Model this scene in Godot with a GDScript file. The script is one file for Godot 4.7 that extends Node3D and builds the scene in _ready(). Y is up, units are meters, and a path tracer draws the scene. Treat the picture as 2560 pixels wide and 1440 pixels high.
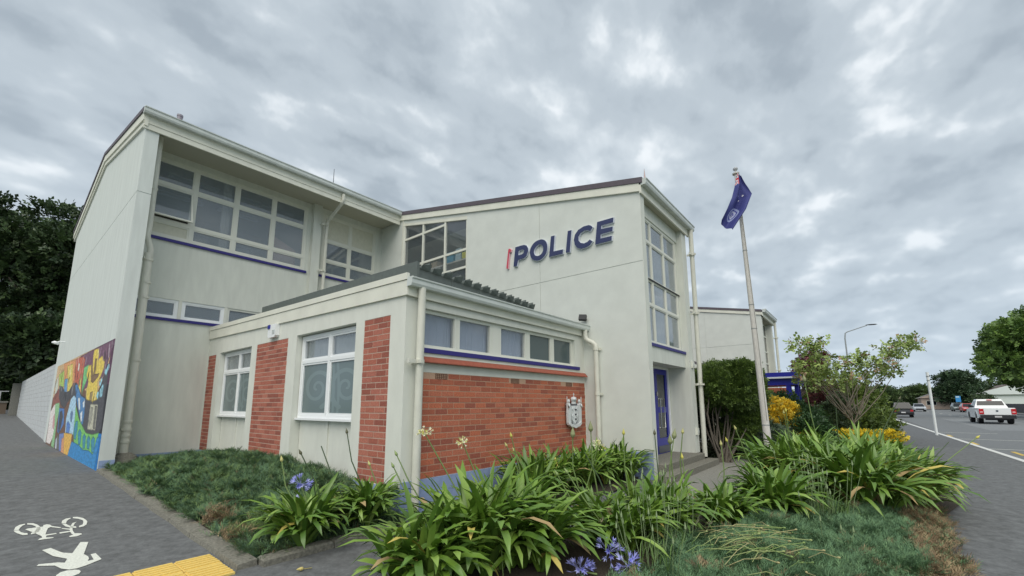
extends Node3D
# Corner police station under an overcast sky. Axes follow the building: +X along the main street, -Z along the side street.

const EYE := 1.5
const X0 := 1.69      # outer face of the mural gable
const ZA := -12.2     # front of the gable fin
const ZW := -13.29    # face of the two-storey wing
const XL := 3.69      # side face of the brick annex
const ZL := -4.94     # front face of the brick annex
const XC := 8.72      # side face of the entrance wing
const ZC := -3.43     # front of the entrance wing

var rng := RandomNumberGenerator.new()
var M := {}
var base_of := {}
var used := {}

# ---------------------------------------------------------------- mesh collector
class MB:
	var v := PackedVector3Array()
	var n := PackedVector3Array()
	var uv := PackedVector2Array()
	var col := PackedColorArray()
	var colored := false
	var cc := Color.WHITE
	func tri(a: Vector3, b: Vector3, c: Vector3, nrm := Vector3.ZERO) -> void:
		var m := (c - a).cross(b - a)
		if nrm != Vector3.ZERO and m.dot(nrm) < 0.0:
			var t := b; b = c; c = t; m = -m
		m = m.normalized()
		v.append(a); v.append(b); v.append(c)
		for i in 3:
			n.append(m); uv.append(Vector2.ZERO)
			if colored: col.append(cc)
	func tri_s(a: Vector3, b: Vector3, c: Vector3, na: Vector3, nb: Vector3, nc: Vector3) -> void:
		var m := (c - a).cross(b - a)
		if m.dot(na + nb + nc) < 0.0:
			var t := b; b = c; c = t
			t = nb; nb = nc; nc = t
		v.append(a); v.append(b); v.append(c)
		n.append(na); n.append(nb); n.append(nc)
		for i in 3:
			uv.append(Vector2.ZERO)
			if colored: col.append(cc)
	func quad(a: Vector3, b: Vector3, c: Vector3, d: Vector3, nrm: Vector3) -> void:
		tri(a, b, c, nrm); tri(a, c, d, nrm)
	func quad_uv(a: Vector3, b: Vector3, c: Vector3, d: Vector3, nrm: Vector3, ua: Vector2, ub: Vector2, uc: Vector2, ud: Vector2) -> void:
		var k := v.size()
		quad(a, b, c, d, nrm)
		for i in range(k, k + 6):
			var p := v[i]
			uv[i] = ua if p == a else ub if p == b else uc if p == c else ud
	func box(lo: Vector3, hi: Vector3) -> void:
		hexa([lo, Vector3(hi.x, lo.y, lo.z), Vector3(hi.x, lo.y, hi.z), Vector3(lo.x, lo.y, hi.z)],
			[Vector3(lo.x, hi.y, lo.z), Vector3(hi.x, hi.y, lo.z), hi, Vector3(lo.x, hi.y, hi.z)])
	func box_t(size: Vector3, t: Transform3D) -> void:
		var h := size * 0.5
		var b := []; var u := []
		for s in [[-1, -1], [1, -1], [1, 1], [-1, 1]]:
			b.append(t * Vector3(h.x * s[0], -h.y, h.z * s[1]))
			u.append(t * Vector3(h.x * s[0], h.y, h.z * s[1]))
		hexa(b, u)
	func hexa(b: Array, t: Array) -> void:
		var c := Vector3.ZERO
		for p in b: c += p
		for p in t: c += p
		c /= 8.0
		quad(b[0], b[1], b[2], b[3], (b[0] + b[1] + b[2] + b[3]) * 0.25 - c)
		quad(t[0], t[1], t[2], t[3], (t[0] + t[1] + t[2] + t[3]) * 0.25 - c)
		for i in 4:
			var j := (i + 1) % 4
			quad(b[i], b[j], t[j], t[i], (b[i] + b[j] + t[i] + t[j]) * 0.25 - c)
	func bevel_box(lo: Vector3, hi: Vector3, e: float) -> void:
		# box whose upper edges are chamfered
		var l := Vector3(lo.x, hi.y - e, lo.z)
		box(lo, Vector3(hi.x, hi.y - e, hi.z))
		var b := [l, Vector3(hi.x, l.y, lo.z), Vector3(hi.x, l.y, hi.z), Vector3(lo.x, l.y, hi.z)]
		var t := [Vector3(lo.x + e, hi.y, lo.z + e), Vector3(hi.x - e, hi.y, lo.z + e), Vector3(hi.x - e, hi.y, hi.z - e), Vector3(lo.x + e, hi.y, hi.z - e)]
		quad(t[0], t[1], t[2], t[3], Vector3.UP)
		for i in 4:
			var j := (i + 1) % 4
			quad(b[i], b[j], t[j], t[i], (b[i] + b[j]) * 0.5 - (lo + hi) * 0.5 + Vector3.UP)
	func tube(path: Array, radii: Array, sides := 8, cap := true) -> void:
		var rings := []
		var norms := []
		var side := Vector3.ZERO
		for i in path.size():
			var d: Vector3 = (path[mini(i + 1, path.size() - 1)] - path[maxi(i - 1, 0)]).normalized()
			if side == Vector3.ZERO:
				side = d.cross(Vector3(0.31, 0.17, 0.93)).normalized()
			side = (side - d * side.dot(d)).normalized()
			var up := d.cross(side)
			var r: float = radii[mini(i, radii.size() - 1)]
			var ring := []; var nn := []
			for k in sides:
				var a := TAU * k / sides
				var o := side * cos(a) + up * sin(a)
				ring.append(path[i] + o * r); nn.append(o)
			rings.append(ring); norms.append(nn)
		for i in path.size() - 1:
			for k in sides:
				var j := (k + 1) % sides
				tri_s(rings[i][k], rings[i][j], rings[i + 1][j], norms[i][k], norms[i][j], norms[i + 1][j])
				tri_s(rings[i][k], rings[i + 1][j], rings[i + 1][k], norms[i][k], norms[i + 1][j], norms[i + 1][k])
		if cap:
			for e in [0, path.size() - 1]:
				var d2: Vector3 = (path[0] - path[1]) if e == 0 else (path[e] - path[e - 1])
				for k in range(1, sides - 1):
					tri(rings[e][0], rings[e][k], rings[e][k + 1], d2)
	func lathe(prof: Array, sides: int, t: Transform3D) -> void:
		# prof: Vector2(radius, height), smooth
		for i in prof.size() - 1:
			var p: Vector2 = prof[i]
			var q: Vector2 = prof[i + 1]
			var dn := Vector2(q.y - p.y, p.x - q.x).normalized()
			for k in sides:
				var a := TAU * k / sides
				var b := TAU * (k + 1) / sides
				var ca := Vector3(cos(a), 0, sin(a)); var cb := Vector3(cos(b), 0, sin(b))
				var na := t.basis * (ca * dn.x + Vector3.UP * dn.y)
				var nb := t.basis * (cb * dn.x + Vector3.UP * dn.y)
				var a0 := t * (ca * p.x + Vector3.UP * p.y); var b0 := t * (cb * p.x + Vector3.UP * p.y)
				var a1 := t * (ca * q.x + Vector3.UP * q.y); var b1 := t * (cb * q.x + Vector3.UP * q.y)
				if p.x > 1e-5: tri_s(a0, b0, b1, na, nb, nb)
				if q.x > 1e-5: tri_s(a0, b1, a1, na, nb, na)
	func at(axis: String, p: Vector2, d: float) -> Vector3:
		if axis == "x": return Vector3(d, p.y, p.x)
		if axis == "y": return Vector3(p.x, d, p.y)
		return Vector3(p.x, p.y, d)
	func prism(poly: PackedVector2Array, axis: String, d0: float, d1: float, back := true) -> void:
		var idx := Geometry2D.triangulate_polygon(poly)
		var an := at(axis, Vector2.ZERO, 1.0)
		var s := signf(d1 - d0)
		for i in range(0, idx.size(), 3):
			tri(at(axis, poly[idx[i]], d1), at(axis, poly[idx[i + 1]], d1), at(axis, poly[idx[i + 2]], d1), an * s)
			if back:
				tri(at(axis, poly[idx[i]], d0), at(axis, poly[idx[i + 1]], d0), at(axis, poly[idx[i + 2]], d0), -an * s)
		var ccw := not Geometry2D.is_polygon_clockwise(poly)
		for i in poly.size():
			var a := poly[i]; var b := poly[(i + 1) % poly.size()]
			var e := b - a
			var o := Vector2(e.y, -e.x)
			if not ccw: o = -o
			if d0 != d1:
				quad(at(axis, a, d0), at(axis, b, d0), at(axis, b, d1), at(axis, a, d1), at(axis, o, 0.0))
	func wall(axis: String, outer: float, inner: float, u0: float, u1: float, v0: float, v1: float, holes: Array, warp = null) -> void:
		# a wall with rectangular openings (Rect2 of u, v); axis "z": u is x, axis "x": u is z
		var us := [u0, u1]; var vs := [v0, v1]
		for h in holes:
			for x in [h.position.x, h.end.x]:
				if x > u0 and x < u1 and not us.has(x): us.append(x)
			for y in [h.position.y, h.end.y]:
				if y > v0 and y < v1 and not vs.has(y): vs.append(y)
		us.sort(); vs.sort()
		var solid := func(i: int, j: int) -> bool:
			if i < 0 or j < 0 or i >= us.size() - 1 or j >= vs.size() - 1: return false
			var c := Vector2((us[i] + us[i + 1]) * 0.5, (vs[j] + vs[j + 1]) * 0.5)
			for h in holes:
				if h.has_point(c): return false
			return true
		var pt := func(u: float, w: float, d: float) -> Vector3:
			var y: float = warp.call(u, w) if warp != null else w
			return at(axis, Vector2(u, y), d)
		var an := at(axis, Vector2.ZERO, 1.0) * signf(outer - inner)
		var un := at(axis, Vector2(1, 0), 0.0)
		for i in us.size() - 1:
			for j in vs.size() - 1:
				if not solid.call(i, j): continue
				var a: float = us[i]; var b: float = us[i + 1]
				var c: float = vs[j]; var d: float = vs[j + 1]
				quad(pt.call(a, c, outer), pt.call(b, c, outer), pt.call(b, d, outer), pt.call(a, d, outer), an)
				quad(pt.call(a, c, inner), pt.call(b, c, inner), pt.call(b, d, inner), pt.call(a, d, inner), -an)
				if not solid.call(i - 1, j): quad(pt.call(a, c, outer), pt.call(a, d, outer), pt.call(a, d, inner), pt.call(a, c, inner), -un)
				if not solid.call(i + 1, j): quad(pt.call(b, c, outer), pt.call(b, d, outer), pt.call(b, d, inner), pt.call(b, c, inner), un)
				if not solid.call(i, j - 1): quad(pt.call(a, c, outer), pt.call(b, c, outer), pt.call(b, c, inner), pt.call(a, c, inner), Vector3.DOWN)
				if not solid.call(i, j + 1): quad(pt.call(a, d, outer), pt.call(b, d, outer), pt.call(b, d, inner), pt.call(a, d, inner), Vector3.UP)
	func mesh() -> ArrayMesh:
		var a := []
		a.resize(Mesh.ARRAY_MAX)
		a[Mesh.ARRAY_VERTEX] = v
		a[Mesh.ARRAY_NORMAL] = n
		a[Mesh.ARRAY_TEX_UV] = uv
		if colored: a[Mesh.ARRAY_COLOR] = col
		var m := ArrayMesh.new()
		m.add_surface_from_arrays(Mesh.PRIMITIVE_TRIANGLES, a)
		return m

# ---------------------------------------------------------------- scene helpers
func numbered(called: String) -> String:
	if not used.has(called):
		used[called] = 0
		return called
	used[called] += 1
	return "%s_%03d" % [called, used[called]]

func tag(o: Node, label: String, category: String, group := "") -> Node:
	o.set_meta("label", label); o.set_meta("category", category)
	if group: o.set_meta("group", group)
	return o

func thing(called: String, label: String, category: String, base := Vector3.ZERO, group := "") -> Node3D:
	var o := Node3D.new()
	o.name = numbered(called)
	add_child(o, true)
	o.position = base
	base_of[o] = base
	tag(o, label, category, group)
	return o

func put(called: String, mesh: Mesh, m: Material, parent: Node = null) -> MeshInstance3D:
	# a mesh in its parent's own axes
	var o := MeshInstance3D.new()
	o.mesh = mesh
	o.material_override = m
	if parent == null:
		o.name = numbered(called)
		add_child(o, true)
	else:
		o.name = called
		parent.add_child(o, true)
	return o

func obj(called: String, mb: MB, m: Material, parent: Node = null) -> MeshInstance3D:
	# a mesh given in world axes
	var o := put(called, mb.mesh(), m, parent)
	if parent != null and base_of.has(parent):
		o.position = -base_of[parent]
	return o

func setting(called: String, mb: MB, m: Material) -> MeshInstance3D:
	var o := put(called, mb.mesh(), m)
	o.set_meta("kind", "structure")
	return o

func boxed(called: String, lo: Vector3, hi: Vector3, m: Material, parent: Node) -> MeshInstance3D:
	var b := MB.new()
	b.box(lo, hi)
	return obj(called, b, m, parent)

func V2(a: Array) -> PackedVector2Array:
	var p := PackedVector2Array()
	for i in range(0, a.size(), 2): p.append(Vector2(a[i], a[i + 1]))
	return p

func c8(r: int, g: int, b: int) -> Color:
	return Color(r / 255.0, g / 255.0, b / 255.0)

func plain(c: Color, rough := 0.6, metal := 0.0) -> StandardMaterial3D:
	var m := StandardMaterial3D.new()
	m.albedo_color = c
	m.roughness = rough
	m.metallic = metal
	return m

var flat_mats := {}
func flat(c: Color, rough := 0.6) -> StandardMaterial3D:
	# shared plain material
	var k := "%s %.2f" % [c.to_html(), rough]
	if not flat_mats.has(k): flat_mats[k] = plain(c, rough)
	return flat_mats[k]

func noise_tex(cols: Array, freq: float, sd: int, oct := 5, size := 512, gain := 0.55) -> NoiseTexture2D:
	var f := FastNoiseLite.new()
	f.noise_type = FastNoiseLite.TYPE_SIMPLEX_SMOOTH
	f.seed = sd
	f.frequency = freq
	f.fractal_octaves = oct
	f.fractal_gain = gain
	var g := Gradient.new()
	g.offsets = PackedFloat32Array([0.0, 0.5, 1.0])
	g.colors = PackedColorArray(cols)
	var t := NoiseTexture2D.new()
	t.width = size; t.height = size
	t.seamless = true
	t.noise = f
	t.color_ramp = g
	return t

func bump_tex(freq: float, sd: int, strength: float, oct := 4) -> NoiseTexture2D:
	var f := FastNoiseLite.new()
	f.seed = sd
	f.frequency = freq
	f.fractal_octaves = oct
	var t := NoiseTexture2D.new()
	t.width = 512; t.height = 512
	t.seamless = true
	t.noise = f
	t.as_normal_map = true
	t.bump_strength = strength
	return t

func grained(c: Color, spread: float, freq: float, scl: Vector3, sd: int, rough := 0.75, oct := 5, gain := 0.55) -> StandardMaterial3D:
	var m := plain(Color.WHITE, rough)
	var d := Color(c.r * (1.0 - spread), c.g * (1.0 - spread), c.b * (1.0 - spread * 1.05))
	var l := Color(minf(1, c.r * (1.0 + spread)), minf(1, c.g * (1.0 + spread)), minf(1, c.b * (1.0 + spread * 0.95)))
	m.albedo_texture = noise_tex([d, c, l], freq, sd, oct, 1024 if oct > 7 else 512, gain)
	m.uv1_triplanar = true
	m.uv1_world_triplanar = true
	m.uv1_scale = scl
	return m

func bumpy(m: StandardMaterial3D, freq: float, sd: int, strength: float, amount := 1.0) -> StandardMaterial3D:
	m.normal_enabled = true
	m.normal_texture = bump_tex(freq, sd, strength)
	m.normal_scale = amount
	return m

func glass(c: Color, alpha: float) -> StandardMaterial3D:
	var m := plain(Color(c.r, c.g, c.b, alpha), 0.02)
	m.transparency = BaseMaterial3D.TRANSPARENCY_ALPHA
	m.metallic_specular = 1.0
	return m

func gh(z: float) -> float:
	# height of the ground: level at the corner, a little higher along the side street
	var h := 0.2 * clampf((-z - 4.0) / 8.0, 0.0, 1.0)
	if z < -22.0: h += (-22.0 - z) * 0.033
	return minf(h, 1.2)

func kerb_z(x: float) -> float:
	return 2.94 - (x - 16.9) * 0.0296
const LETTERS := {
	"P": [-6.983,5.157,-6.914,5.692,-6.76,5.694,-6.608,5.688,-6.525,5.647,-6.477,5.559,-6.478,5.477,-6.528,5.365,-6.612,5.315,-6.695,5.304,-6.814,5.305,-6.858,5.141],
	"P_hole": [-6.786,5.563,-6.659,5.564,-6.613,5.522,-6.635,5.465,-6.694,5.444,-6.808,5.445],
	"O": [-6.437,5.44,-6.395,5.567,-6.279,5.675,-6.135,5.707,-6.009,5.695,-5.909,5.623,-5.861,5.491,-5.876,5.348,-5.94,5.231,-6.066,5.153,-6.192,5.14,-6.319,5.189,-6.406,5.283],
	"O_hole": [-6.296,5.42,-6.258,5.506,-6.169,5.566,-6.09,5.567,-6.02,5.51,-5.999,5.417,-6.023,5.343,-6.095,5.286,-6.19,5.277,-6.269,5.326],
	"L": [-5.831,5.162,-5.759,5.704,-5.638,5.699,-5.681,5.289,-5.401,5.277,-5.411,5.155],
	"I": [-5.335,5.165,-5.262,5.711,-5.145,5.709,-5.211,5.15],
	"C": [-4.567,5.618,-4.611,5.673,-4.677,5.707,-4.812,5.71,-4.964,5.663,-5.065,5.562,-5.1,5.431,-5.073,5.298,-5.007,5.206,-4.899,5.155,-4.763,5.16,-4.655,5.195,-4.587,5.277,-4.663,5.345,-4.718,5.303,-4.813,5.284,-4.907,5.319,-4.959,5.396,-4.956,5.483,-4.899,5.557,-4.802,5.588,-4.708,5.575,-4.643,5.533],
	"E": [-4.532,5.171,-4.458,5.718,-4.033,5.714,-4.045,5.589,-4.343,5.593,-4.354,5.52,-4.061,5.5,-4.073,5.386,-4.368,5.386,-4.378,5.297,-4.092,5.286,-4.104,5.167],
	"slash": [-7.232,5.156,-7.159,5.694,-7.106,5.703,-7.053,5.655,-7.071,5.588,-7.121,5.586,-7.17,5.136],
}
const MARKS := {
	"ped": [0.521,-6.041,0.538,-6.086,0.653,-6.021,0.696,-5.965,0.722,-6.085,0.643,-6.279,0.589,-6.582,0.651,-6.61,0.698,-6.4,0.717,-6.332,0.773,-6.251,0.871,-6.637,0.925,-6.583,0.842,-6.136,0.86,-6.027,0.857,-5.943,0.839,-5.87,0.881,-5.873,0.884,-6.081,0.921,-6.088,0.932,-5.838,0.818,-5.738,0.753,-5.702,0.703,-5.712,0.66,-5.792,0.629,-5.936],
	"head": [0.613,-5.623,0.646,-5.688,0.688,-5.699,0.734,-5.675,0.758,-5.635,0.763,-5.585,0.747,-5.529,0.717,-5.506,0.673,-5.472,0.63,-5.493,0.608,-5.559],
	"w1a": [0.536,-7.996,0.493,-7.976,0.457,-7.885,0.439,-7.715,0.476,-7.699,0.49,-7.809,0.515,-7.912,0.536,-7.942],
	"w1b": [0.439,-7.698,0.475,-7.683,0.487,-7.565,0.511,-7.491,0.533,-7.466,0.529,-7.377,0.494,-7.4,0.457,-7.539,0.44,-7.641],
	"w1c": [0.555,-8.003,0.6,-7.962,0.629,-7.84,0.644,-7.704,0.637,-7.559,0.617,-7.446,0.583,-7.388,0.555,-7.371,0.556,-7.442,0.585,-7.481,0.603,-7.571,0.616,-7.671,0.605,-7.787,0.584,-7.876,0.551,-7.933],
	"w2a": [0.92,-7.961,0.877,-7.948,0.838,-7.86,0.819,-7.714,0.855,-7.681,0.871,-7.795,0.898,-7.881,0.915,-7.907],
	"w2b": [0.82,-7.685,0.852,-7.663,0.859,-7.574,0.874,-7.491,0.916,-7.419,0.91,-7.34,0.865,-7.397,0.835,-7.508],
	"w2c": [0.941,-7.982,0.981,-7.96,1.021,-7.836,1.033,-7.675,1.03,-7.579,1.007,-7.439,0.973,-7.356,0.934,-7.346,0.94,-7.419,0.978,-7.471,0.999,-7.613,1.003,-7.708,0.979,-7.822,0.939,-7.911],
	"f1": [0.524,-7.664,0.541,-7.703,0.663,-7.684,0.675,-7.763,0.701,-7.78,0.724,-7.736,0.734,-7.645,0.797,-7.49,0.79,-7.454,0.721,-7.594,0.697,-7.556,0.679,-7.439,0.656,-7.248,0.738,-7.24,0.739,-7.192,0.659,-7.188,0.651,-7.105,0.706,-7.055,0.697,-7.021,0.622,-7.038,0.585,-7.04,0.603,-7.103,0.624,-7.124,0.624,-7.203,0.587,-7.395,0.54,-7.604],
	"f2": [0.797,-7.447,0.858,-7.354,0.878,-7.5,0.906,-7.632,0.948,-7.669,0.922,-7.6,0.899,-7.477,0.876,-7.321,0.869,-7.204,0.871,-7.081,0.919,-7.028,0.917,-6.971,0.869,-6.92,0.819,-6.941,0.817,-6.989,0.855,-7.028,0.846,-7.074,0.845,-7.182,0.761,-7.18,0.764,-7.247,0.847,-7.241,0.853,-7.284,0.797,-7.408],
}
const MURAL := [
	["c9a06a", [1.046,1.002,0.029,0.995,0.033,0.778,0.146,0.55,0.463,0.72,0.713,0.663,0.917,0.512,1.081,0.695]],
	["5a2f4a", [0.465,0.983,0.029,0.995,0.025,0.921,0.05,0.805,0.087,0.719,0.353,0.632]],
	["b5472c", [0.575,0.975,0.428,0.973,0.377,0.935,0.373,0.764,0.36,0.596,0.452,0.68,0.521,0.727]],
	["d98a4a", [0.823,0.99,0.556,0.976,0.521,0.727,0.614,0.634,0.713,0.663]],
	["d7c24a", [0.725,0.945,0.605,0.94,0.536,0.648,0.625,0.635]],
	["9fc24a", [0.914,0.876,0.793,0.902,0.741,0.711,0.863,0.736]],
	["3d86c0", [0.744,0.79,0.675,0.791,0.645,0.631,0.709,0.652]],
	["c9cdbf", [0.984,0.8,0.933,0.854,0.882,0.678,0.946,0.586]],
	["7d3a2e", [0.991,0.588,0.85,0.699,0.738,0.599,0.773,0.488,0.967,0.488]],
	["9c3b2a", [0.784,0.624,0.574,0.641,0.577,0.518,0.677,0.455]],
	["63c06a", [0.37,0.848,0.304,0.862,0.291,0.751,0.337,0.631,0.346,0.604]],
	["e8e3d2", [0.484,0.922,0.462,0.907,0.461,0.838,0.483,0.852]],
	["d9cf52", [0.426,0.744,0.396,0.759,0.371,0.606,0.413,0.638]],
	["2a2a30", [0.574,0.672,0.528,0.718,0.471,0.716,0.41,0.656,0.357,0.587,0.271,0.556,0.247,0.52,0.23,0.453,0.236,0.252,0.323,0.345,0.41,0.505,0.491,0.595,0.551,0.568,0.645,0.461,0.744,0.51,0.807,0.579,0.859,0.723,0.762,0.702,0.678,0.628,0.596,0.643]],
	["2a2a30", [0.269,0.547,0.167,0.527,0.097,0.548,0.077,0.67,0.05,0.805,0.034,0.809,0.021,0.663,0.026,0.559,0.017,0.391,0.016,0.312,0.046,0.272,0.114,0.254,0.194,0.258,0.268,0.315,0.28,0.417]],
	["2f6fb0", [0.483,0.693,0.448,0.699,0.355,0.578,0.276,0.547,0.258,0.418,0.257,0.333,0.277,0.323,0.347,0.432,0.427,0.562]],
	["dfe8ea", [0.305,0.513,0.282,0.539,0.275,0.486,0.286,0.469]],
	["dfe8ea", [0.318,0.416,0.294,0.443,0.279,0.357,0.292,0.347]],
	["dfe8ea", [0.392,0.561,0.366,0.56,0.333,0.451,0.355,0.459]],
	["e3c23c", [0.251,0.938,0.247,0.981,0.207,0.982,0.183,0.962,0.165,0.881,0.125,0.895,0.089,0.861,0.085,0.789,0.112,0.722,0.14,0.686,0.123,0.612,0.113,0.541,0.167,0.527,0.254,0.546,0.277,0.608,0.265,0.703,0.312,0.773,0.302,0.852,0.258,0.851,0.23,0.793]],
	["6b4a2a", [0.213,0.893,0.192,0.887,0.194,0.752,0.136,0.751,0.139,0.735,0.182,0.7,0.198,0.686,0.23,0.707,0.256,0.842,0.237,0.82,0.208,0.729]],
	["8a7440", [0.217,0.595,0.185,0.605,0.174,0.531,0.209,0.536]],
	["8fd2e6", [0.073,0.786,0.053,0.767,0.034,0.809,0.029,0.785,0.044,0.727,0.065,0.746]],
	["8fd2e6", [0.093,0.61,0.068,0.654,0.051,0.629,0.059,0.561,0.082,0.559]],
	["8fd2e6", [0.113,0.683,0.101,0.673,0.092,0.711,0.082,0.694,0.093,0.649,0.106,0.654]],
	["8fd2e6", [0.125,0.565,0.12,0.596,0.101,0.595,0.101,0.54]],
	["e6dcd8", [0.998,0.414,0.913,0.5,0.799,0.522,0.766,0.398,0.786,0.174,0.872,0.036,0.981,0.038]],
	["c98a8c", [0.886,0.358,0.858,0.395,0.819,0.328,0.829,0.213,0.869,0.243]],
	["7fb97a", [0.889,0.512,0.786,0.522,0.757,0.443,0.776,0.286,0.751,0.016,0.825,0.028,0.807,0.227]],
	["2f62ae", [0.763,0.46,0.643,0.456,0.602,0.302,0.647,0.235,0.689,0.188,0.72,0.205]],
	["22262e", [0.733,0.411,0.693,0.433,0.648,0.371,0.657,0.265,0.681,0.199,0.708,0.239]],
	["9fcbe6", [0.566,0.356,0.528,0.557,0.48,0.589,0.436,0.563,0.403,0.449,0.388,0.221,0.539,0.209]],
	["3a6dbe", [0.54,0.308,0.516,0.329,0.466,0.295,0.462,0.22,0.522,0.221]],
	["3f5f8f", [0.492,0.409,0.472,0.439,0.449,0.411,0.45,0.335,0.471,0.342]],
	["56574f", [0.754,0.091,0.693,0.166,0.645,0.132,0.629,0.022,0.727,0.021]],
	["bfc7d6", [0.726,0.118,0.706,0.132,0.681,0.021,0.715,0.024]],
	["5a74b8", [0.663,0.181,0.569,0.205,0.529,0.026,0.616,0.02]],
	["d08a5c", [0.591,0.141,0.546,0.169,0.504,0.013,0.569,0.016]],
	["e0a83a", [0.563,0.206,0.409,0.218,0.402,0.119,0.426,0.018,0.504,0.013]],
	["5fb84a", [0.411,0.477,0.328,0.362,0.268,0.315,0.194,0.258,0.102,0.256,0.037,0.28,0.038,0.236,0.068,0.114,0.122,0.13,0.201,0.12,0.265,0.139,0.349,0.148,0.383,0.231]],
	["1273bd", [0.388,0.149,0.349,0.148,0.265,0.139,0.2,0.116,0.121,0.127,0.067,0.11,0.045,0.242,0.02,0.254,0.027,-0.01,0.182,-0.002,0.426,0.018,0.402,0.119]],
	["1f7a9a", [0.385,0.267,0.372,0.341,0.342,0.343,0.327,0.274,0.335,0.185,0.362,0.19]],
	["1f7a9a", [0.31,0.241,0.289,0.279,0.257,0.249,0.248,0.159,0.277,0.153]],
	["1f7a9a", [0.227,0.22,0.213,0.247,0.186,0.227,0.178,0.141,0.205,0.135]],
	["1f7a9a", [0.165,0.207,0.149,0.241,0.125,0.221,0.119,0.146,0.146,0.148]],
	["1f7a9a", [0.109,0.209,0.092,0.242,0.069,0.231,0.062,0.137,0.084,0.132]],
	["b5b39a", [0.186,0.498,0.093,0.492,0.082,0.3,0.179,0.296]],
	["54534a", [0.121,0.482,0.1,0.482,0.09,0.31,0.109,0.312]],
	["8f8e7d", [0.173,0.47,0.147,0.47,0.143,0.375,0.164,0.326,0.178,0.356]],
]
const STALKS := [
	[3.3, -4.8, 2.958, 1.144, -5.058, "bud_dark"],
	[3, -4.75, 2.636, 1.022, -5.065, "cut"],
	[2.6, -4.9, 2.397, 0.944, -5.037, "bud_dark"],
	[2.5, -4.8, 2.202, 0.882, -5.070, "bud"],
	[2.6, -4.7, 2.371, 0.630, -4.949, "blue"],
	[3.4, -4.6, 3.157, 0.755, -4.835, "bud"],
	[3.35, -3.9, 3.048, 0.798, -4.196, "bud_green"],
	[3.5, -3.9, 3.127, 0.918, -4.253, "bud_green"],
	[3.6, -3.3, 3.103, 1.183, -3.739, "white"],
	[3.8, -3.2, 3.437, 1.083, -3.499, "white_small"],
	[4.6, -3.4, 4.356, 1.082, -3.553, "bud_yellow"],
	[4.7, -3.4, 4.395, 0.954, -3.660, "bud"],
	[4.9, -3.5, 4.638, 0.868, -3.729, "bud"],
	[4.6, -2.4, 4.419, 1.188, -2.448, "bud_big"],
	[4.5, -2.5, 4.286, 1.123, -2.606, "bud_big"],
	[6.2, -3.6, 6.309, 0.861, -3.374, "white"],
	[4.6, -2.2, 4.287, 0.979, -2.463, "cut"],
	[4.7, -2.1, 4.552, 1.159, -2.115, "bud_yellow"],
	[5.3, -2, 5.168, 1.129, -2.003, "bud_dark"],
	[5.2, -1.9, 5.173, 1.092, -1.783, "bud_big"],
	[5.3, -1.8, 5.172, 1.027, -1.824, "bud_big"],
	[5.5, -1.8, 5.405, 1.140, -1.754, "bud"],
	[5.5, -1.7, 5.376, 0.848, -1.764, "bud_yellow"],
	[5.9, -1.5, 5.850, 0.984, -1.439, "bud"],
	[6.9, -1.1, 6.465, 0.987, -1.511, "bud_yellow"],
	[7, -1.1, 6.607, 1.142, -1.421, "bud"],
	[7.1, -1.1, 6.773, 1.000, -1.376, "cut"],
	[8.4, -0.8, 7.996, 1.303, -1.093, "cut"],
	[8.8, -1, 8.577, 1.357, -1.057, "bud_yellow"],
	[8.9, -0.9, 8.577, 1.323, -1.089, "bud"],
	[9, -0.6, 8.600, 1.847, -0.751, "bud_big"],
	[8.8, -0.3, 8.548, 1.424, -0.376, "cut"],
	[9.6, -0.2, 9.902, 1.549, 0.437, "bud_dark"],
	[8.6, 0.2, 9.311, 0.981, 1.197, "bud_yellow"],
	[8.8, 0.1, 9.376, 0.911, 0.913, "cut"],
	[7.6, -0.3, 7.225, 0.845, -0.674, "bud_green"],
	[4.05, -2.3, 3.822, 0.778, -2.510, "bud_green"],
	[4.2, -2, 3.820, 0.810, -2.389, "bud_green"],
	[3.9, -1.75, 3.801, 0.168, -1.957, "blue"],
	[3.55, -1.95, 3.518, 0.061, -2.100, "blue"],
	[3.75, -1.6, 3.716, 0.118, -1.739, "blue"],
	[2.95, -2.5, 2.951, 0.428, -2.517, "seed"],
	[4.1, -1.9, 3.961, 0.371, -2.104, "seed"],
	[5, -1.3, 4.893, 0.282, -1.487, "seed"],
	[5.1, -1.3, 5.059, 0.239, -1.416, "seed"],
	[4.7, -1.2, 4.460, 0.189, -1.574, "seed"],
]
const DOGWOOD := [16.18,3.38,-1.51, 16.85,3.31,-1.39, 16.78,3.48,-1.04, 17.18,3.16,-1.16, 17.44,2.91,-0.95, 16.59,2.64,-0.80, 16.04,2.64,-1.36, 17.36,2.54,-1.62, 16.64,2.38,-1.24, 16.85,2.29,-0.95, 18.41,2.48,-0.70, 17.60,2.82,-0.42, 18.44,2.73,-0.24, 17.84,2.98,-0.10, 18.35,2.90,0.14, 17.19,2.22,-0.37, 18.29,2.32,-0.07, 18.18,2.14,-0.77, 18.38,2.63,0.37, 18.88,2.85,0.55, 18.61,2.32,0.24, 17.77,2.88,0.72, 19.17,3.18,0.95, 18.63,3.28,0.69, 18.41,3.29,1.08, 18.04,3.40,1.25, 19.66,3.43,1.38, 18.62,2.56,0.76, 17.27,2.26,-1.52, 17.87,2.07,-1.20, ]

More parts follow.
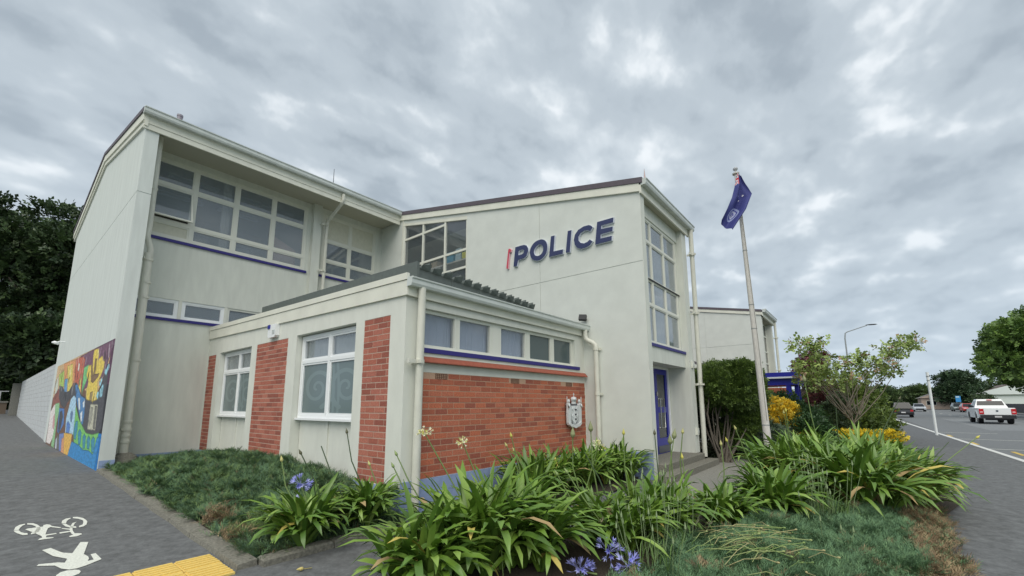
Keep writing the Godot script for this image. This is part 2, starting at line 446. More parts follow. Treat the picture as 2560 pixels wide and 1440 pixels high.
# ---------------------------------------------------------------- camera, sky, light
func make_sky() -> PanoramaSkyMaterial:
	var w := 2048; var h := 1024
	var big := FastNoiseLite.new()
	big.seed = 33; big.frequency = 0.55; big.fractal_octaves = 3
	var mid := FastNoiseLite.new()
	mid.seed = 5; mid.frequency = 2.3; mid.fractal_octaves = 6; mid.fractal_gain = 0.54
	mid.domain_warp_enabled = true; mid.domain_warp_amplitude = 0.12; mid.domain_warp_frequency = 1.5
	var thin := FastNoiseLite.new()
	thin.seed = 77; thin.frequency = 0.5; thin.fractal_octaves = 2
	var data := PackedFloat32Array()
	data.resize(w * h * 3)
	var dark := Vector3(0.260, 0.304, 0.348)
	var grey := Vector3(0.354, 0.403, 0.447)
	var lite := Vector3(0.468, 0.517, 0.556)
	var gap := Vector3(0.66, 0.69, 0.715)
	var low := Vector3(0.410, 0.490, 0.565)
	for y in h:
		var el := PI * (0.5 - (y + 0.5) / h)
		var sy := sin(el); var cy := cos(el)
		for x in w:
			var c := low
			if sy > 0.0:
				var a := TAU * (x + 0.5) / w
				var k := 1.0 / (sy + 0.16)
				var px := sin(a) * cy * k; var pz := -cos(a) * cy * k
				# the cloud sheet lies in long rolls
				var ux := px * 0.85 + pz * 0.35; var uz := pz * 1.25 - px * 0.25
				var b := big.get_noise_2d(ux, uz)
				var m := mid.get_noise_2d(ux * 1.1, uz * 1.1)
				var q := thin.get_noise_2d(ux, uz)
				var t := 0.5 + b * 0.36 + m * 0.8
				t = clampf(t, 0.0, 1.0)
				c = dark.lerp(grey, smoothstep(0.0, 0.46, t)).lerp(lite, smoothstep(0.44, 0.92, t))
				var hole := smoothstep(0.6, 1.0, t) * smoothstep(0.1, 0.6, m + q * 0.3)
				c = c.lerp(gap, hole * 0.9)
				var e := exp(-sy * 4.6)
				c = c.lerp(low, clampf(e * 0.95, 0.0, 0.9))
			var o := (y * w + x) * 3
			data[o] = c.x; data[o + 1] = c.y; data[o + 2] = c.z
	var im := Image.create_from_data(w, h, false, Image.FORMAT_RGBF, data.to_byte_array())
	var s := PanoramaSkyMaterial.new()
	s.panorama = ImageTexture.create_from_image(im)
	return s

func _ready() -> void:
	rng.seed = 4
	# camera: wide lens, shifted up a little
	var cam := Camera3D.new()
	cam.name = "camera"
	add_child(cam)
	cam.position = Vector3(0, EYE, 0)
	cam.rotation_degrees = Vector3(9.086, -50.898, -0.224)
	cam.projection = Camera3D.PROJECTION_FRUSTUM
	cam.near = 0.05
	cam.far = 4000.0
	cam.size = 0.05 * 1440.0 / 1074.75
	cam.frustum_offset = Vector2(0, 0.05 * 119.14 / 1074.75)
	cam.current = true
	# overcast sky
	var env := Environment.new()
	env.background_mode = Environment.BG_SKY
	env.sky = Sky.new()
	env.sky.sky_material = make_sky()
	env.ambient_light_source = Environment.AMBIENT_SOURCE_SKY
	env.tonemap_mode = Environment.TONE_MAPPER_LINEAR
	env.tonemap_exposure = 1.45
	env.background_energy_multiplier = 1.0
	env.sdfgi_enabled = true
	env.ssao_enabled = true
	env.ssil_enabled = true
	var we := WorldEnvironment.new()
	we.name = "environment"
	we.environment = env
	add_child(we)
	# sun veiled by cloud, to the left of the photographer
	var sun := DirectionalLight3D.new()
	sun.name = "sun"
	sun.light_energy = 0.5
	sun.light_color = Color(1.0, 0.97, 0.92)
	sun.light_angular_distance = 55.0
	sun.shadow_enabled = true
	add_child(sun)
	sun.look_at_from_position(Vector3(-6.5, 9.0, 4.0), Vector3.ZERO)
	make_materials()
	make_ground()
	main_wing()
	brick_annex()
	entrance_wing()
	far_wing()
	boundary_wall()
	fittings()
	police_sign()
	crest()
	flag_and_pole()
	street()
	vehicles()
	trees()
	shrubs()
	beds()
	flowers()
	small_things()

# ---------------------------------------------------------------- materials
func make_materials() -> void:
	M.render = grained(c8(214, 217, 208), 0.035, 0.016, Vector3(0.5, 0.09, 0.5), 11, 0.8)
	M.render_gable = grained(c8(213, 219, 215), 0.035, 0.02, Vector3(0.5, 0.06, 0.5), 12, 0.8)
	M.render_old = grained(c8(220, 222, 213), 0.025, 0.014, Vector3(0.5, 0.2, 0.5), 13, 0.8)
	M.board = grained(c8(214, 218, 212), 0.025, 0.01, Vector3(0.3, 0.3, 0.3), 14, 0.75)
	M.cream = grained(c8(226, 226, 213), 0.03, 0.008, Vector3(0.5, 0.5, 0.5), 15, 0.6)
	M.gutter = grained(c8(205, 211, 207), 0.04, 0.008, Vector3(0.5, 0.5, 0.5), 16, 0.4)
	M.pipe = grained(c8(214, 214, 202), 0.05, 0.02, Vector3(1, 0.3, 1), 17, 0.5)
	M.soffit = plain(c8(186, 184, 166), 0.8)
	M.frame = plain(c8(222, 223, 212), 0.45)
	M.white_frame = plain(c8(240, 243, 244), 0.35)
	M.panel = grained(c8(210, 209, 192), 0.03, 0.02, Vector3(0.8, 0.5, 0.8), 18, 0.7)
	M.plinth = grained(c8(148, 167, 203), 0.05, 0.02, Vector3(0.7, 0.5, 0.7), 19, 0.75)
	M.navy = plain(c8(45, 38, 120), 0.5)
	M.letter = plain(c8(50, 58, 98), 0.4)
	M.letter_edge = plain(c8(214, 220, 232), 0.35)
	M.letter_red = plain(c8(205, 72, 92), 0.4)
	M.door_blue = plain(c8(34, 40, 150), 0.35)
	M.roof_dark = grained(c8(92, 84, 92), 0.05, 0.02, Vector3(0.8, 0.8, 0.8), 20, 0.6)
	M.roof_grey = grained(c8(96, 104, 100), 0.06, 0.02, Vector3(0.8, 0.8, 0.8), 21, 0.55)
	M.red_sill = grained(c8(160, 88, 68), 0.1, 0.02, Vector3(1.2, 1.2, 1.2), 22, 0.6)
	M.glass = glass(c8(160, 174, 184), 0.3)  # pale haze in the pane colour imitates reflected sky
	M.glass_clear = glass(c8(134, 148, 158), 0.14)
	M.glass_dark = glass(c8(30, 40, 50), 0.5)
	M.obscure = plain(c8(112, 124, 138), 0.15)
	M.obscure2 = plain(c8(84, 98, 100), 0.1)
	M.room = plain(c8(206, 204, 196), 0.9)
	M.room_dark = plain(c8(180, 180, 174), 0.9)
	M.black = plain(c8(22, 23, 26), 0.6)
	M.grey_dark = plain(c8(62, 64, 68), 0.6)
	M.steel = plain(c8(190, 190, 186), 0.25, 0.9)
	M.galv = grained(c8(150, 155, 156), 0.06, 0.03, Vector3(1, 0.4, 1), 23, 0.5)
	M.mortar_pale = grained(c8(198, 174, 158), 0.06, 0.05, Vector3(2, 2, 2), 24, 0.9)
	M.mortar = grained(c8(192, 158, 134), 0.10, 0.05, Vector3(2, 2, 2), 25, 0.9)
	M.brick_a = []
	var ca := [c8(174, 104, 86), c8(164, 96, 80), c8(182, 114, 96), c8(152, 88, 74), c8(176, 108, 92)]
	for i in ca.size(): M.brick_a.append(bumpy(grained(ca[i], 0.13, 0.03, Vector3(2.2, 2.2, 2.2), 30 + i, 0.85), 0.08, 40, 3.0, 0.5))
	M.brick_b = []
	var cb := [c8(180, 104, 78), c8(170, 97, 74), c8(188, 112, 86), c8(158, 90, 72), c8(190, 109, 80)]
	for i in cb.size(): M.brick_b.append(bumpy(grained(cb[i], 0.14, 0.03, Vector3(2.2, 2.2, 2.2), 50 + i, 0.85), 0.08, 41, 3.0, 0.5))
	M.block = grained(c8(196, 200, 202), 0.05, 0.02, Vector3(0.6, 0.6, 0.6), 60, 0.85)
	M.asphalt = bumpy(grained(c8(104, 106, 107), 0.26, 0.02, Vector3(0.23, 0.23, 0.23), 61, 0.9, 8, 0.82), 0.16, 62, 1.2, 0.12)
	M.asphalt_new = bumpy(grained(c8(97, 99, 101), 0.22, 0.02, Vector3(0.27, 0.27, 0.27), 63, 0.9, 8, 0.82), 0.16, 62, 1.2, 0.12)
	M.road = bumpy(grained(c8(112, 115, 117), 0.12, 0.03, Vector3(0.15, 0.15, 0.15), 64, 0.88, 8, 0.8), 0.16, 62, 1.2, 0.12)
	M.chip_seal = grained(c8(126, 129, 131), 0.1, 0.02, Vector3(0.2, 0.2, 0.2), 58, 0.9, 8)
	M.concrete = bumpy(grained(c8(140, 139, 132), 0.14, 0.04, Vector3(0.8, 0.8, 0.8), 65, 0.9, 6), 0.2, 66, 4.0, 0.5)
	M.concrete_old = bumpy(grained(c8(128, 126, 116), 0.22, 0.04, Vector3(1.1, 1.1, 1.1), 67, 0.92, 6), 0.2, 66, 5.0, 0.7)
	M.kerb_white = grained(c8(214, 215, 212), 0.07, 0.04, Vector3(0.8, 0.8, 0.8), 68, 0.8)
	M.paint = grained(c8(226, 228, 218), 0.10, 0.05, Vector3(1.6, 1.6, 1.6), 69, 0.7, 6)
	M.paint_yellow = grained(c8(206, 176, 84), 0.1, 0.05, Vector3(1.6, 1.6, 1.6), 70, 0.7)
	M.tactile = grained(c8(228, 198, 112), 0.07, 0.04, Vector3(1.5, 1.5, 1.5), 71, 0.75)
	M.soil = bumpy(grained(c8(74, 66, 56), 0.28, 0.06, Vector3(1.2, 1.2, 1.2), 72, 0.95, 6), 0.2, 73, 6.0, 1.0)
	M.lawn = grained(c8(98, 112, 66), 0.2, 0.04, Vector3(0.4, 0.4, 0.4), 74, 0.95, 6)
	M.wood_bark = bumpy(grained(c8(104, 97, 88), 0.2, 0.05, Vector3(2, 0.6, 2), 75, 0.9), 0.1, 76, 5.0, 1.0)
	M.bark_pale = grained(c8(134, 126, 112), 0.16, 0.05, Vector3(2, 0.7, 2), 77, 0.9)
	M.tyre = plain(c8(30, 30, 32), 0.85)
	M.leaf_tint = plain(Color.WHITE, 0.5)
	M.leaf_tint.vertex_color_use_as_albedo = true
	M.leaf_tint.backlight_enabled = true
	M.leaf_tint.backlight = Color(0.16, 0.2, 0.06)
	M.needle_tint = plain(Color.WHITE, 0.8)
	M.needle_tint.vertex_color_use_as_albedo = true
	M.tint = plain(Color.WHITE, 0.6)
	M.tint.vertex_color_use_as_albedo = true
	M.car_white = plain(c8(236, 238, 238), 0.22)
	M.car_white.clearcoat_enabled = true
	M.car_glass = plain(c8(26, 30, 36), 0.06)
	M.lamp_red = plain(c8(190, 26, 34), 0.2)
	M.plastic_black = plain(c8(36, 38, 42), 0.55)

# ---------------------------------------------------------------- ground
func sheet(called: String, poly: Array, y: float, m: Material) -> MeshInstance3D:
	var b := MB.new()
	var p := V2(poly)
	var idx := Geometry2D.triangulate_polygon(p)
	for i in range(0, idx.size(), 3):
		b.tri(Vector3(p[idx[i]].x, y, p[idx[i]].y), Vector3(p[idx[i + 1]].x, y, p[idx[i + 1]].y), Vector3(p[idx[i + 2]].x, y, p[idx[i + 2]].y), Vector3.UP)
	return setting(called, b, m)

func make_ground() -> void:
	var g := MB.new()
	g.quad(Vector3(-900, -0.16, -1500), Vector3(2600, -0.16, -1500), Vector3(2600, -0.16, 1500), Vector3(-900, -0.16, 1500), Vector3.UP)
	setting("ground", g, M.lawn)
	# footpath round the corner: one sheet, rising a little along the side street
	var f := MB.new()
	var xs := [-14.0, -6.0, -2.0, 0.0, 2.0, 4.0, 8.0, 14.0, 21.1]
	var zs := []
	var z := -70.0
	while z < 0.0:
		zs.append(z); z += 2.0
	zs.append_array([0.0, 1.0])
	for i in xs.size() - 1:
		for j in zs.size() - 1:
			var a := Vector3(xs[i], gh(zs[j]), zs[j]); var b := Vector3(xs[i + 1], gh(zs[j]), zs[j])
			var c := Vector3(xs[i + 1], gh(zs[j + 1]), zs[j + 1]); var d := Vector3(xs[i], gh(zs[j + 1]), zs[j + 1])
			f.quad(a, b, c, d, Vector3.UP)
		var e := Vector3(xs[i], 0, 1.0); var h := Vector3(xs[i + 1], 0, 1.0)
		f.quad(e, h, Vector3(h.x, 0, kerb_z(h.x)), Vector3(e.x, 0, kerb_z(e.x)), Vector3.UP)
	setting("footpath", f, M.asphalt)
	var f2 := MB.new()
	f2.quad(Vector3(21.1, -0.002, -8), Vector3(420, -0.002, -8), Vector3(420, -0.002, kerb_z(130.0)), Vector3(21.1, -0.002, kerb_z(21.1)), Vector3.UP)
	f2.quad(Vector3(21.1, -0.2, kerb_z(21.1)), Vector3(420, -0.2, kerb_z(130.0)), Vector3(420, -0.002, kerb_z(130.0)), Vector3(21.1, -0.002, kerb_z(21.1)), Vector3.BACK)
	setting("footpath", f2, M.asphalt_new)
	# road and kerb of the main street
	var r := MB.new()
	r.quad(Vector3(-200, -0.10, 0.8), Vector3(700, -0.10, -5), Vector3(700, -0.10, 15.2), Vector3(-200, -0.10, 15.2), Vector3.UP)
	setting("road", r, M.road)
	var far_path := MB.new()
	far_path.box(Vector3(-200, -0.15, 15.2), Vector3(700, 0.0, 17.4))
	setting("footpath", far_path, M.asphalt)
	# kerb stones along the main street
	var kerb := thing("kerb", "pale concrete kerb along the edge of the main street footpath", "kerb", Vector3(30, 0, 2.5))
	var x := 12.0
	while x < 76.0:
		var k := MB.new()
		var x2 := x + 2.0 - 0.012
		var za := kerb_z(x); var zb := kerb_z(x2)
		k.hexa([Vector3(x, -0.14, za), Vector3(x2, -0.14, zb), Vector3(x2, -0.14, zb + 0.17), Vector3(x, -0.14, za + 0.17)],
			[Vector3(x, 0.012, za), Vector3(x2, 0.012, zb), Vector3(x2, 0.012, zb + 0.14), Vector3(x, 0.012, za + 0.14)])
		obj("kerb_stone", k, M.kerb_white, kerb)
		x += 2.0
	# parking bay and lane markings
	var marks := [[22.4, 2.95, 22.5, 5.1], [27.8, 2.8, 27.9, 5.1], [33.4, 2.6, 33.5, 5.1]]
	for q in marks:
		var b := MB.new()
		b.quad(Vector3(q[0], -0.094, q[1]), Vector3(q[2], -0.094, q[1]), Vector3(q[2], -0.094, q[3]), Vector3(q[0], -0.094, q[3]), Vector3.UP)
		setting("parking_line", b, M.paint)
	for q in [[20.2, 3.5, 21.6, 3.62], [24.4, 3.1, 25.8, 3.22], [29.5, 2.95, 31, 3.07]]:
		var b := MB.new()
		b.quad(Vector3(q[0], -0.094, q[1]), Vector3(q[2], -0.094, q[1]), Vector3(q[2], -0.094, q[3]), Vector3(q[0], -0.094, q[3]), Vector3.UP)
		setting("yellow_line", b, M.paint_yellow)
	for i in 14:
		var b := MB.new()
		var lx := 62.0 + i * 9.0
		b.quad(Vector3(lx, -0.094, 8.4), Vector3(lx + 3.0, -0.094, 8.4), Vector3(lx + 3.0, -0.094, 8.52), Vector3(lx, -0.094, 8.52), Vector3.UP)
		setting("lane_line", b, M.paint)
	# worn, paler strips of chip seal
	for q in [[37.0, 5.4, 62.0, 9.6], [30.0, 10.2, 52.0, 12.4]]:
		var b := MB.new()
		b.quad(Vector3(q[0], -0.0965, q[1]), Vector3(q[2], -0.0965, q[1] + 0.3), Vector3(q[2] + 3.0, -0.0965, q[3]), Vector3(q[0] + 2.0, -0.0965, q[3] - 0.2), Vector3.UP)
		setting("road_patch", b, M.chip_seal)
	# grass island by the kerb
	var isl := MB.new()
	isl.prism(V2([13.5, 3.2, 16.6, 3.12, 18.3, 3.5, 17.2, 4.4, 13.5, 4.6]), "y", -0.12, 0.02)
	setting("grass_island", isl, M.lawn)
	# concrete entrance path
	sheet("path", [6.9, -2.75, 8.6, -3.1, 11.9, -3.06, 13.6, -2.9, 13.6, -1.75, 9.9, -1.65, 7.2, -1.75], 0.006, M.concrete)
	# cycle and walking symbols on the shared path
	var cyc := thing("cycle_marking", "white painted bicycle symbol on the dark side footpath", "marking", Vector3(0.8, 0.1, -7.9))
	for k in MARKS:
		if k == "ped" or k == "head": continue
		obj("wheel_arc" if k.begins_with("w") else "frame_shape", flat_mark(MARKS[k]), M.paint, cyc)
	var walk := thing("walker_marking", "white painted walking figure symbol on the dark side footpath", "marking", Vector3(0.8, 0.05, -6.2))
	obj("body", flat_mark(MARKS.ped), M.paint, walk)
	obj("head", flat_mark(MARKS.head), M.paint, walk)

func flat_mark(a: Array) -> MB:
	var p := V2(a)
	var b := MB.new()
	var idx := Geometry2D.triangulate_polygon(p)
	for i in range(0, idx.size(), 3):
		var t := []
		for k in 3:
			var q := p[idx[i + k]]
			t.append(Vector3(q.x, gh(q.y) + 0.006, q.y))
		b.tri(t[0], t[1], t[2], Vector3.UP)
	return b

# ---------------------------------------------------------------- building helpers
func group_part(called: String, parent: Node) -> Node3D:
	var o := Node3D.new()
	o.name = called
	parent.add_child(o, true)
	if base_of.has(parent): o.position = -base_of[parent]
	return o

func window(parent: Node, axis: String, out: float, plane: float, u0: float, u1: float, v0: float, v1: float, mulls: Array, trans: Array, fw: float, fm: Material, pm, sash := 0.0) -> MeshInstance3D:
	# frame with mullions and transoms; one pane for each light, each in a thin sash
	var b := MB.new()
	var d := 0.035
	var us := [u0]; us.append_array(mulls); us.append(u1)
	var vs := [v0]; vs.append_array(trans); vs.append(v1)
	var rects := []
	for i in us.size() - 1:
		for j in vs.size() - 1:
			var a: float = us[i] + (fw if i == 0 else fw * 0.5)
			var c: float = us[i + 1] - (fw if i == us.size() - 2 else fw * 0.5)
			var e: float = vs[j] + (fw if j == 0 else fw * 0.5)
			var f: float = vs[j + 1] - (fw if j == vs.size() - 2 else fw * 0.5)
			rects.append(Rect2(a, e, c - a, f - e))
	b.wall(axis, plane + out * d, plane - out * d, u0, u1, v0, v1, rects)
	var w := obj("window", b, fm, parent)
	for i in rects.size():
		var r: Rect2 = rects[i]
		if sash > 0.0:
			var s := MB.new()
			s.wall(axis, plane + out * (d - 0.012), plane - out * (d - 0.01), r.position.x, r.end.x, r.position.y, r.end.y, [r.grow(-sash)])
			obj("sash", s, fm, w)
		var p := MB.new()
		var q := r.grow(-maxf(sash - 0.004, -0.004))
		var m: Material = pm[i] if pm is Array else pm
		p.wall(axis, plane + out * 0.003, plane - out * 0.003, q.position.x, q.end.x, q.position.y, q.end.y, [])
		if m != null: obj("pane", p, m, w)
	return w

func gutter_run(called: String, axis: String, out: float, u0: float, u1: float, y: float, wall_at: float, m: Material, parent: Node, size := 0.13) -> void:
	# quad-and-roll gutter: open trough with a rolled lip
	var s := size
	var prof := V2([0, 0, s * 0.75, 0, s * 0.88, s * 0.28, s * 0.88, s * 0.72, s, s * 0.82, s * 1.02, s * 0.95, s * 0.93, s, s * 0.84, s * 0.94, s * 0.8, s * 0.3, s * 0.7, s * 0.08, s * 0.07, s * 0.08, s * 0.07, s, 0, s])
	var b := MB.new()
	var q := PackedVector2Array()
	for p in prof: q.append(Vector2(wall_at + out * p.x, y + p.y))
	if axis == "z":
		# profile in (z, y), run along x
		b.prism(q, "x", u0, u1)
		var e := PackedVector2Array([q[0], q[1], q[2], q[3], q[4], q[6], q[12]])
		b.prism(e, "x", u0, u0 - 0.012); b.prism(e, "x", u1, u1 + 0.012)
	else:
		b.prism(q, "z", u0, u1)
	obj(called, b, m, parent)

func downpipe(parent: Node, path: Array, r: float, brackets: Array, toward: Vector3, m: Material, collars := []) -> void:
	var b := MB.new()
	var pts := []
	for i in path.size():
		var p: Vector3 = path[i]
		if i > 0 and i < path.size() - 1:
			var a: Vector3 = (path[i - 1] - p).normalized(); var c: Vector3 = (path[i + 1] - p).normalized()
			var k := minf(r * 1.6, minf(p.distance_to(path[i - 1]), p.distance_to(path[i + 1])) * 0.4)
			pts.append(p + a * k); pts.append(p + (a + c) * k * 0.22); pts.append(p + c * k)
		else:
			pts.append(p)
	b.tube(pts, [r], 14)
	var o := obj("downpipe", b, m, parent)
	for y in brackets:
		var br := MB.new()
		var c := Vector3.ZERO
		for i in path.size() - 1:
			var lo := minf(path[i].y, path[i + 1].y); var hi := maxf(path[i].y, path[i + 1].y)
			if y >= lo and y <= hi and hi - lo > 0.2:
				c = path[i].lerp(path[i + 1], (y - path[i].y) / (path[i + 1].y - path[i].y))
		br.lathe([Vector2(r * 1.02, -0.03), Vector2(r * 1.2, -0.03), Vector2(r * 1.2, 0.03), Vector2(r * 1.02, 0.03)], 14, Transform3D(Basis(), c))
		var s := toward.cross(Vector3.UP).normalized()
		br.box_t(Vector3(0.05, 0.055, 0.05) + toward.abs() * r * 2.4, Transform3D(Basis(), c + toward * r * 2.0))
		br.box_t(Vector3(0.02, 0.05, 0.02) + s.abs() * r * 3.6, Transform3D(Basis(), c + toward * r * 1.1))
		obj("bracket", br, m, o)
	for y in collars:
		var co := MB.new()
		var c2 := Vector3(path[-1].x, y, path[-1].z)
		co.lathe([Vector2(r * 1.01, -0.02), Vector2(r * 1.13, -0.015), Vector2(r * 1.16, 0.03), Vector2(r * 1.01, 0.035)], 14, Transform3D(Basis(), c2))
		obj("collar", co, m, o)

func room(parent: Node, lo: Vector3, hi: Vector3, m: Material, open_to_side := false) -> void:
	# the inside of a room behind windows: floor, ceiling, back and side walls, open to the front wall
	var b := MB.new()
	b.quad(lo, Vector3(hi.x, lo.y, lo.z), Vector3(hi.x, lo.y, hi.z), Vector3(lo.x, lo.y, hi.z), Vector3.UP)
	b.quad(Vector3(lo.x, hi.y, lo.z), Vector3(hi.x, hi.y, lo.z), hi, Vector3(lo.x, hi.y, hi.z), Vector3.DOWN)
	b.quad(lo, Vector3(hi.x, lo.y, lo.z), Vector3(hi.x, hi.y, lo.z), Vector3(lo.x, hi.y, lo.z), Vector3.BACK)
	if open_to_side: b.quad(Vector3(lo.x, lo.y, hi.z), Vector3(hi.x, lo.y, hi.z), hi, Vector3(lo.x, hi.y, hi.z), Vector3.FORWARD)
	else: b.quad(lo, Vector3(lo.x, lo.y, hi.z), Vector3(lo.x, hi.y, hi.z), Vector3(lo.x, hi.y, lo.z), Vector3.RIGHT)
	b.quad(Vector3(hi.x, lo.y, lo.z), Vector3(hi.x, lo.y, hi.z), hi, Vector3(hi.x, hi.y, lo.z), Vector3.LEFT)
	obj("room_lining", b, m, parent)

func curtain(parent: Node, axis: String, d: float, u0: float, u1: float, v0: float, v1: float, m: Material, sd: int) -> void:
	# pleated net curtain behind a pane
	var b := MB.new()
	var r := RandomNumberGenerator.new()
	r.seed = sd
	var pts := []
	var u := u0
	while u < u1:
		pts.append([u, d + r.randf_range(-0.014, 0.014)])
		u += r.randf_range(0.012, 0.035)
	pts.append([u1, d])
	for i in pts.size() - 1:
		var p := b.at(axis, Vector2(pts[i][0], v0), pts[i][1]); var q := b.at(axis, Vector2(pts[i + 1][0], v0), pts[i + 1][1])
		var p2 := b.at(axis, Vector2(pts[i][0], v1), pts[i][1]); var q2 := b.at(axis, Vector2(pts[i + 1][0], v1), pts[i + 1][1])
		b.quad(p, q, q2, p2, b.at(axis, Vector2.ZERO, 1.0 if axis == "z" else -1.0))
	obj("curtain", b, m, parent)

func scan_fill(im: Image, poly: PackedVector2Array, c: Color) -> void:
	var lo := 1e9; var hi := -1e9
	for p in poly:
		lo = minf(lo, p.y); hi = maxf(hi, p.y)
	for y in range(maxi(0, int(lo)), mini(im.get_height() - 1, int(hi)) + 1):
		var xs := []
		var yy := y + 0.5
		for i in poly.size():
			var a := poly[i]; var b := poly[(i + 1) % poly.size()]
			if (a.y <= yy) != (b.y <= yy): xs.append(a.x + (yy - a.y) / (b.y - a.y) * (b.x - a.x))
		xs.sort()
		for k in range(0, xs.size() - 1, 2):
			var x0 := maxi(0, int(round(xs[k]))); var x1 := mini(im.get_width(), int(round(xs[k + 1])))
			if x1 > x0: im.fill_rect(Rect2i(x0, y, x1 - x0, 1), c)

func roughen(im: Image, amount: float, sd: int) -> void:
	# brush marks and wear in painted work
	var f := FastNoiseLite.new()
	f.seed = sd; f.frequency = 0.05; f.fractal_octaves = 4
	for y in im.get_height():
		for x in im.get_width():
			var k := 1.0 + amount * f.get_noise_2d(x * 1.0, y * 2.0)
			var c := im.get_pixel(x, y)
			im.set_pixel(x, y, Color(c.r * k, c.g * k, c.b * k))

func mural_material() -> StandardMaterial3D:
	var w := 768; var h := 320
	var im := Image.create(w, h, false, Image.FORMAT_RGB8)
	im.fill(c8(120, 92, 74))
	im.fill_rect(Rect2i(0, 0, int(w * 0.24), int(h * 0.35)), c8(92, 56, 82))
	im.fill_rect(Rect2i(0, int(h * 0.35), int(w * 0.1), int(h * 0.4)), c8(42, 42, 48))
	im.fill_rect(Rect2i(0, int(h * 0.72), int(w * 0.2), int(h * 0.28)), c8(28, 122, 196))
	for s in MURAL:
		var p := PackedVector2Array()
		for i in range(0, s[1].size(), 2): p.append(Vector2(s[1][i] * w, (1.0 - s[1][i + 1]) * h))
		var c := Color(s[0]).lightened(0.2)
		# a dark brushed outline, then the colour
		var big := Geometry2D.offset_polygon(p, 2.0)
		for q in big: scan_fill(im, q, c.darkened(0.3))
		scan_fill(im, p, c)
	var r := RandomNumberGenerator.new()
	r.seed = 8
	# small leaf and hook motifs over the upper part
	for i in 90:
		var c := Vector2(r.randf() * w, r.randf_range(0.02, 0.45) * h)
		var k := im.get_pixel(clampi(int(c.x), 0, w - 1), clampi(int(c.y), 0, h - 1))
		var p := PackedVector2Array()
		var l := r.randf_range(8, 22); var b := r.randf_range(3, 7); var a := r.randf_range(-0.5, 0.5)
		for j in 8: p.append(c + Vector2(cos(TAU * j / 8) * b, sin(TAU * j / 8) * l).rotated(a))
		scan_fill(im, p, k.lightened(r.randf_range(0.1, 0.45)) if r.randf() < 0.5 else k.darkened(r.randf_range(0.2, 0.5)))
	roughen(im, 0.16, 9)
	var m := plain(Color.WHITE, 0.7)
	m.albedo_texture = ImageTexture.create_from_image(im)
	return m

# ---------------------------------------------------------------- two-storey wing with the mural gable
func roof_y(z: float) -> float:
	# top edge of the gable, front eave to ridge to back eave
	return 8.26 + (-12.1 - z) * 0.2 if z > -17.86 else 9.412 - (-17.86 - z) * 0.179

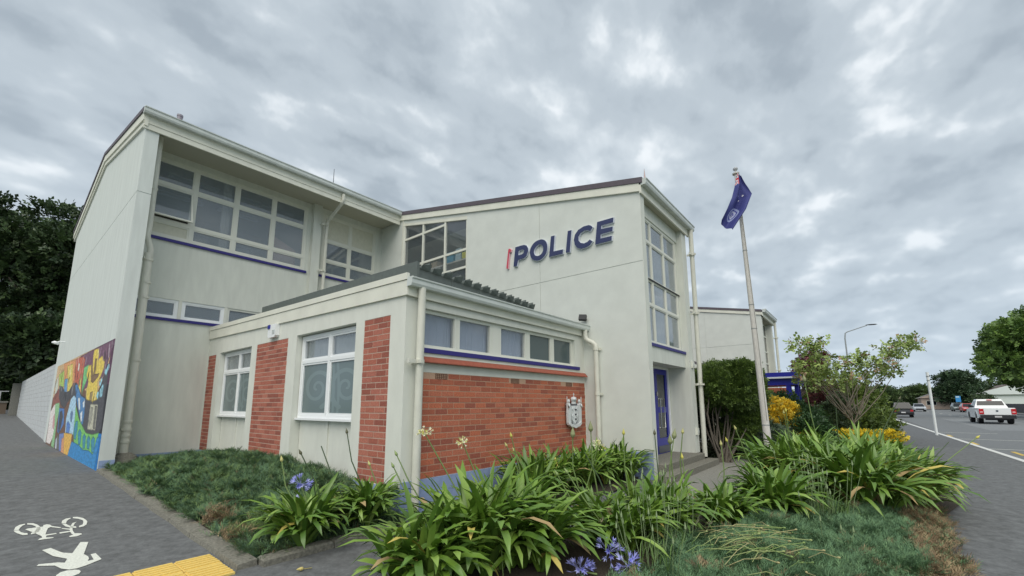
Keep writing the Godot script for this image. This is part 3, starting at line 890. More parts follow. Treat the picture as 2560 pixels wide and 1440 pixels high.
func main_wing() -> void:
	var t := thing("main_wing", "two-storey pale grey rendered wing with a mural on its gable wall", "building", Vector3(X0, 0.2, ZA))
	# gable wall with its projecting fin; scored by one level groove
	var pts := [[ZA, 0.0], [-23.4, 0.0], [-23.4, roof_y(-23.4) - 0.34], [-17.86, roof_y(-17.86) - 0.36], [ZA, roof_y(ZA) - 0.40]]
	var core := MB.new()
	var pc := PackedVector2Array()
	for p in pts: pc.append(Vector2(clampf(p[0], -23.385, ZA - 0.015), p[1] - (0.003 if p[1] > 1 else 0.0)))
	core.prism(pc, "x", X0 + 0.235, X0 + 0.015)
	obj("gable_core", core, M.render_gable, t)
	var lowp := MB.new()
	lowp.prism(V2([ZA, 0.0, -23.4, 0.0, -23.4, 6.262, ZA, 6.262]), "x", X0 + 0.25, X0)
	obj("gable_wall", lowp, M.render_gable, t)
	var upp := MB.new()
	upp.prism(V2([ZA, 6.28, -23.4, 6.28, -23.4, roof_y(-23.4) - 0.34, -17.86, roof_y(-17.86) - 0.36, ZA, roof_y(ZA) - 0.40]), "x", X0 + 0.25, X0)
	obj("gable_wall", upp, M.render_gable, t)
	var pl := MB.new()
	pl.box(Vector3(X0 + 0.008, 0.1, ZA + 0.0), Vector3(X0 + 0.254, 0.40, ZA + 0.004))
	pl.box(Vector3(X0 + 0.25, 0.1, ZA - 1.1), Vector3(X0 + 0.254, 0.40, ZA - 0.01))
	pl.box(Vector3(X0 + 0.25, 0.1, ZW + 0.0), Vector3(XL, 0.385, ZW + 0.004))
	obj("plinth", pl, M.plinth, t)
	# mural painted straight on the wall
	var mu := MB.new()
	var za := -12.23; var zb := -22.6
	mu.quad_uv(Vector3(X0 - 0.003, 0.16, za), Vector3(X0 - 0.003, 0.16, zb), Vector3(X0 - 0.003, 2.92, zb), Vector3(X0 - 0.003, 2.92, za), Vector3.LEFT,
		Vector2(0, 1), Vector2(1, 1), Vector2(1, 0), Vector2(0, 0))
	obj("mural", mu, mural_material(), t).set_meta("label", "bright painted mural of leaves, hills and blue water")
	# street face
	var f := MB.new()
	var holes := [Rect2(1.99, 5.68, 4.0, 2.1), Rect2(6.5, 5.68, 1.98, 2.08), Rect2(2.0, 3.66, 6.4, 0.48)]
	f.wall("z", ZW, ZW - 0.2, X0 + 0.25, XC, 0.1, 8.2, holes)
	obj("street_wall", f, M.render, t)
	boxed("pilaster", Vector3(6.12, 3.3, ZW + 0.001), Vector3(6.38, 7.98, ZW + 0.14), M.render, t)
	var back := MB.new()
	back.box(Vector3(X0 + 0.25, 0.1, -23.4), Vector3(19.0, 7.85, -23.2))
	back.box(Vector3(18.8, 0.1, -23.2), Vector3(19.0, 7.85, ZW - 0.2))
	obj("back_wall", back, M.render, t)
	# upper windows: four bays of three lights
	var pm := []
	for i in 4:
		for j in 3: pm.append(M.glass)
	pm[0] = M.panel     # painted-over light
	pm[1] = null        # opened sash
	window(t, "z", 1.0, ZW - 0.05, 1.99, 5.99, 5.68, 7.78, [3.0, 3.99, 4.98], [6.12, 7.1], 0.075, M.frame, pm, 0.035)
	var os := MB.new()
	var tilt := Transform3D(Basis(Vector3.RIGHT, -0.30), Vector3(2.5, 7.04, ZW - 0.02))
	var sb := MB.new()
	sb.wall("z", 0.02, -0.02, -0.46, 0.46, -0.92, 0.0, [Rect2(-0.42, -0.88, 0.84, 0.84)])
	for i in sb.v.size():
		os.v.append(tilt * sb.v[i]); os.n.append(tilt.basis * sb.n[i]); os.uv.append(Vector2.ZERO)
	var so := obj("open_sash", os, M.frame, t)
	var sp := MB.new()
	sp.box_t(Vector3(0.85, 0.85, 0.006), tilt * Transform3D(Basis(), Vector3(0, -0.46, 0)))
	obj("pane", sp, M.glass, so)
	# second group: panels above, lights below
	window(t, "z", 1.0, ZW - 0.05, 6.5, 8.48, 5.68, 7.76, [7.49], [6.2, 6.88], 0.07, M.frame, [M.glass, M.glass, M.panel, M.glass, M.glass, M.panel], 0.035)
	# high ground-floor strip
	window(t, "z", 1.0, ZW - 0.06, 2.0, 2.93, 3.66, 4.14, [], [], 0.055, M.white_frame, M.glass, 0.03)
	window(t, "z", 1.0, ZW - 0.06, 3.0, 3.95, 3.66, 4.14, [], [], 0.055, M.white_frame, M.glass, 0.03)
	window(t, "z", 1.0, ZW - 0.06, 4.02, 8.4, 3.66, 4.14, [5.1, 6.2, 7.3], [], 0.055, M.frame, M.glass)
	boxed("window_post", Vector3(2.93, 3.66, ZW - 0.12), Vector3(3.0, 4.14, ZW - 0.002), M.frame, t)
	boxed("window_post", Vector3(3.95, 3.66, ZW - 0.12), Vector3(4.02, 4.14, ZW - 0.002), M.frame, t)
	for s in [[1.95, 6.04, 5.605, 5.675], [6.46, 8.5, 5.605, 5.675], [1.95, 8.4, 3.585, 3.655]]:
		boxed("window_sill", Vector3(s[0], s[2], ZW + 0.001), Vector3(s[1], s[3], ZW + 0.05), M.navy, t)
	# rooms behind
	room(t, Vector3(1.95, 4.9, -17.5), Vector3(6.2, 7.9, ZW - 0.21), M.room)
	room(t, Vector3(6.3, 4.9, -17.5), Vector3(8.7, 7.9, ZW - 0.21), M.room_dark)
	room(t, Vector3(1.95, 1.5, -17.5), Vector3(8.6, 4.5, ZW - 0.21), M.room_dark)
	var ip := MB.new()
	ip.prism(V2([5.1, 5.0, 5.93, 5.0, 5.93, 6.45, 5.6, 6.6, 5.1, 6.8]), "z", ZW - 0.62, ZW - 0.58)
	obj("inner_partition", ip, plain(c8(214, 176, 156), 0.8), t)
	curtain(t, "z", ZW - 0.3, 3.72, 3.93, 5.6, 7.85, flat(c8(214, 216, 212), 0.9), 31)
	curtain(t, "z", ZW - 0.3, 2.02, 2.2, 5.6, 7.85, flat(c8(206, 208, 204), 0.9), 32)
	for q in [[3.3, 0.26, 0.3, c8(196, 192, 178)], [4.3, 0.5, 0.34, c8(120, 128, 140)], [4.75, 0.2, 0.2, c8(186, 150, 110)]]:
		boxed("storage_box", Vector3(q[0] - q[1] * 0.5, 5.702, ZW - 0.62), Vector3(q[0] + q[1] * 0.5, 5.702 + q[2], ZW - 0.34), flat(q[3], 0.8), t)
	boxed("inner_shelf", Vector3(2.0, 5.66, ZW - 0.75), Vector3(5.05, 5.7, ZW - 0.22), M.room, t)
	for q in [[2.6, -14.4], [4.2, -14.4], [2.6, -15.8], [4.2, -15.8]]:
		boxed("ceiling_fitting", Vector3(q[0], 7.82, q[1] - 0.1), Vector3(q[0] + 1.2, 7.88, q[1] + 0.1), flat(c8(236, 238, 238), 0.5), t)
	# eaves
	boxed("soffit", Vector3(X0 + 0.25, 7.94, ZW - 0.1), Vector3(XC - 0.02, 7.97, ZA + 0.02), M.soffit, t)
	boxed("fascia", Vector3(X0 - 0.06, 7.92, ZA + 0.022), Vector3(XC - 0.03, 8.13, ZA + 0.06), M.cream, t)
	boxed("fascia", Vector3(X0 - 0.05, 7.79, ZA + 0.005), Vector3(XC - 0.03, 7.918, ZA + 0.045), M.cream, t)
	gutter_run("gutter", "z", 1.0, X0 - 0.08, XC - 0.05, 8.1, ZA + 0.062, M.gutter, t, 0.15)
	# roof sheets and barge boards up the gable
	var r := MB.new()
	for s in [[ZA + 0.1, -17.86], [-17.86, -23.7]]:
		var y0 := roof_y(s[0]); var y1 := roof_y(s[1])
		r.hexa([Vector3(X0 - 0.1, y0 - 0.1, s[0]), Vector3(19.1, y0 - 0.1, s[0]), Vector3(19.1, y1 - 0.1, s[1]), Vector3(X0 - 0.1, y1 - 0.1, s[1])],
			[Vector3(X0 - 0.1, y0, s[0]), Vector3(19.1, y0, s[0]), Vector3(19.1, y1, s[1]), Vector3(X0 - 0.1, y1, s[1])])
	obj("roof", r, M.roof_dark, t)
	for s in [[ZA + 0.07, -17.86], [-17.86, -23.72]]:
		for k in [[0.101, 0.30, 0.075], [0.30, 0.42, 0.045]]:
			var b := MB.new()
			var ya := roof_y(s[0]); var yb := roof_y(s[1])
			b.hexa([Vector3(X0 - k[2], ya - k[1], s[0]), Vector3(X0 + 0.02, ya - k[1], s[0]), Vector3(X0 + 0.02, yb - k[1], s[1]), Vector3(X0 - k[2], yb - k[1], s[1])],
				[Vector3(X0 - k[2], ya - k[0], s[0]), Vector3(X0 + 0.02, ya - k[0], s[0]), Vector3(X0 + 0.02, yb - k[0], s[1]), Vector3(X0 - k[2], yb - k[0], s[1])])
			obj("barge_board", b, M.cream, t)
	var flue := MB.new()
	flue.lathe([Vector2(0.06, 8.2), Vector2(0.06, 8.86), Vector2(0.068, 8.87), Vector2(0.068, 8.92), Vector2(0.0, 8.93)], 14, Transform3D(Basis(), Vector3(2.42, 0, -13.0)))
	obj("flue", flue, plain(c8(150, 145, 155), 0.5), t)
	# downpipes
	downpipe(t, [Vector3(2.03, 7.93, ZA - 0.4), Vector3(2.05, 5.62, ZA - 0.42), Vector3(2.02, 5.4, ZA - 0.36), Vector3(2.12, 5.12, ZA - 0.36), Vector3(2.12, 4.9, ZA - 0.36)], 0.062, [6.6], Vector3(-1, 0, 0), M.pipe)
	downpipe(t, [Vector3(2.1, 5.0, ZA - 0.38), Vector3(2.12, 0.45, ZA - 0.38)], 0.084, [4.85, 1.0], Vector3(-1, 0, 0), M.pipe, [4.3, 3.95, 2.5, 1.15, 0.85, 0.72])
	var sump := MB.new()
	sump.lathe([Vector2(0.2, 0.18), Vector2(0.24, 0.3), Vector2(0.19, 0.42), Vector2(0.1, 0.5), Vector2(0.0, 0.5)], 9, Transform3D(Basis().scaled(Vector3(1.1, 1, 0.8)), Vector3(2.14, 0, ZA - 0.34)))
	obj("gully_surround", sump, M.concrete_old, t)
	downpipe(t, [Vector3(6.5, 8.06, ZA + 0.1), Vector3(6.5, 7.8, ZA + 0.1), Vector3(6.52, 7.42, ZW + 0.22), Vector3(6.52, 3.4, ZW + 0.2)], 0.05, [7.3, 5.75], Vector3(-1, 0, 0), M.pipe)
	# vent in the plinth
	var gr := MB.new()
	gr.wall("z", ZW + 0.016, ZW + 0.006, 2.89, 3.23, 0.24, 0.34, [Rect2(2.9, 0.25, 0.06, 0.035), Rect2(2.97, 0.25, 0.06, 0.035), Rect2(3.04, 0.25, 0.06, 0.035), Rect2(3.11, 0.25, 0.06, 0.035), Rect2(3.17, 0.25, 0.05, 0.035),
		Rect2(2.9, 0.295, 0.06, 0.035), Rect2(2.97, 0.295, 0.06, 0.035), Rect2(3.04, 0.295, 0.06, 0.035), Rect2(3.11, 0.295, 0.06, 0.035), Rect2(3.17, 0.295, 0.05, 0.035)])
	obj("floor_vent", gr, M.black, t)

# ---------------------------------------------------------------- brick annex
func annex_y(z: float) -> float:
	return (ZL - z) * 0.022

func koru_material() -> StandardMaterial3D:
	# etched film: pale spirals on grey
	var w := 384; var h := 512
	var im := Image.create(w, h, false, Image.FORMAT_RGB8)
	im.fill(c8(106, 122, 124))
	var pale := c8(119, 136, 138)
	for side in [0, 1]:
		var cx := 112.0 if side == 0 else 306.0
		var pts := []
		for i in 150:
			var a := i * 0.078
			var r := 14.0 + a * 13.5
			pts.append(Vector2(cx + cos(a + 2.2) * r * (1.0 if side == 0 else -1.0) * 0.66, 255.0 + sin(a + 2.2) * r * 1.15))
		for i in pts.size() - 1:
			var p: Vector2 = pts[i]
			if (p.x > 196.0) == (side == 0): continue
			var q := PackedVector2Array()
			var rr := 10.0 + i * 0.075
			for j in 12: q.append(p + Vector2(cos(TAU * j / 12) * 0.75, sin(TAU * j / 12)) * rr)
			scan_fill(im, q, pale)
	for k in 2:
		var q := PackedVector2Array()
		for i in 20: q.append(Vector2(196 + k * 34 + i * 2.6 - pow(i * 0.3, 2), 10 + i * 26))
		for i in range(19, -1, -1): q.append(Vector2(212 + k * 34 + i * 2.6 - pow(i * 0.3, 2), 10 + i * 26))
		scan_fill(im, q, pale)
	var m := plain(Color.WHITE, 0.14)
	m.albedo_texture = ImageTexture.create_from_image(im)
	return m

func brick_field(out: Array, axis: String, face: float, u0: float, u1: float, v0: float, courses: int, ch: float, holes: Array, kind: String) -> void:
	# running bond; the bricks stand 4 mm or so proud of the mortar
	var bl := 0.245
	for j in courses:
		var y0 := v0 + j * ch + 0.007; var y1 := v0 + (j + 1) * ch - 0.007
		var u := u0 - (bl * 0.5 if j % 2 == 1 else 0.0)
		while u < u1 - 0.01:
			var a := maxf(u + 0.006, u0); var b := minf(u + bl - 0.006, u1)
			u += bl
			if b - a < 0.03: continue
			var skip := false
			for hq in holes:
				if hq.intersects(Rect2(a, y0, b - a, y1 - y0)): skip = true
			if skip: continue
			var c := Vector3(face, (y0 + y1) * 0.5, (a + b) * 0.5) if axis == "x" else Vector3((a + b) * 0.5, (y0 + y1) * 0.5, face)
			out.append({"c": c, "len": b - a, "h": y1 - y0, "axis": axis, "kind": kind})

func brick_annex() -> void:
	var t := thing("brick_annex", "single-storey pale annex with red brick panels and a grey ribbed roof", "building", Vector3(XL, 0.1, ZL))
	# side wall with its window recesses and brick panels
	var panels := [Rect2(-5.98, 0.40, 0.68, 2.41), Rect2(-10.13, 0.40, 1.5, 2.40), Rect2(-13.24, 0.40, 0.55, 2.38)]
	var recs := [Rect2(-8.27, 0.05, 2.05, 2.76), Rect2(-12.4, 0.05, 1.97, 2.75)]
	var w := MB.new()
	var hs := []
	hs.append_array(panels); hs.append_array(recs)
	w.wall("x", XL, XL + 0.22, ZW + 0.001, ZL, 0.05, 3.06, hs)
	obj("side_wall", w, M.render_old, t)
	var tw := MB.new()
	tw.hexa([Vector3(XL, 3.06, ZL), Vector3(XL + 0.22, 3.06, ZL), Vector3(XL + 0.22, 3.06, ZW), Vector3(XL, 3.06, ZW)],
		[Vector3(XL, 3.12, ZL), Vector3(XL + 0.22, 3.12, ZL), Vector3(XL + 0.22, 3.12 + annex_y(ZW), ZW), Vector3(XL, 3.12 + annex_y(ZW), ZW)])
	obj("side_wall", tw, M.render_old, t)
	boxed("plinth", Vector3(XL - 0.006, 0.0, ZW + 0.02), Vector3(XL, 0.405, -12.42), M.plinth, t)
	boxed("plinth", Vector3(XL - 0.006, 0.0, -10.42), Vector3(XL, 0.395, -8.28), M.plinth, t)
	boxed("plinth", Vector3(XL - 0.006, 0.0, -6.21), Vector3(XL, 0.395, ZL + 0.006), M.plinth, t)
	boxed("plinth", Vector3(XL, 0.0, ZL), Vector3(XC - 0.01, 0.47, ZL + 0.012), M.plinth, t)
	# recessed windows over painted panels
	var film := koru_material()
	for q in [[-8.27, -6.22, -7.22], [-12.4, -10.43, -11.4]]:
		var x := XL + 0.14
		var win := window(t, "x", -1.0, x, q[0] + 0.02, q[1] - 0.02, 1.27, 2.79, [q[2]], [2.3], 0.06, M.white_frame, [null, M.glass_clear, null, M.glass_clear], 0.035)
		curtain(t, "x", XL + 0.185, q[0] + 0.03, q[1] - 0.03, 2.28, 2.78, flat(c8(150, 160, 164), 0.9), 5)
		for k in 2:
			var a: float = q[0] + 0.08 if k == 0 else q[2] + 0.03
			var b: float = q[2] - 0.03 if k == 0 else q[1] - 0.08
			var g := MB.new()
			# seen from the street, -z lies to the left
			g.quad_uv(Vector3(x - 0.002, 1.33, a), Vector3(x - 0.002, 1.33, b), Vector3(x - 0.002, 2.27, b), Vector3(x - 0.002, 2.27, a), Vector3.LEFT,
				Vector2(0.5 * k, 1), Vector2(0.5 * k + 0.5, 1), Vector2(0.5 * k + 0.5, 0), Vector2(0.5 * k, 0))
			obj("pane", g, film, win).set_meta("label", "frosted pane with pale spiral pattern")
		boxed("window_ledge", Vector3(XL + 0.06, 1.235, q[0] + 0.004), Vector3(XL + 0.2, 1.268, q[1] - 0.004), M.white_frame, t)
		for k in 2:
			var a: float = q[0] + 0.01 if k == 0 else q[2] + 0.025
			var b: float = q[2] - 0.025 if k == 0 else q[1] - 0.01
			boxed("spandrel_panel", Vector3(XL + 0.17, 0.06, a), Vector3(XL + 0.19, 1.23, b), M.render_old, t)
		boxed("cover_strip", Vector3(XL + 0.145, 0.06, q[2] - 0.024), Vector3(XL + 0.19, 1.23, q[2] + 0.024), M.render_old, t)
		boxed("recess_lining", Vector3(XL + 0.191, 0.06, q[0]), Vector3(XL + 0.215, 1.235, q[1]), M.render_old, t)
		boxed("recess_lining", Vector3(XL + 0.205, 1.24, q[0]), Vector3(XL + 0.215, 2.8, q[1]), M.room, t)
	# front wall
	var fw := MB.new()
	var lights := [[3.98, 4.72], [4.79, 5.57], [5.82, 6.58], [6.69, 7.44], [7.54, 8.26]]
	fw.wall("z", ZL, ZL - 0.22, XL + 0.22, XC, 0.05, 3.06, [Rect2(4.03, 0.47, 4.67, 1.5), Rect2(3.95, 2.33, 4.36, 0.59)])
	obj("front_wall", fw, M.render_old, t)
	for l in lights:
		window(t, "z", 1.0, ZL - 0.1, l[0] - 0.025, l[1] + 0.025, 2.335, 2.915, [], [], 0.05, M.frame, M.glass_clear if l[0] < 6.6 else M.obscure2)
		if l[0] < 6.6: curtain(t, "z", ZL - 0.19, l[0], l[1], 2.34, 2.91, flat(c8(160, 172, 192), 0.9), int(l[0] * 10.0))
	room(t, Vector3(3.95, 1.6, -8.5), Vector3(8.68, 3.0, ZL - 0.221), M.room)
	var lx := 3.95
	for l in lights:
		if l[0] - 0.025 - lx > 0.003: boxed("window_post", Vector3(lx, 2.335, ZL - 0.15), Vector3(l[0] - 0.026, 2.915, ZL - 0.06), M.frame, t)
		lx = l[1] + 0.026
	boxed("window_post", Vector3(lx, 2.335, ZL - 0.15), Vector3(8.31, 2.915, ZL - 0.06), M.frame, t)
	boxed("window_sill", Vector3(3.97, 2.25, ZL + 0.001), Vector3(8.42, 2.318, ZL + 0.055), M.navy, t)
	boxed("sill_board", Vector3(3.97, 2.195, ZL + 0.001), Vector3(8.5, 2.248, ZL + 0.03), M.cream, t)
	var rs := MB.new()
	rs.prism(V2([ZL + 0.002, 2.105, ZL + 0.095, 2.105, ZL + 0.095, 2.118, ZL + 0.032, 2.193, ZL + 0.002, 2.193]), "x", 3.97, 8.68)
	obj("brick_coping", rs, M.red_sill, t)
	# bricks
	var all := []
	var vents := [Rect2(4.26, 1.875, 0.25, 0.09), Rect2(6.04, 1.875, 0.25, 0.09), Rect2(7.9, 1.875, 0.25, 0.09)]
	brick_field(all, "x", XL, -5.98, -5.30, 0.40, 27, 0.0892, [], "a")
	brick_field(all, "x", XL, -10.13, -8.63, 0.40, 27, 0.0889, [], "a")
	brick_field(all, "x", XL, -13.24, -12.69, 0.40, 27, 0.0881, [], "a")
	brick_field(all, "z", ZL, 4.03, 8.70, 0.47, 17, 0.0882, vents, "b")
	var eye := Vector3(0, EYE, 0)
	for q in all:
		var d: float = q.c.distance_to(eye)
		var nrm := Vector3.LEFT if q.axis == "x" else Vector3.BACK
		q.size = q.len * q.h * absf((eye - q.c).normalized().dot(nrm)) / (d * d)
	all.sort_custom(func(a, b): return a.size > b.size)
	var meshes := {}
	var rest := {}
	var pans := []
	for p in panels:
		var pm := MB.new()
		pm.box(Vector3(XL + 0.0065, p.position.y - 0.01, p.position.x - 0.01), Vector3(XL + 0.2, p.end.y + 0.01, p.end.x + 0.01))
		pans.append(obj("brick_panel", pm, M.mortar_pale, t))
	var fm := MB.new()
	fm.box(Vector3(4.02, 0.46, ZL - 0.2), Vector3(8.71, 1.98, ZL - 0.0035))
	pans.append(obj("brick_panel", fm, M.mortar, t))
	var at_panel := func(q: Dictionary) -> int:
		if q.kind == "b": return 3
		return 0 if q.c.z > -7.0 else 1 if q.c.z > -11.0 else 2
	for i in all.size():
		var q: Dictionary = all[i]
		var ln := snappedf(q.len, 0.02)
		var proud := rng.randf_range(-0.0015, 0.0015) + (0.0 if q.kind == "b" else -0.003)
		var mats: Array = M.brick_a if q.kind == "a" else M.brick_b
		var mi := rng.randi() % mats.size()
		var half := Vector3(q.len * 0.5, q.h * 0.5, 0.03)
		if i < 300:
			var key := "%s%.2f%.3f" % [q.axis, ln, q.h]
			if not meshes.has(key):
				var b := MB.new()
				var s := Vector3(0.06, q.h, q.len) if q.axis == "x" else Vector3(q.len, q.h, 0.06)
				b.box(-s * 0.5, s * 0.5)
				meshes[key] = b.mesh()
			var o := put("brick", meshes[key], mats[mi], pans[at_panel.call(q)])
			o.position = q.c + (Vector3(0.03 - proud, 0, 0) if q.axis == "x" else Vector3(0, 0, -0.03 + proud))
		else:
			var key2 := "%d %d" % [at_panel.call(q), mi]
			if not rest.has(key2): rest[key2] = [MB.new(), mats[mi], at_panel.call(q)]
			var s2 := Vector3(0.06, q.h, q.len) if q.axis == "x" else Vector3(q.len, q.h, 0.06)
			var c: Vector3 = q.c + (Vector3(0.03 - proud, 0, 0) if q.axis == "x" else Vector3(0, 0, -0.03 + proud))
			rest[key2][0].box(c - s2 * 0.5, c + s2 * 0.5)
	for k in rest:
		var o := obj("far_bricks", rest[k][0], rest[k][1], pans[rest[k][2]])
		o.set_meta("kind", "stuff")
	for v in vents:
		var g := MB.new()
		var hs2 := []
		for i in 6:
			for j in 3: hs2.append(Rect2(v.position.x + 0.018 + i * 0.037, v.position.y + 0.012 + j * 0.024, 0.026, 0.016))
		g.wall("z", ZL + 0.002, ZL - 0.02, v.position.x + 0.006, v.end.x - 0.006, v.position.y + 0.004, v.end.y - 0.004, hs2)
		obj("air_vent", g, plain(c8(112, 80, 62), 0.8), t)
	# eaves: flat soffit, boards and gutter
	boxed("soffit", Vector3(3.96, 2.921, ZL - 0.2), Vector3(XC - 0.01, 2.93, ZL - 0.01), M.soffit, t)
	boxed("fascia", Vector3(XL - 0.02, 3.04, ZL + 0.025), Vector3(XC - 0.02, 3.24, ZL + 0.055), M.cream, t)
	gutter_run("gutter", "z", 1.0, XL - 0.03, XC + 0.02, 3.165, ZL + 0.056, M.gutter, t, 0.13)
	var fb := MB.new()
	var ya := annex_y(ZW + 0.3)
	for k in [[3.045, 3.262, 0.035], [3.268, 3.365, 0.05]]:
		fb.hexa([Vector3(XL - k[2], k[0], ZL + 0.06), Vector3(XL - 0.001, k[0], ZL + 0.06), Vector3(XL - 0.001, k[0] + ya, ZW + 0.02), Vector3(XL - k[2], k[0] + ya, ZW + 0.02)],
			[Vector3(XL - k[2], k[1], ZL + 0.06), Vector3(XL - 0.001, k[1], ZL + 0.06), Vector3(XL - 0.001, k[1] + ya, ZW + 0.02), Vector3(XL - k[2], k[1] + ya, ZW + 0.02)])
	obj("side_fascia", fb, M.cream, t)
	var rf := MB.new()
	rf.hexa([Vector3(XL - 0.001, 3.13, ZL + 0.02), Vector3(XC, 3.13, ZL + 0.02), Vector3(XC, 3.13 + ya, ZW), Vector3(XL - 0.001, 3.13 + ya, ZW)],
		[Vector3(XL - 0.001, 3.3, ZL + 0.02), Vector3(XC, 3.3, ZL + 0.02), Vector3(XC, 3.3 + ya, ZW), Vector3(XL - 0.001, 3.3 + ya, ZW)])
	var roof := obj("roof", rf, M.roof_grey, t)
	# ribbed trough roofing above, with its side flashing and turned-up pan ends
	var fl := MB.new()
	fl.hexa([Vector3(3.93, 3.28, -5.03), Vector3(3.98, 3.28, -5.03), Vector3(3.98, 3.38, -10.7), Vector3(3.93, 3.38, -10.7)],
		[Vector3(3.93, 3.64, -5.03), Vector3(3.98, 3.64, -5.03), Vector3(3.98, 3.76, -10.7), Vector3(3.93, 3.76, -10.7)])
	obj("side_flashing", fl, M.roof_grey, roof)
	var n := 13
	for i in n:
		var x0 := 3.985 + i * 0.226
		var top := 3.655 - i * 0.011
		var rib := MB.new()
		rib.prism(V2([x0, 3.28, x0 + 0.226, 3.28, x0 + 0.226, top - 0.06, x0 + 0.215, top + 0.03, x0 + 0.195, top - 0.04, x0 + 0.1, top - 0.10, x0 + 0.03, top - 0.085, x0, top - 0.09]), "z", -10.6, -5.06 - 0.004 * (i % 3))
		obj("rib", rib, M.roof_grey, roof)
		var lip := MB.new()
		lip.hexa([Vector3(x0 + 0.02, top - 0.12, -5.05), Vector3(x0 + 0.2, top - 0.12, -5.05), Vector3(x0 + 0.205, top - 0.12, -5.035), Vector3(x0 + 0.02, top - 0.12, -5.035)],
			[Vector3(x0 + 0.02, top - 0.06, -5.0), Vector3(x0 + 0.2, top - 0.02, -5.0), Vector3(x0 + 0.2, top - 0.02, -4.99), Vector3(x0 + 0.02, top - 0.06, -4.99)])
		obj("pan_end", lip, M.roof_grey, roof)
	# downpipes
	downpipe(t, [Vector3(3.88, 3.17, ZL + 0.115), Vector3(3.88, 0.1, ZL + 0.085)], 0.055, [2.1], Vector3(-1, 0, 0), M.pipe)
	downpipe(t, [Vector3(8.58, 3.18, ZL + 0.12), Vector3(8.58, 2.96, ZL + 0.12), Vector3(8.62, 2.83, ZL + 0.36), Vector3(8.62, 0.2, ZL + 0.36)], 0.052, [2.72, 1.72], Vector3(1, 0, 0), M.pipe)

# ---------------------------------------------------------------- entrance wing
func wing_top(z: float) -> float:
	return 6.15 + (ZC - z) * 0.2055

func sloped_board(called: String, x0: float, x1: float, z0: float, z1: float, lo: float, hi: float, m: Material, parent: Node) -> void:
	var b := MB.new()
	var a := wing_top(z0); var c := wing_top(z1)
	b.hexa([Vector3(x0, a + lo, z0), Vector3(x1, a + lo, z0), Vector3(x1, c + lo, z1), Vector3(x0, c + lo, z1)],
		[Vector3(x0, a + hi, z0), Vector3(x1, a + hi, z0), Vector3(x1, c + hi, z1), Vector3(x0, c + hi, z1)])
	obj(called, b, m, parent)

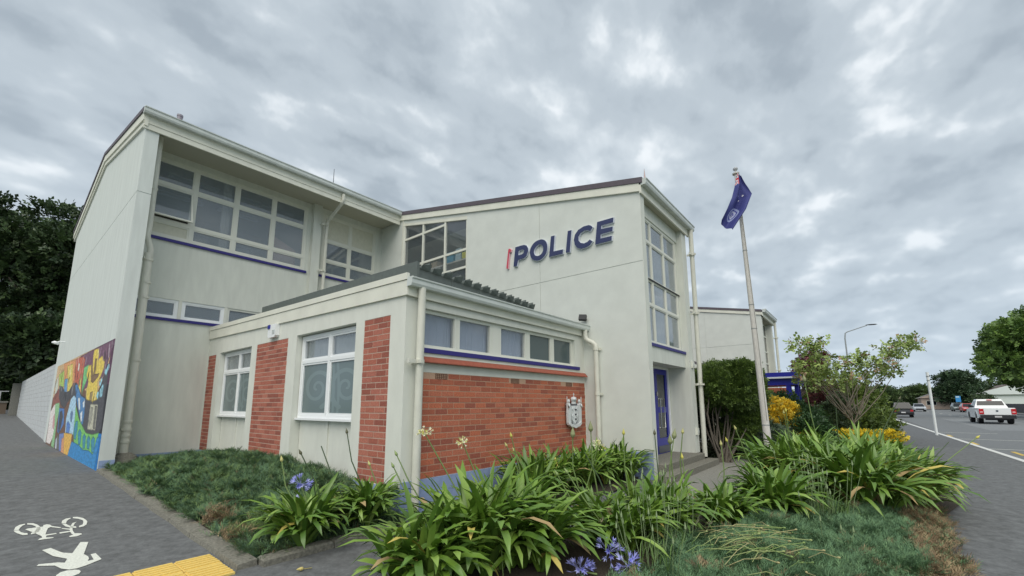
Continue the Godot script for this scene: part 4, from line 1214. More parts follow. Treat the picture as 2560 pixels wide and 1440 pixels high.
func entrance_wing() -> void:
	var t := thing("entrance_wing", "tall pale entrance wing with sloping roof and blue double doors", "building", Vector3(XC, 0, ZC))
	var warp := func(u: float, v: float) -> float:
		if v <= 5.0: return v
		return 5.0 + (v - 5.0) / 3.0 * (wing_top(u) - 5.0)
	# base wall, then board panels whose joints are open grooves
	var core := MB.new()
	var hole := Rect2(-11.95, 4.2, 3.13, 3.68)
	core.wall("x", XC + 0.014, XC + 0.2, -14.0, ZC - 0.006, 0.0, 7.999, [hole], warp)
	obj("side_wall", core, M.board, t)
	var g := 0.007
	for q in [[-14.0, -6.15 - g, 4.57 + g, 8.0, [hole]], [-6.15 + g, ZC, 4.57 + g, 8.0, []], [-8.82, -6.15 - g, 2.9, 4.57 - g, []], [-6.15 + g, ZC, 0.0, 4.57 - g, []], [-14.0, -8.82, 3.2, 4.57 - g, [hole]]]:
		var b := MB.new()
		b.wall("x", XC, XC + 0.013, q[0], q[1], q[2], q[3], q[4], warp)
		obj("wall_panel", b, M.board, t)
	boxed("plinth", Vector3(XC - 0.005, 0.0, ZL + 0.02), Vector3(XC, 0.525, ZC), M.plinth, t)
	# side window under the slope: sloping head, three bays
	var wn := MB.new()
	var xw := XC + 0.05
	var hd := func(z: float) -> float: return wing_top(z) - 0.2
	for z in [-11.93, -10.92, -9.83, -8.84]:
		var d := 0.035
		wn.hexa([Vector3(xw - d, 4.2, z - 0.035), Vector3(xw + d, 4.2, z - 0.035), Vector3(xw + d, 4.2, z + 0.035), Vector3(xw - d, 4.2, z + 0.035)],
			[Vector3(xw - d, hd.call(z - 0.035), z - 0.035), Vector3(xw + d, hd.call(z - 0.035), z - 0.035), Vector3(xw + d, hd.call(z + 0.035), z + 0.035), Vector3(xw - d, hd.call(z + 0.035), z + 0.035)])
	for q in [[-11.9, -10.955, 7.17], [-10.885, -9.865, 7.17], [-11.9, -10.955, 6.14], [-10.885, -9.865, 6.14], [-9.795, -8.875, 6.14], [-10.885, -9.865, 5.58], [-9.795, -8.875, 5.58], [-9.795, -8.875, 5.0]]:
		wn.box(Vector3(xw - 0.03, q[2] - 0.035, q[0]), Vector3(xw + 0.03, q[2] + 0.035, q[1]))
	var win := obj("window", wn, M.frame, t)
	sloped_board("window_head", XC + 0.002, XC + 0.09, -8.82, -11.96, -0.20, -0.02, M.cream, t)
	for q in [[-11.9, -10.955], [-10.885, -9.865], [-9.795, -8.875]]:
		var p := MB.new()
		p.hexa([Vector3(xw - 0.003, 4.2, q[0]), Vector3(xw + 0.003, 4.2, q[0]), Vector3(xw + 0.003, 4.2, q[1]), Vector3(xw - 0.003, 4.2, q[1])],
			[Vector3(xw - 0.003, hd.call(q[0]), q[0]), Vector3(xw + 0.003, hd.call(q[0]), q[0]), Vector3(xw + 0.003, hd.call(q[1]), q[1]), Vector3(xw - 0.003, hd.call(q[1]), q[1])])
		obj("pane", p, M.glass_clear, win)
	boxed("corner_post", Vector3(XC - 0.03, 4.2, -12.0), Vector3(XC + 0.02, wing_top(-12.0) - 0.01, -11.96), M.frame, t)
	# things on the sill inside: shelf, boxes
	room(t, Vector3(XC + 0.2, 4.1, -13.9), Vector3(11.6, 6.9, -8.0), M.room_dark, true)
	boxed("inner_shelf", Vector3(XC + 0.3, 5.95, -11.8), Vector3(XC + 0.75, 6.0, -8.9), M.room, t)
	for q in [[-9.95, 0.3, 0.36, c8(90, 160, 190)], [-9.55, 0.25, 0.4, c8(170, 195, 205)], [-9.2, 0.34, 0.22, c8(206, 204, 80)], [-10.7, 0.3, 0.2, c8(150, 140, 120)], [-8.95, 0.2, 0.5, c8(190, 190, 186)], [-11.3, 0.4, 0.22, c8(150, 128, 100)]]:
		boxed("storage_box", Vector3(XC + 0.34, 6.002, q[0] - q[1] * 0.5), Vector3(XC + 0.6, 6.002 + q[2], q[0] + q[1] * 0.5), plain(q[3], 0.7), t)
	# front: fin, pier, recessed glazing, spandrel, porch
	var xr := 11.85
	boxed("fin", Vector3(XC + 0.201, 0.1, ZC - 0.9), Vector3(XC + 0.215, 6.2, ZC - 0.001), M.render, t)
	boxed("fin_edge", Vector3(XC + 0.001, 0.05, ZC - 0.005), Vector3(XC + 0.214, 6.14, ZC + 0.012), M.render, t)
	var pier := MB.new()
	pier.box(Vector3(11.5, 0.28, -4.2), Vector3(xr, 6.14, ZC))
	obj("pier", pier, M.render, t)
	var rw := MB.new()
	rw.box(Vector3(11.65, 0.0, -13.9), Vector3(xr, 6.14, -4.2))
	obj("far_side_wall", rw, M.render, t)
	boxed("head_board", Vector3(XC + 0.216, 5.82, -3.75), Vector3(11.5, 6.13, -3.56), M.render, t)
	window(t, "z", 1.0, -3.62, XC + 0.216, 11.4, 2.83, 5.82, [9.67, 10.5], [3.74, 4.34, 5.25], 0.055, M.frame, M.glass, 0.025)
	boxed("window_post", Vector3(11.401, 2.83, -3.7), Vector3(11.499, 5.82, -3.6), M.render, t)
	boxed("floor_line", Vector3(XC + 0.22, 4.32, -3.58), Vector3(11.5, 4.36, -3.572), M.black, t)
	boxed("window_sill", Vector3(XC + 0.216, 2.765, -3.7), Vector3(11.499, 2.828, -3.5), M.navy, t)
	boxed("spandrel", Vector3(XC + 0.216, 2.42, -3.75), Vector3(11.499, 2.763, -3.53), M.render, t)
	boxed("porch_ceiling", Vector3(XC + 0.216, 2.425, -4.2), Vector3(11.499, 2.5, -3.751), M.render, t)
	var pb := MB.new()
	pb.wall("z", -4.0, -4.15, XC + 0.216, 11.499, 0.28, 2.424, [Rect2(9.68, 0.28, 1.76, 2.12)])
	obj("porch_wall", pb, M.render, t)
	room(t, Vector3(XC + 0.22, 0.27, -8.5), Vector3(11.6, 2.6, -4.16), M.room_dark)
	room(t, Vector3(XC + 0.22, 2.62, -7.9), Vector3(11.6, 6.0, -3.76), M.room)
	# pale blinds inside the tall glazing
	for q in [[8.98, 9.62], [9.73, 10.42], [10.56, 11.32]]:
		for r in [[2.9, 4.3], [4.42, 5.76]]:
			boxed("blind", Vector3(q[0], r[0], -3.98), Vector3(q[1], r[1], -3.97), plain(c8(176, 186, 196), 0.9), t)
	# doors
	var df := MB.new()
	df.wall("z", -3.985, -4.1, 9.64, 11.48, 0.285, 2.422, [Rect2(9.70, 0.285, 1.72, 2.09)])
	obj("door_frame", df, M.white_frame, t)
	for k in 2:
		var a := 9.705 + k * 0.86; var b := a + 0.85
		var d := MB.new()
		d.wall("z", -4.02, -4.065, a, b, 0.29, 2.37, [Rect2(a + 0.13, 0.66, 0.59, 0.62), Rect2(a + 0.13, 1.42, 0.59, 0.82)])
		var dr := obj("door", d, M.door_blue, t)
		for r in [[0.66, 1.28], [1.42, 2.24]]:
			boxed("pane", Vector3(a + 0.125, r[0] - 0.005, -4.045), Vector3(b - 0.125, r[1] + 0.005, -4.04), M.glass_dark, dr)
		boxed("kick_plate", Vector3(a + 0.03, 0.31, -4.019), Vector3(b - 0.03, 0.48, -4.012), plain(c8(92, 96, 108), 0.4, 0.5), dr)
		if k == 1:
			var hd2 := MB.new()
			var hx := a + 0.09
			hd2.tube([Vector3(hx, 1.62, -4.02), Vector3(hx, 1.62, -3.94), Vector3(hx + 0.26, 1.62, -3.94), Vector3(hx + 0.26, 0.92, -3.94), Vector3(hx, 0.92, -3.94), Vector3(hx, 0.92, -4.02)], [0.014], 8)
			hd2.tube([Vector3(hx, 1.62, -3.94), Vector3(hx, 0.92, -3.94)], [0.014], 8)
			obj("handle", hd2, M.steel, dr)
			boxed("lock", Vector3(hx - 0.06, 1.7, -4.019), Vector3(hx - 0.01, 1.8, -3.99), M.steel, dr)
	boxed("notice", Vector3(9.82, 1.5, -4.019), Vector3(10.0, 1.82, -4.017), plain(c8(225, 228, 226), 0.7), t)
	# steps
	var st := MB.new()
	st.bevel_box(Vector3(XC + 0.2, -0.02, -4.2), Vector3(11.66, 0.285, -3.27), 0.012)
	obj("porch_floor", st, M.concrete_old, t)
	var s2 := MB.new()
	s2.bevel_box(Vector3(XC - 0.28, -0.02, -3.268), Vector3(11.9, 0.145, -3.0), 0.012)
	obj("step", s2, M.concrete_old, t)
	# roof edge, boards and gutter
	sloped_board("fascia", XC - 0.05, XC + 0.05, ZC + 0.02, -14.0, 0.002, 0.19, M.cream, t)
	sloped_board("roof", XC - 0.07, xr + 0.25, ZC + 0.1, -14.0, 0.192, 0.32, M.roof_dark, t)
	boxed("front_fascia", Vector3(XC - 0.05, 6.10, ZC + 0.021), Vector3(xr + 0.15, 6.29, ZC + 0.06), M.cream, t)
	boxed("soffit", Vector3(XC + 0.21, 6.135, -3.76), Vector3(xr, 6.16, ZC + 0.02), M.soffit, t)
	gutter_run("gutter", "z", 1.0, XC - 0.04, xr + 0.28, 6.275, ZC + 0.061, M.gutter, t, 0.14)
	var fin := MB.new()
	fin.lathe([Vector2(0.024, 6.4), Vector2(0.016, 6.5), Vector2(0.003, 6.64)], 6, Transform3D(Basis(), Vector3(XC - 0.02, 0, ZC + 0.15)))
	obj("gutter_spike", fin, plain(c8(200, 178, 176), 0.5), t)
	downpipe(t, [Vector3(11.98, 6.3, ZC + 0.12), Vector3(11.98, 0.16, ZC + 0.08)], 0.06, [5.55, 3.9, 2.0], Vector3(-1, 0, 0), M.pipe)

# ---------------------------------------------------------------- next wing along the street
func far_wing() -> void:
	var x := 23.0; var z0 := -3.46
	var t := thing("far_wing", "smaller pale wing with sloping roof beyond the domed shrub", "building", Vector3(x, 0, z0))
	var top := func(z: float) -> float: return 5.66 + (z0 - z) * 0.19
	var warp := func(u: float, v: float) -> float:
		return v if v <= 4.9 else 4.9 + (v - 4.9) / 3.0 * (top.call(u) - 4.9)
	var core := MB.new()
	core.wall("x", x + 0.014, x + 0.2, -13.0, z0 - 0.005, 0.0, 7.899, [], warp)
	obj("side_wall", core, M.board, t)
	for q in [[-13.0, -5.995, 4.31, 7.9], [-5.975, z0, 4.31, 7.9], [-13.0, -5.995, 0.0, 4.29], [-5.975, z0, 0.0, 4.29]]:
		var b := MB.new()
		b.wall("x", x, x + 0.013, q[0], q[1], q[2], q[3], [], warp)
		obj("wall_panel", b, M.board, t)
	var edge := func(called: String, x0: float, x1: float, lo: float, hi: float, m: Material):
		var b := MB.new()
		var za := z0 + 0.06; var zb := -13.0
		var a: float = top.call(za); var c: float = top.call(zb)
		b.hexa([Vector3(x0, a + lo, za), Vector3(x1, a + lo, za), Vector3(x1, c + lo, zb), Vector3(x0, c + lo, zb)],
			[Vector3(x0, a + hi, za), Vector3(x1, a + hi, za), Vector3(x1, c + hi, zb), Vector3(x0, c + hi, zb)])
		obj(called, b, m, t)
	edge.call("fascia", x - 0.05, x + 0.05, 0.002, 0.15, M.cream)
	edge.call("roof", x - 0.07, x + 3.4, 0.152, 0.26, M.roof_dark)
	boxed("front_fascia", Vector3(x - 0.05, 5.6, z0 + 0.061), Vector3(x + 3.3, 5.78, z0 + 0.09), M.cream, t)
	gutter_run("gutter", "z", 1.0, x - 0.05, x + 3.35, 5.77, z0 + 0.091, M.gutter, t, 0.15)
	boxed("fin_edge", Vector3(x + 0.001, 0.0, z0 - 0.2), Vector3(x + 0.25, 5.6, z0 + 0.01), M.render, t)
	boxed("pier", Vector3(x + 2.8, 0.0, -4.2), Vector3(x + 3.15, 5.6, z0), M.render, t)
	boxed("soffit", Vector3(x + 0.25, 5.56, -3.9), Vector3(x + 3.2, 5.6, z0 + 0.06), M.soffit, t)
	window(t, "z", 1.0, -3.75, x + 0.25, x + 2.8, 2.6, 5.55, [x + 1.1, x + 1.95], [3.5, 4.1, 4.9], 0.07, M.frame, M.car_glass)
	boxed("spandrel", Vector3(x + 0.25, 0.0, -3.9), Vector3(x + 2.8, 2.6, -3.66), M.render, t)
	downpipe(t, [Vector3(x + 3.25, 5.8, z0 + 0.12), Vector3(x + 3.25, 0.2, z0 + 0.1)], 0.06, [4.9, 3.2], Vector3(-1, 0, 0), M.pipe)
	# low link between the two wings
	var l := thing("link_building", "low pale link building with white eaves behind the domed shrub", "building", Vector3(12, 0, -6.5))
	boxed("wall", Vector3(11.86, 0.0, -10.0), Vector3(22.98, 3.1, -6.4), M.render, l)
	boxed("roof", Vector3(11.87, 3.28, -10.2), Vector3(22.97, 3.42, -5.9), M.roof_dark, l)
	boxed("fascia", Vector3(11.88, 3.1, -5.9), Vector3(22.96, 3.28, -5.86), M.cream, l)
	boxed("brick_wall", Vector3(21.3, 0.0, -3.4), Vector3(21.6, 2.15, -2.4), M.brick_b[0], l)
	# blue entrance canopy
	var c := thing("entrance_canopy", "bright blue flat-topped canopy on twin posts before the far wing", "canopy", Vector3(19.2, 0, -2.4))
	boxed("roof_slab", Vector3(18.4, 2.46, -3.4), Vector3(20.6, 2.62, -1.78), M.door_blue, c)
	boxed("trim", Vector3(18.38, 2.40, -3.42), Vector3(20.62, 2.459, -1.76), plain(c8(214, 220, 228), 0.5), c)
	boxed("beam", Vector3(18.5, 2.16, -3.3), Vector3(20.5, 2.398, -1.85), M.door_blue, c)
	for px in [18.62, 18.95]:
		var p := MB.new()
		p.prism(V2([px - 0.11, 0.0, px + 0.11, 0.0, px + 0.11, 2.155, px - 0.11, 2.155]), "z", -2.2 if px < 18.8 else -1.98, -2.05 if px < 18.8 else -1.86)
		obj("post", p, M.door_blue, c)
	for q in [[20.3, -2.0], [20.4, -3.2]]:
		boxed("post", Vector3(q[0] - 0.06, 0, q[1] - 0.06), Vector3(q[0] + 0.06, 2.155, q[1] + 0.06), M.door_blue, c)

# ---------------------------------------------------------------- block wall behind the gable
func boundary_wall() -> void:
	var t := thing("block_wall", "long white painted concrete block wall beyond the mural gable", "wall", Vector3(X0, 0.2, -23.5))
	var b := MB.new()
	var j := 0
	var y := 0.1
	while y < 3.1:
		var z := -23.42 - (0.2 if j % 2 else 0.0)
		while z > -43.0:
			var z2 := maxf(z - 0.392, -43.2)
			var p := 0.002 * ((j * 7 + int(z * 13.0)) % 4)
			b.box(Vector3(X0 + 0.02 - p, y + 0.004, z2), Vector3(X0 + 0.2, y + 0.196, z))
			z -= 0.4
		y += 0.2; j += 1
	var o := obj("blocks", b, M.block, t)
	o.set_meta("kind", "stuff")
	boxed("mortar_bed", Vector3(X0 + 0.028, 0.0, -43.1), Vector3(X0 + 0.19, 3.09, -23.41), M.concrete, t)
	boxed("end_post", Vector3(X0 - 0.35, 0.5, -43.6), Vector3(X0 + 0.2, 3.0, -43.25), M.concrete, t)

# ---------------------------------------------------------------- fittings on the walls
func fittings() -> void:
	var a := thing("alarm_box", "white alarm siren box with a blue lamp above the annex windows", "alarm", Vector3(XL - 0.04, 2.85, -9.24))
	var b := MB.new()
	b.prism(V2([-9.42, 2.9, -9.38, 2.86, -9.1, 2.86, -9.06, 2.9, -9.06, 3.13, -9.42, 3.13]), "x", XL - 0.002, XL - 0.085)
	obj("case", b, M.white_frame, a)
	boxed("lamp", Vector3(XL - 0.1, 3.05, -9.41), Vector3(XL - 0.086, 3.13, -9.31), M.door_blue, a)
	for i in 4: boxed("louvre", Vector3(XL - 0.092, 2.93 + i * 0.022, -9.2), Vector3(XL - 0.086, 2.94 + i * 0.022, -9.09), M.gutter, a)
	# dark flood lamp on the wall above the annex gutter
	var f := thing("flood_lamp", "small dark flood lamp on the wall above the annex gutter", "lamp", Vector3(XC - 0.15, 3.42, -4.9))
	var fb := MB.new()
	fb.box_t(Vector3(0.08, 0.13, 0.17), Transform3D(Basis(Vector3.FORWARD, 0.35) * Basis(Vector3.UP, 0.3), Vector3(XC - 0.14, 3.47, -4.87)))
	obj("head", fb, M.plastic_black, f)
	boxed("bracket", Vector3(XC - 0.12, 3.42, -4.9), Vector3(XC - 0.001, 3.46, -4.84), M.plastic_black, f)
	# camera lamp on the gable
	var l := thing("wall_lamp", "small white lamp on an arm on the gable above the mural", "lamp", Vector3(X0, 3.7, -21.6))
	var lb := MB.new()
	lb.tube([Vector3(X0, 3.72, -21.6), Vector3(X0 - 0.14, 3.73, -21.6), Vector3(X0 - 0.18, 3.7, -21.6)], [0.022], 8)
	obj("arm", lb, M.white_frame, l)
	var lh := MB.new()
	lh.lathe([Vector2(0.0, 0.1), Vector2(0.09, 0.08), Vector2(0.13, 0.0), Vector2(0.11, -0.06), Vector2(0.0, -0.08)], 12, Transform3D(Basis(Vector3.FORWARD, 0.5).scaled(Vector3(0.85, 0.6, 0.6)), Vector3(X0 - 0.22, 3.67, -21.6)))
	obj("head", lh, M.white_frame, l)
	# electrical boxes on the entrance pier
	for q in [[2.42, "small white box high on the entrance pier"], [0.72, "small white socket box low on the entrance pier"]]:
		var e := thing("wall_box", q[1], "box", Vector3(11.66, q[0], ZC))
		boxed("case", Vector3(11.6, q[0], ZC + 0.001), Vector3(11.73, q[0] + 0.17, ZC + 0.05), M.frame, e)
		boxed("cover", Vector3(11.63, q[0] + 0.05, ZC + 0.051), Vector3(11.7, q[0] + 0.12, ZC + 0.065), M.gutter, e)
	var ant := thing("roof_aerial", "thin grey aerial rod standing on the two-storey roof", "aerial", Vector3(6.6, 8.3, -13.0))
	var ab := MB.new()
	ab.tube([Vector3(6.6, 8.3, -13.0), Vector3(6.6, 9.3, -13.0)], [0.014, 0.008], 5)
	obj("rod", ab, M.grey_dark, ant)
	var ft := MB.new()
	ft.lathe([Vector2(0.06, 8.28), Vector2(0.06, 8.4), Vector2(0.02, 8.42)], 8, Transform3D(Basis(), Vector3(6.6, 0, -13.0)))
	obj("foot", ft, M.grey_dark, ant)

func keyhole(outer: PackedVector2Array, inner: PackedVector2Array) -> PackedVector2Array:
	# joins an outline and its hole by the shortest bridge
	if Geometry2D.is_polygon_clockwise(outer) == Geometry2D.is_polygon_clockwise(inner): inner.reverse()
	var bi := 0; var bj := 0; var best := 1e9
	for i in outer.size():
		for j in inner.size():
			var d := outer[i].distance_to(inner[j])
			if d < best:
				best = d; bi = i; bj = j
	var out := PackedVector2Array()
	for k in outer.size() + 1: out.append(outer[(bi + k) % outer.size()])
	for k in inner.size() + 1: out.append(inner[(bj + k) % inner.size()])
	return out

func letter_mesh(o: PackedVector2Array, holes: Array, xa: float, xb: float) -> MB:
	var b := MB.new()
	var faces := o
	for h in holes: faces = keyhole(faces, h)
	var idx := Geometry2D.triangulate_polygon(faces)
	for i in range(0, idx.size(), 3):
		b.tri(Vector3(xb, faces[idx[i]].y, faces[idx[i]].x), Vector3(xb, faces[idx[i + 1]].y, faces[idx[i + 1]].x), Vector3(xb, faces[idx[i + 2]].y, faces[idx[i + 2]].x), Vector3.LEFT)
	var loops := [o]; loops.append_array(holes)
	for li in loops.size():
		var p: PackedVector2Array = loops[li]
		var cw := Geometry2D.is_polygon_clockwise(p)
		for i in p.size():
			var a := p[i]; var c := p[(i + 1) % p.size()]
			var e := c - a
			var n := Vector2(e.y, -e.x)
			if cw: n = -n
			if li > 0: n = -n
			b.quad(Vector3(xa, a.y, a.x), Vector3(xa, c.y, c.x), Vector3(xb, c.y, c.x), Vector3(xb, a.y, a.x), Vector3(0, n.y, n.x))
	return b

func rounded(p: PackedVector2Array, times: int) -> PackedVector2Array:
	# corner cutting, for the round letters
	for t in times:
		var q := PackedVector2Array()
		for i in p.size():
			var a := p[i]; var b := p[(i + 1) % p.size()]
			q.append(a.lerp(b, 0.25)); q.append(a.lerp(b, 0.75))
		p = q
	return p

func police_sign() -> void:
	var t := thing("police_sign", "raised navy lettering reading POLICE with a thin red slash before it", "sign", Vector3(XC - 0.03, 5.15, -5.6))
	for k in ["slash", "P", "O", "L", "I", "C", "E"]:
		var p := V2(LETTERS[k])
		var holes := []
		if LETTERS.has(k + "_hole"): holes.append(V2(LETTERS[k + "_hole"]))
		if k == "O":
			p = rounded(p, 2); holes[0] = rounded(holes[0], 2)
		var edge: Material = plain(c8(228, 176, 186), 0.35) if k == "slash" else M.letter_edge
		var face: Material = M.letter_red if k == "slash" else M.letter
		var o := obj("slash" if k == "slash" else "letter", letter_mesh(p, holes, XC - 0.003, XC - 0.055), edge, t)
		o.set_meta("label", "thin red slash" if k == "slash" else "navy letter " + k)
		var inset := Geometry2D.offset_polygon(p, -0.008)
		var hi := []
		for h in holes: hi.append(Geometry2D.offset_polygon(h, 0.008)[0])
		obj("face", letter_mesh(inset[0], hi, XC - 0.054, XC - 0.066), face, o)

func crest() -> void:
	# coat of arms in silver-white relief: crown, shield, two supporters, scroll
	var t := thing("coat_of_arms", "silver white coat of arms with crown mounted on the red brick wall", "crest", Vector3(8.09, 1.0, ZL + 0.02))
	var m := grained(c8(214, 218, 220), 0.12, 0.06, Vector3(4, 4, 4), 80, 0.5)
	var d := plain(c8(70, 68, 78), 0.7)
	var cx := 8.09; var z := ZL + 0.02
	var relief := func(called: String, pts: Array, z0: float, z1: float, mt: Material) -> MeshInstance3D:
		var b := MB.new()
		var p := V2(pts)
		for i in p.size(): p[i] = Vector2(cx + p[i].x, p[i].y)
		b.prism(p, "z", z0, z1)
		return obj(called, b, mt, t)
	relief.call("backing", [-0.2, 1.08, 0.2, 1.08, 0.26, 1.3, 0.2, 1.5, 0.1, 1.52, -0.1, 1.52, -0.2, 1.5, -0.26, 1.3], z, z + 0.02, d)
	relief.call("shield", [-0.135, 1.47, 0.135, 1.47, 0.14, 1.3, 0.11, 1.17, 0.0, 1.07, -0.11, 1.17, -0.14, 1.3], z + 0.02, z + 0.07, m)
	relief.call("shield_band", [-0.035, 1.465, 0.035, 1.465, 0.035, 1.12, 0.0, 1.085, -0.035, 1.12], z + 0.07, z + 0.085, m)
	for y in [1.4, 1.3, 1.2]:
		relief.call("ship", [-0.028, y, 0.028, y, 0.02, y - 0.025, 0.0, y - 0.035, -0.02, y - 0.025], z + 0.085, z + 0.1, d)
	for s in [-1.0, 1.0]:
		for q in [[0.085, 1.4], [0.085, 1.25]]:
			relief.call("charge", [s * q[0] - 0.03, q[1], s * q[0], q[1] + 0.045, s * q[0] + 0.03, q[1], s * q[0], q[1] - 0.045], z + 0.07, z + 0.082, m)
		# supporter: standing figure with staff
		var pts := [0.16, 1.1, 0.25, 1.1, 0.26, 1.28, 0.245, 1.42, 0.26, 1.5, 0.215, 1.53, 0.175, 1.48, 0.165, 1.35]
		var mp := []
		for i in range(0, pts.size(), 2):
			mp.append(pts[i] * s); mp.append(pts[i + 1])
		var su: MeshInstance3D = relief.call("supporter", mp, z + 0.01, z + 0.075, m)
		var h := MB.new()
		h.lathe([Vector2(0, -0.04), Vector2(0.028, -0.03), Vector2(0.034, 0.0), Vector2(0.026, 0.032), Vector2(0, 0.042)], 10, Transform3D(Basis(), Vector3(cx + s * 0.215, 1.565, z + 0.05)))
		obj("figure_head", h, m, su)
		var st := MB.new()
		st.tube([Vector3(cx + s * 0.275, 1.12, z + 0.06), Vector3(cx + s * 0.29, 1.66, z + 0.06)], [0.012, 0.009], 6)
		obj("staff", st, m, su)
		var ar := MB.new()
		ar.tube([Vector3(cx + s * 0.21, 1.5, z + 0.07), Vector3(cx + s * 0.26, 1.44, z + 0.09), Vector3(cx + s * 0.28, 1.5, z + 0.075)], [0.02, 0.018, 0.014], 6)
		obj("arm", ar, m, su)
	relief.call("scroll", [-0.24, 1.14, -0.17, 1.1, 0.0, 1.06, 0.17, 1.1, 0.24, 1.14, 0.25, 1.08, 0.17, 1.03, 0.08, 1.02, 0.0, 0.995, -0.08, 1.02, -0.17, 1.03, -0.25, 1.08], z + 0.02, z + 0.09, m)
	var c := MB.new()
	c.lathe([Vector2(0.085, 1.5), Vector2(0.088, 1.535), Vector2(0.075, 1.54), Vector2(0.1, 1.6), Vector2(0.085, 1.645), Vector2(0.04, 1.655), Vector2(0.0, 1.64)], 14, Transform3D(Basis().scaled(Vector3(1, 1, 0.45)), Vector3(cx, 0, z + 0.05)))
	var cr := obj("crown", c, m, t)
	var orb := MB.new()
	orb.lathe([Vector2(0, -0.02), Vector2(0.018, 0), Vector2(0, 0.02)], 8, Transform3D(Basis(), Vector3(cx, 1.665, z + 0.05)))
	orb.box(Vector3(cx - 0.006, 1.68, z + 0.044), Vector3(cx + 0.006, 1.74, z + 0.056))
	orb.box(Vector3(cx - 0.022, 1.703, z + 0.045), Vector3(cx + 0.022, 1.715, z + 0.055))
	obj("cross", orb, m, cr)

# ---------------------------------------------------------------- flagpole and flag
func flag_and_pole() -> void:
	var bx := 11.75; var bz := -1.86
	var p := thing("flagpole", "tall tapered pale wooden flagpole with a ball on top", "flagpole", Vector3(bx, 0, bz))
	var wood := grained(c8(212, 208, 202), 0.09, 0.04, Vector3(3, 0.35, 3), 82, 0.7)
	var b := MB.new()
	var dx := Vector3(0.0, 7.4, -0.16)
	var path := []; var rad := []
	for i in 9:
		path.append(Vector3(bx, 0, bz) + dx * (i / 8.0)); rad.append(lerpf(0.085, 0.036, i / 8.0))
	b.tube(path, rad, 14)
	obj("pole", b, wood, p)
	for y in [1.0, 3.3, 3.9, 5.3]:
		var k := MB.new()
		var c: Vector3 = Vector3(bx, 0, bz) + dx * (y / 7.4)
		var r := lerpf(0.085, 0.036, y / 7.4)
		k.lathe([Vector2(r, -0.012), Vector2(r + 0.004, -0.01), Vector2(r + 0.004, 0.01), Vector2(r, 0.012)], 14, Transform3D(Basis(), c))
		obj("band", k, M.galv, p)
	var tp := Vector3(bx, 7.4, bz - 0.16)
	var tr := MB.new()
	tr.lathe([Vector2(0.0, 0.0), Vector2(0.08, -0.01), Vector2(0.085, 0.02), Vector2(0.03, 0.05), Vector2(0.012, 0.06), Vector2(0.012, 0.1)], 14, Transform3D(Basis(), tp))
	obj("truck", tr, wood, p)
	var ball := MB.new()
	ball.lathe([Vector2(0, 0.09), Vector2(0.04, 0.1), Vector2(0.06, 0.13), Vector2(0.055, 0.165), Vector2(0.03, 0.185), Vector2(0, 0.19)], 14, Transform3D(Basis(), tp))
	obj("ball", ball, plain(c8(176, 180, 184), 0.4), p)
	var hal := MB.new()
	hal.tube([tp + Vector3(-0.05, 0.0, 0.03), Vector3(bx - 0.09, 3.0, bz + 0.0), Vector3(bx - 0.11, 1.1, bz + 0.03)], [0.006], 5)
	obj("halyard", hal, plain(c8(120, 118, 110), 0.8), p)
	# flag: hangs in folds towards the street corner
	var w := 384; var h := 192
	var im := Image.create(w, h, false, Image.FORMAT_RGB8)
	im.fill(c8(58, 64, 128))
	var cw := 96; var ch := 72
	var wh := c8(222, 222, 226); var rd := c8(200, 52, 66)
	for d in [[0, 0, cw, ch], [0, ch, cw, 0]]:
		var a := Vector2(d[0], d[1]); var e := Vector2(d[2], d[3])
		var n := (e - a).normalized().orthogonal()
		scan_fill(im, PackedVector2Array([a + n * 11, e + n * 11, e - n * 11, a - n * 11]), wh)
		scan_fill(im, PackedVector2Array([a + n * 4, e + n * 4, e - n * 4, a - n * 4]), rd)
	im.fill_rect(Rect2i(cw / 2 - 14, 0, 28, ch), wh); im.fill_rect(Rect2i(0, ch / 2 - 14, cw, 28), wh)
	im.fill_rect(Rect2i(cw / 2 - 8, 0, 16, ch), rd); im.fill_rect(Rect2i(0, ch / 2 - 8, cw, 16), rd)
	im.fill_rect(Rect2i(0, ch + 1, cw + 20, 20), c8(58, 64, 128))
	for s in [[180, 70, 9], [170, 128, 11], [205, 100, 8]]:
		var q := PackedVector2Array()
		for i in 10:
			var rr: float = s[2] if i % 2 == 0 else s[2] * 0.42
			q.append(Vector2(s[0], s[1]) + Vector2(sin(TAU * i / 10) * rr, -cos(TAU * i / 10) * rr))
		scan_fill(im, q, wh)
	var cen := Vector2(300, 96)
	for ring in [[46, c8(150, 160, 196)], [36, c8(66, 70, 142)], [28, c8(176, 182, 206)], [18, c8(96, 100, 160)]]:
		var q := PackedVector2Array()
		for i in 28: q.append(cen + Vector2(cos(TAU * i / 28), sin(TAU * i / 28)) * ring[0])
		scan_fill(im, q, ring[1])
	for i in 9: scan_fill(im, PackedVector2Array([cen + Vector2(-24 + i * 6, -12 + (i % 3) * 9), cen + Vector2(-20 + i * 6, -14 + (i % 3) * 9), cen + Vector2(-19 + i * 6, -5 + (i % 3) * 9), cen + Vector2(-23 + i * 6, -4 + (i % 3) * 9)]), wh)
	var fm := plain(Color.WHITE, 0.75)
	fm.albedo_texture = ImageTexture.create_from_image(im)
	fm.backlight_enabled = true
	fm.backlight = Color(0.2, 0.2, 0.3)
	var rows := [
		[[-0.03, 0.0], [-0.13, 0.32], [-0.26, 0.65], [-0.44, 0.97], [-0.62, 1.26]],
		[[0.0, 0.02], [-0.03, 0.32], [-0.10, 0.64], [-0.29, 1.0], [-0.53, 1.32]],
		[[0.03, 0.04], [0.07, 0.32], [0.08, 0.62], [-0.12, 1.0], [-0.44, 1.42]],
		[[0.06, 0.05], [0.16, 0.32], [0.25, 0.56], [0.04, 0.96], [-0.37, 1.50]]]
	var left := Vector3(0.63, 0, 0.776)
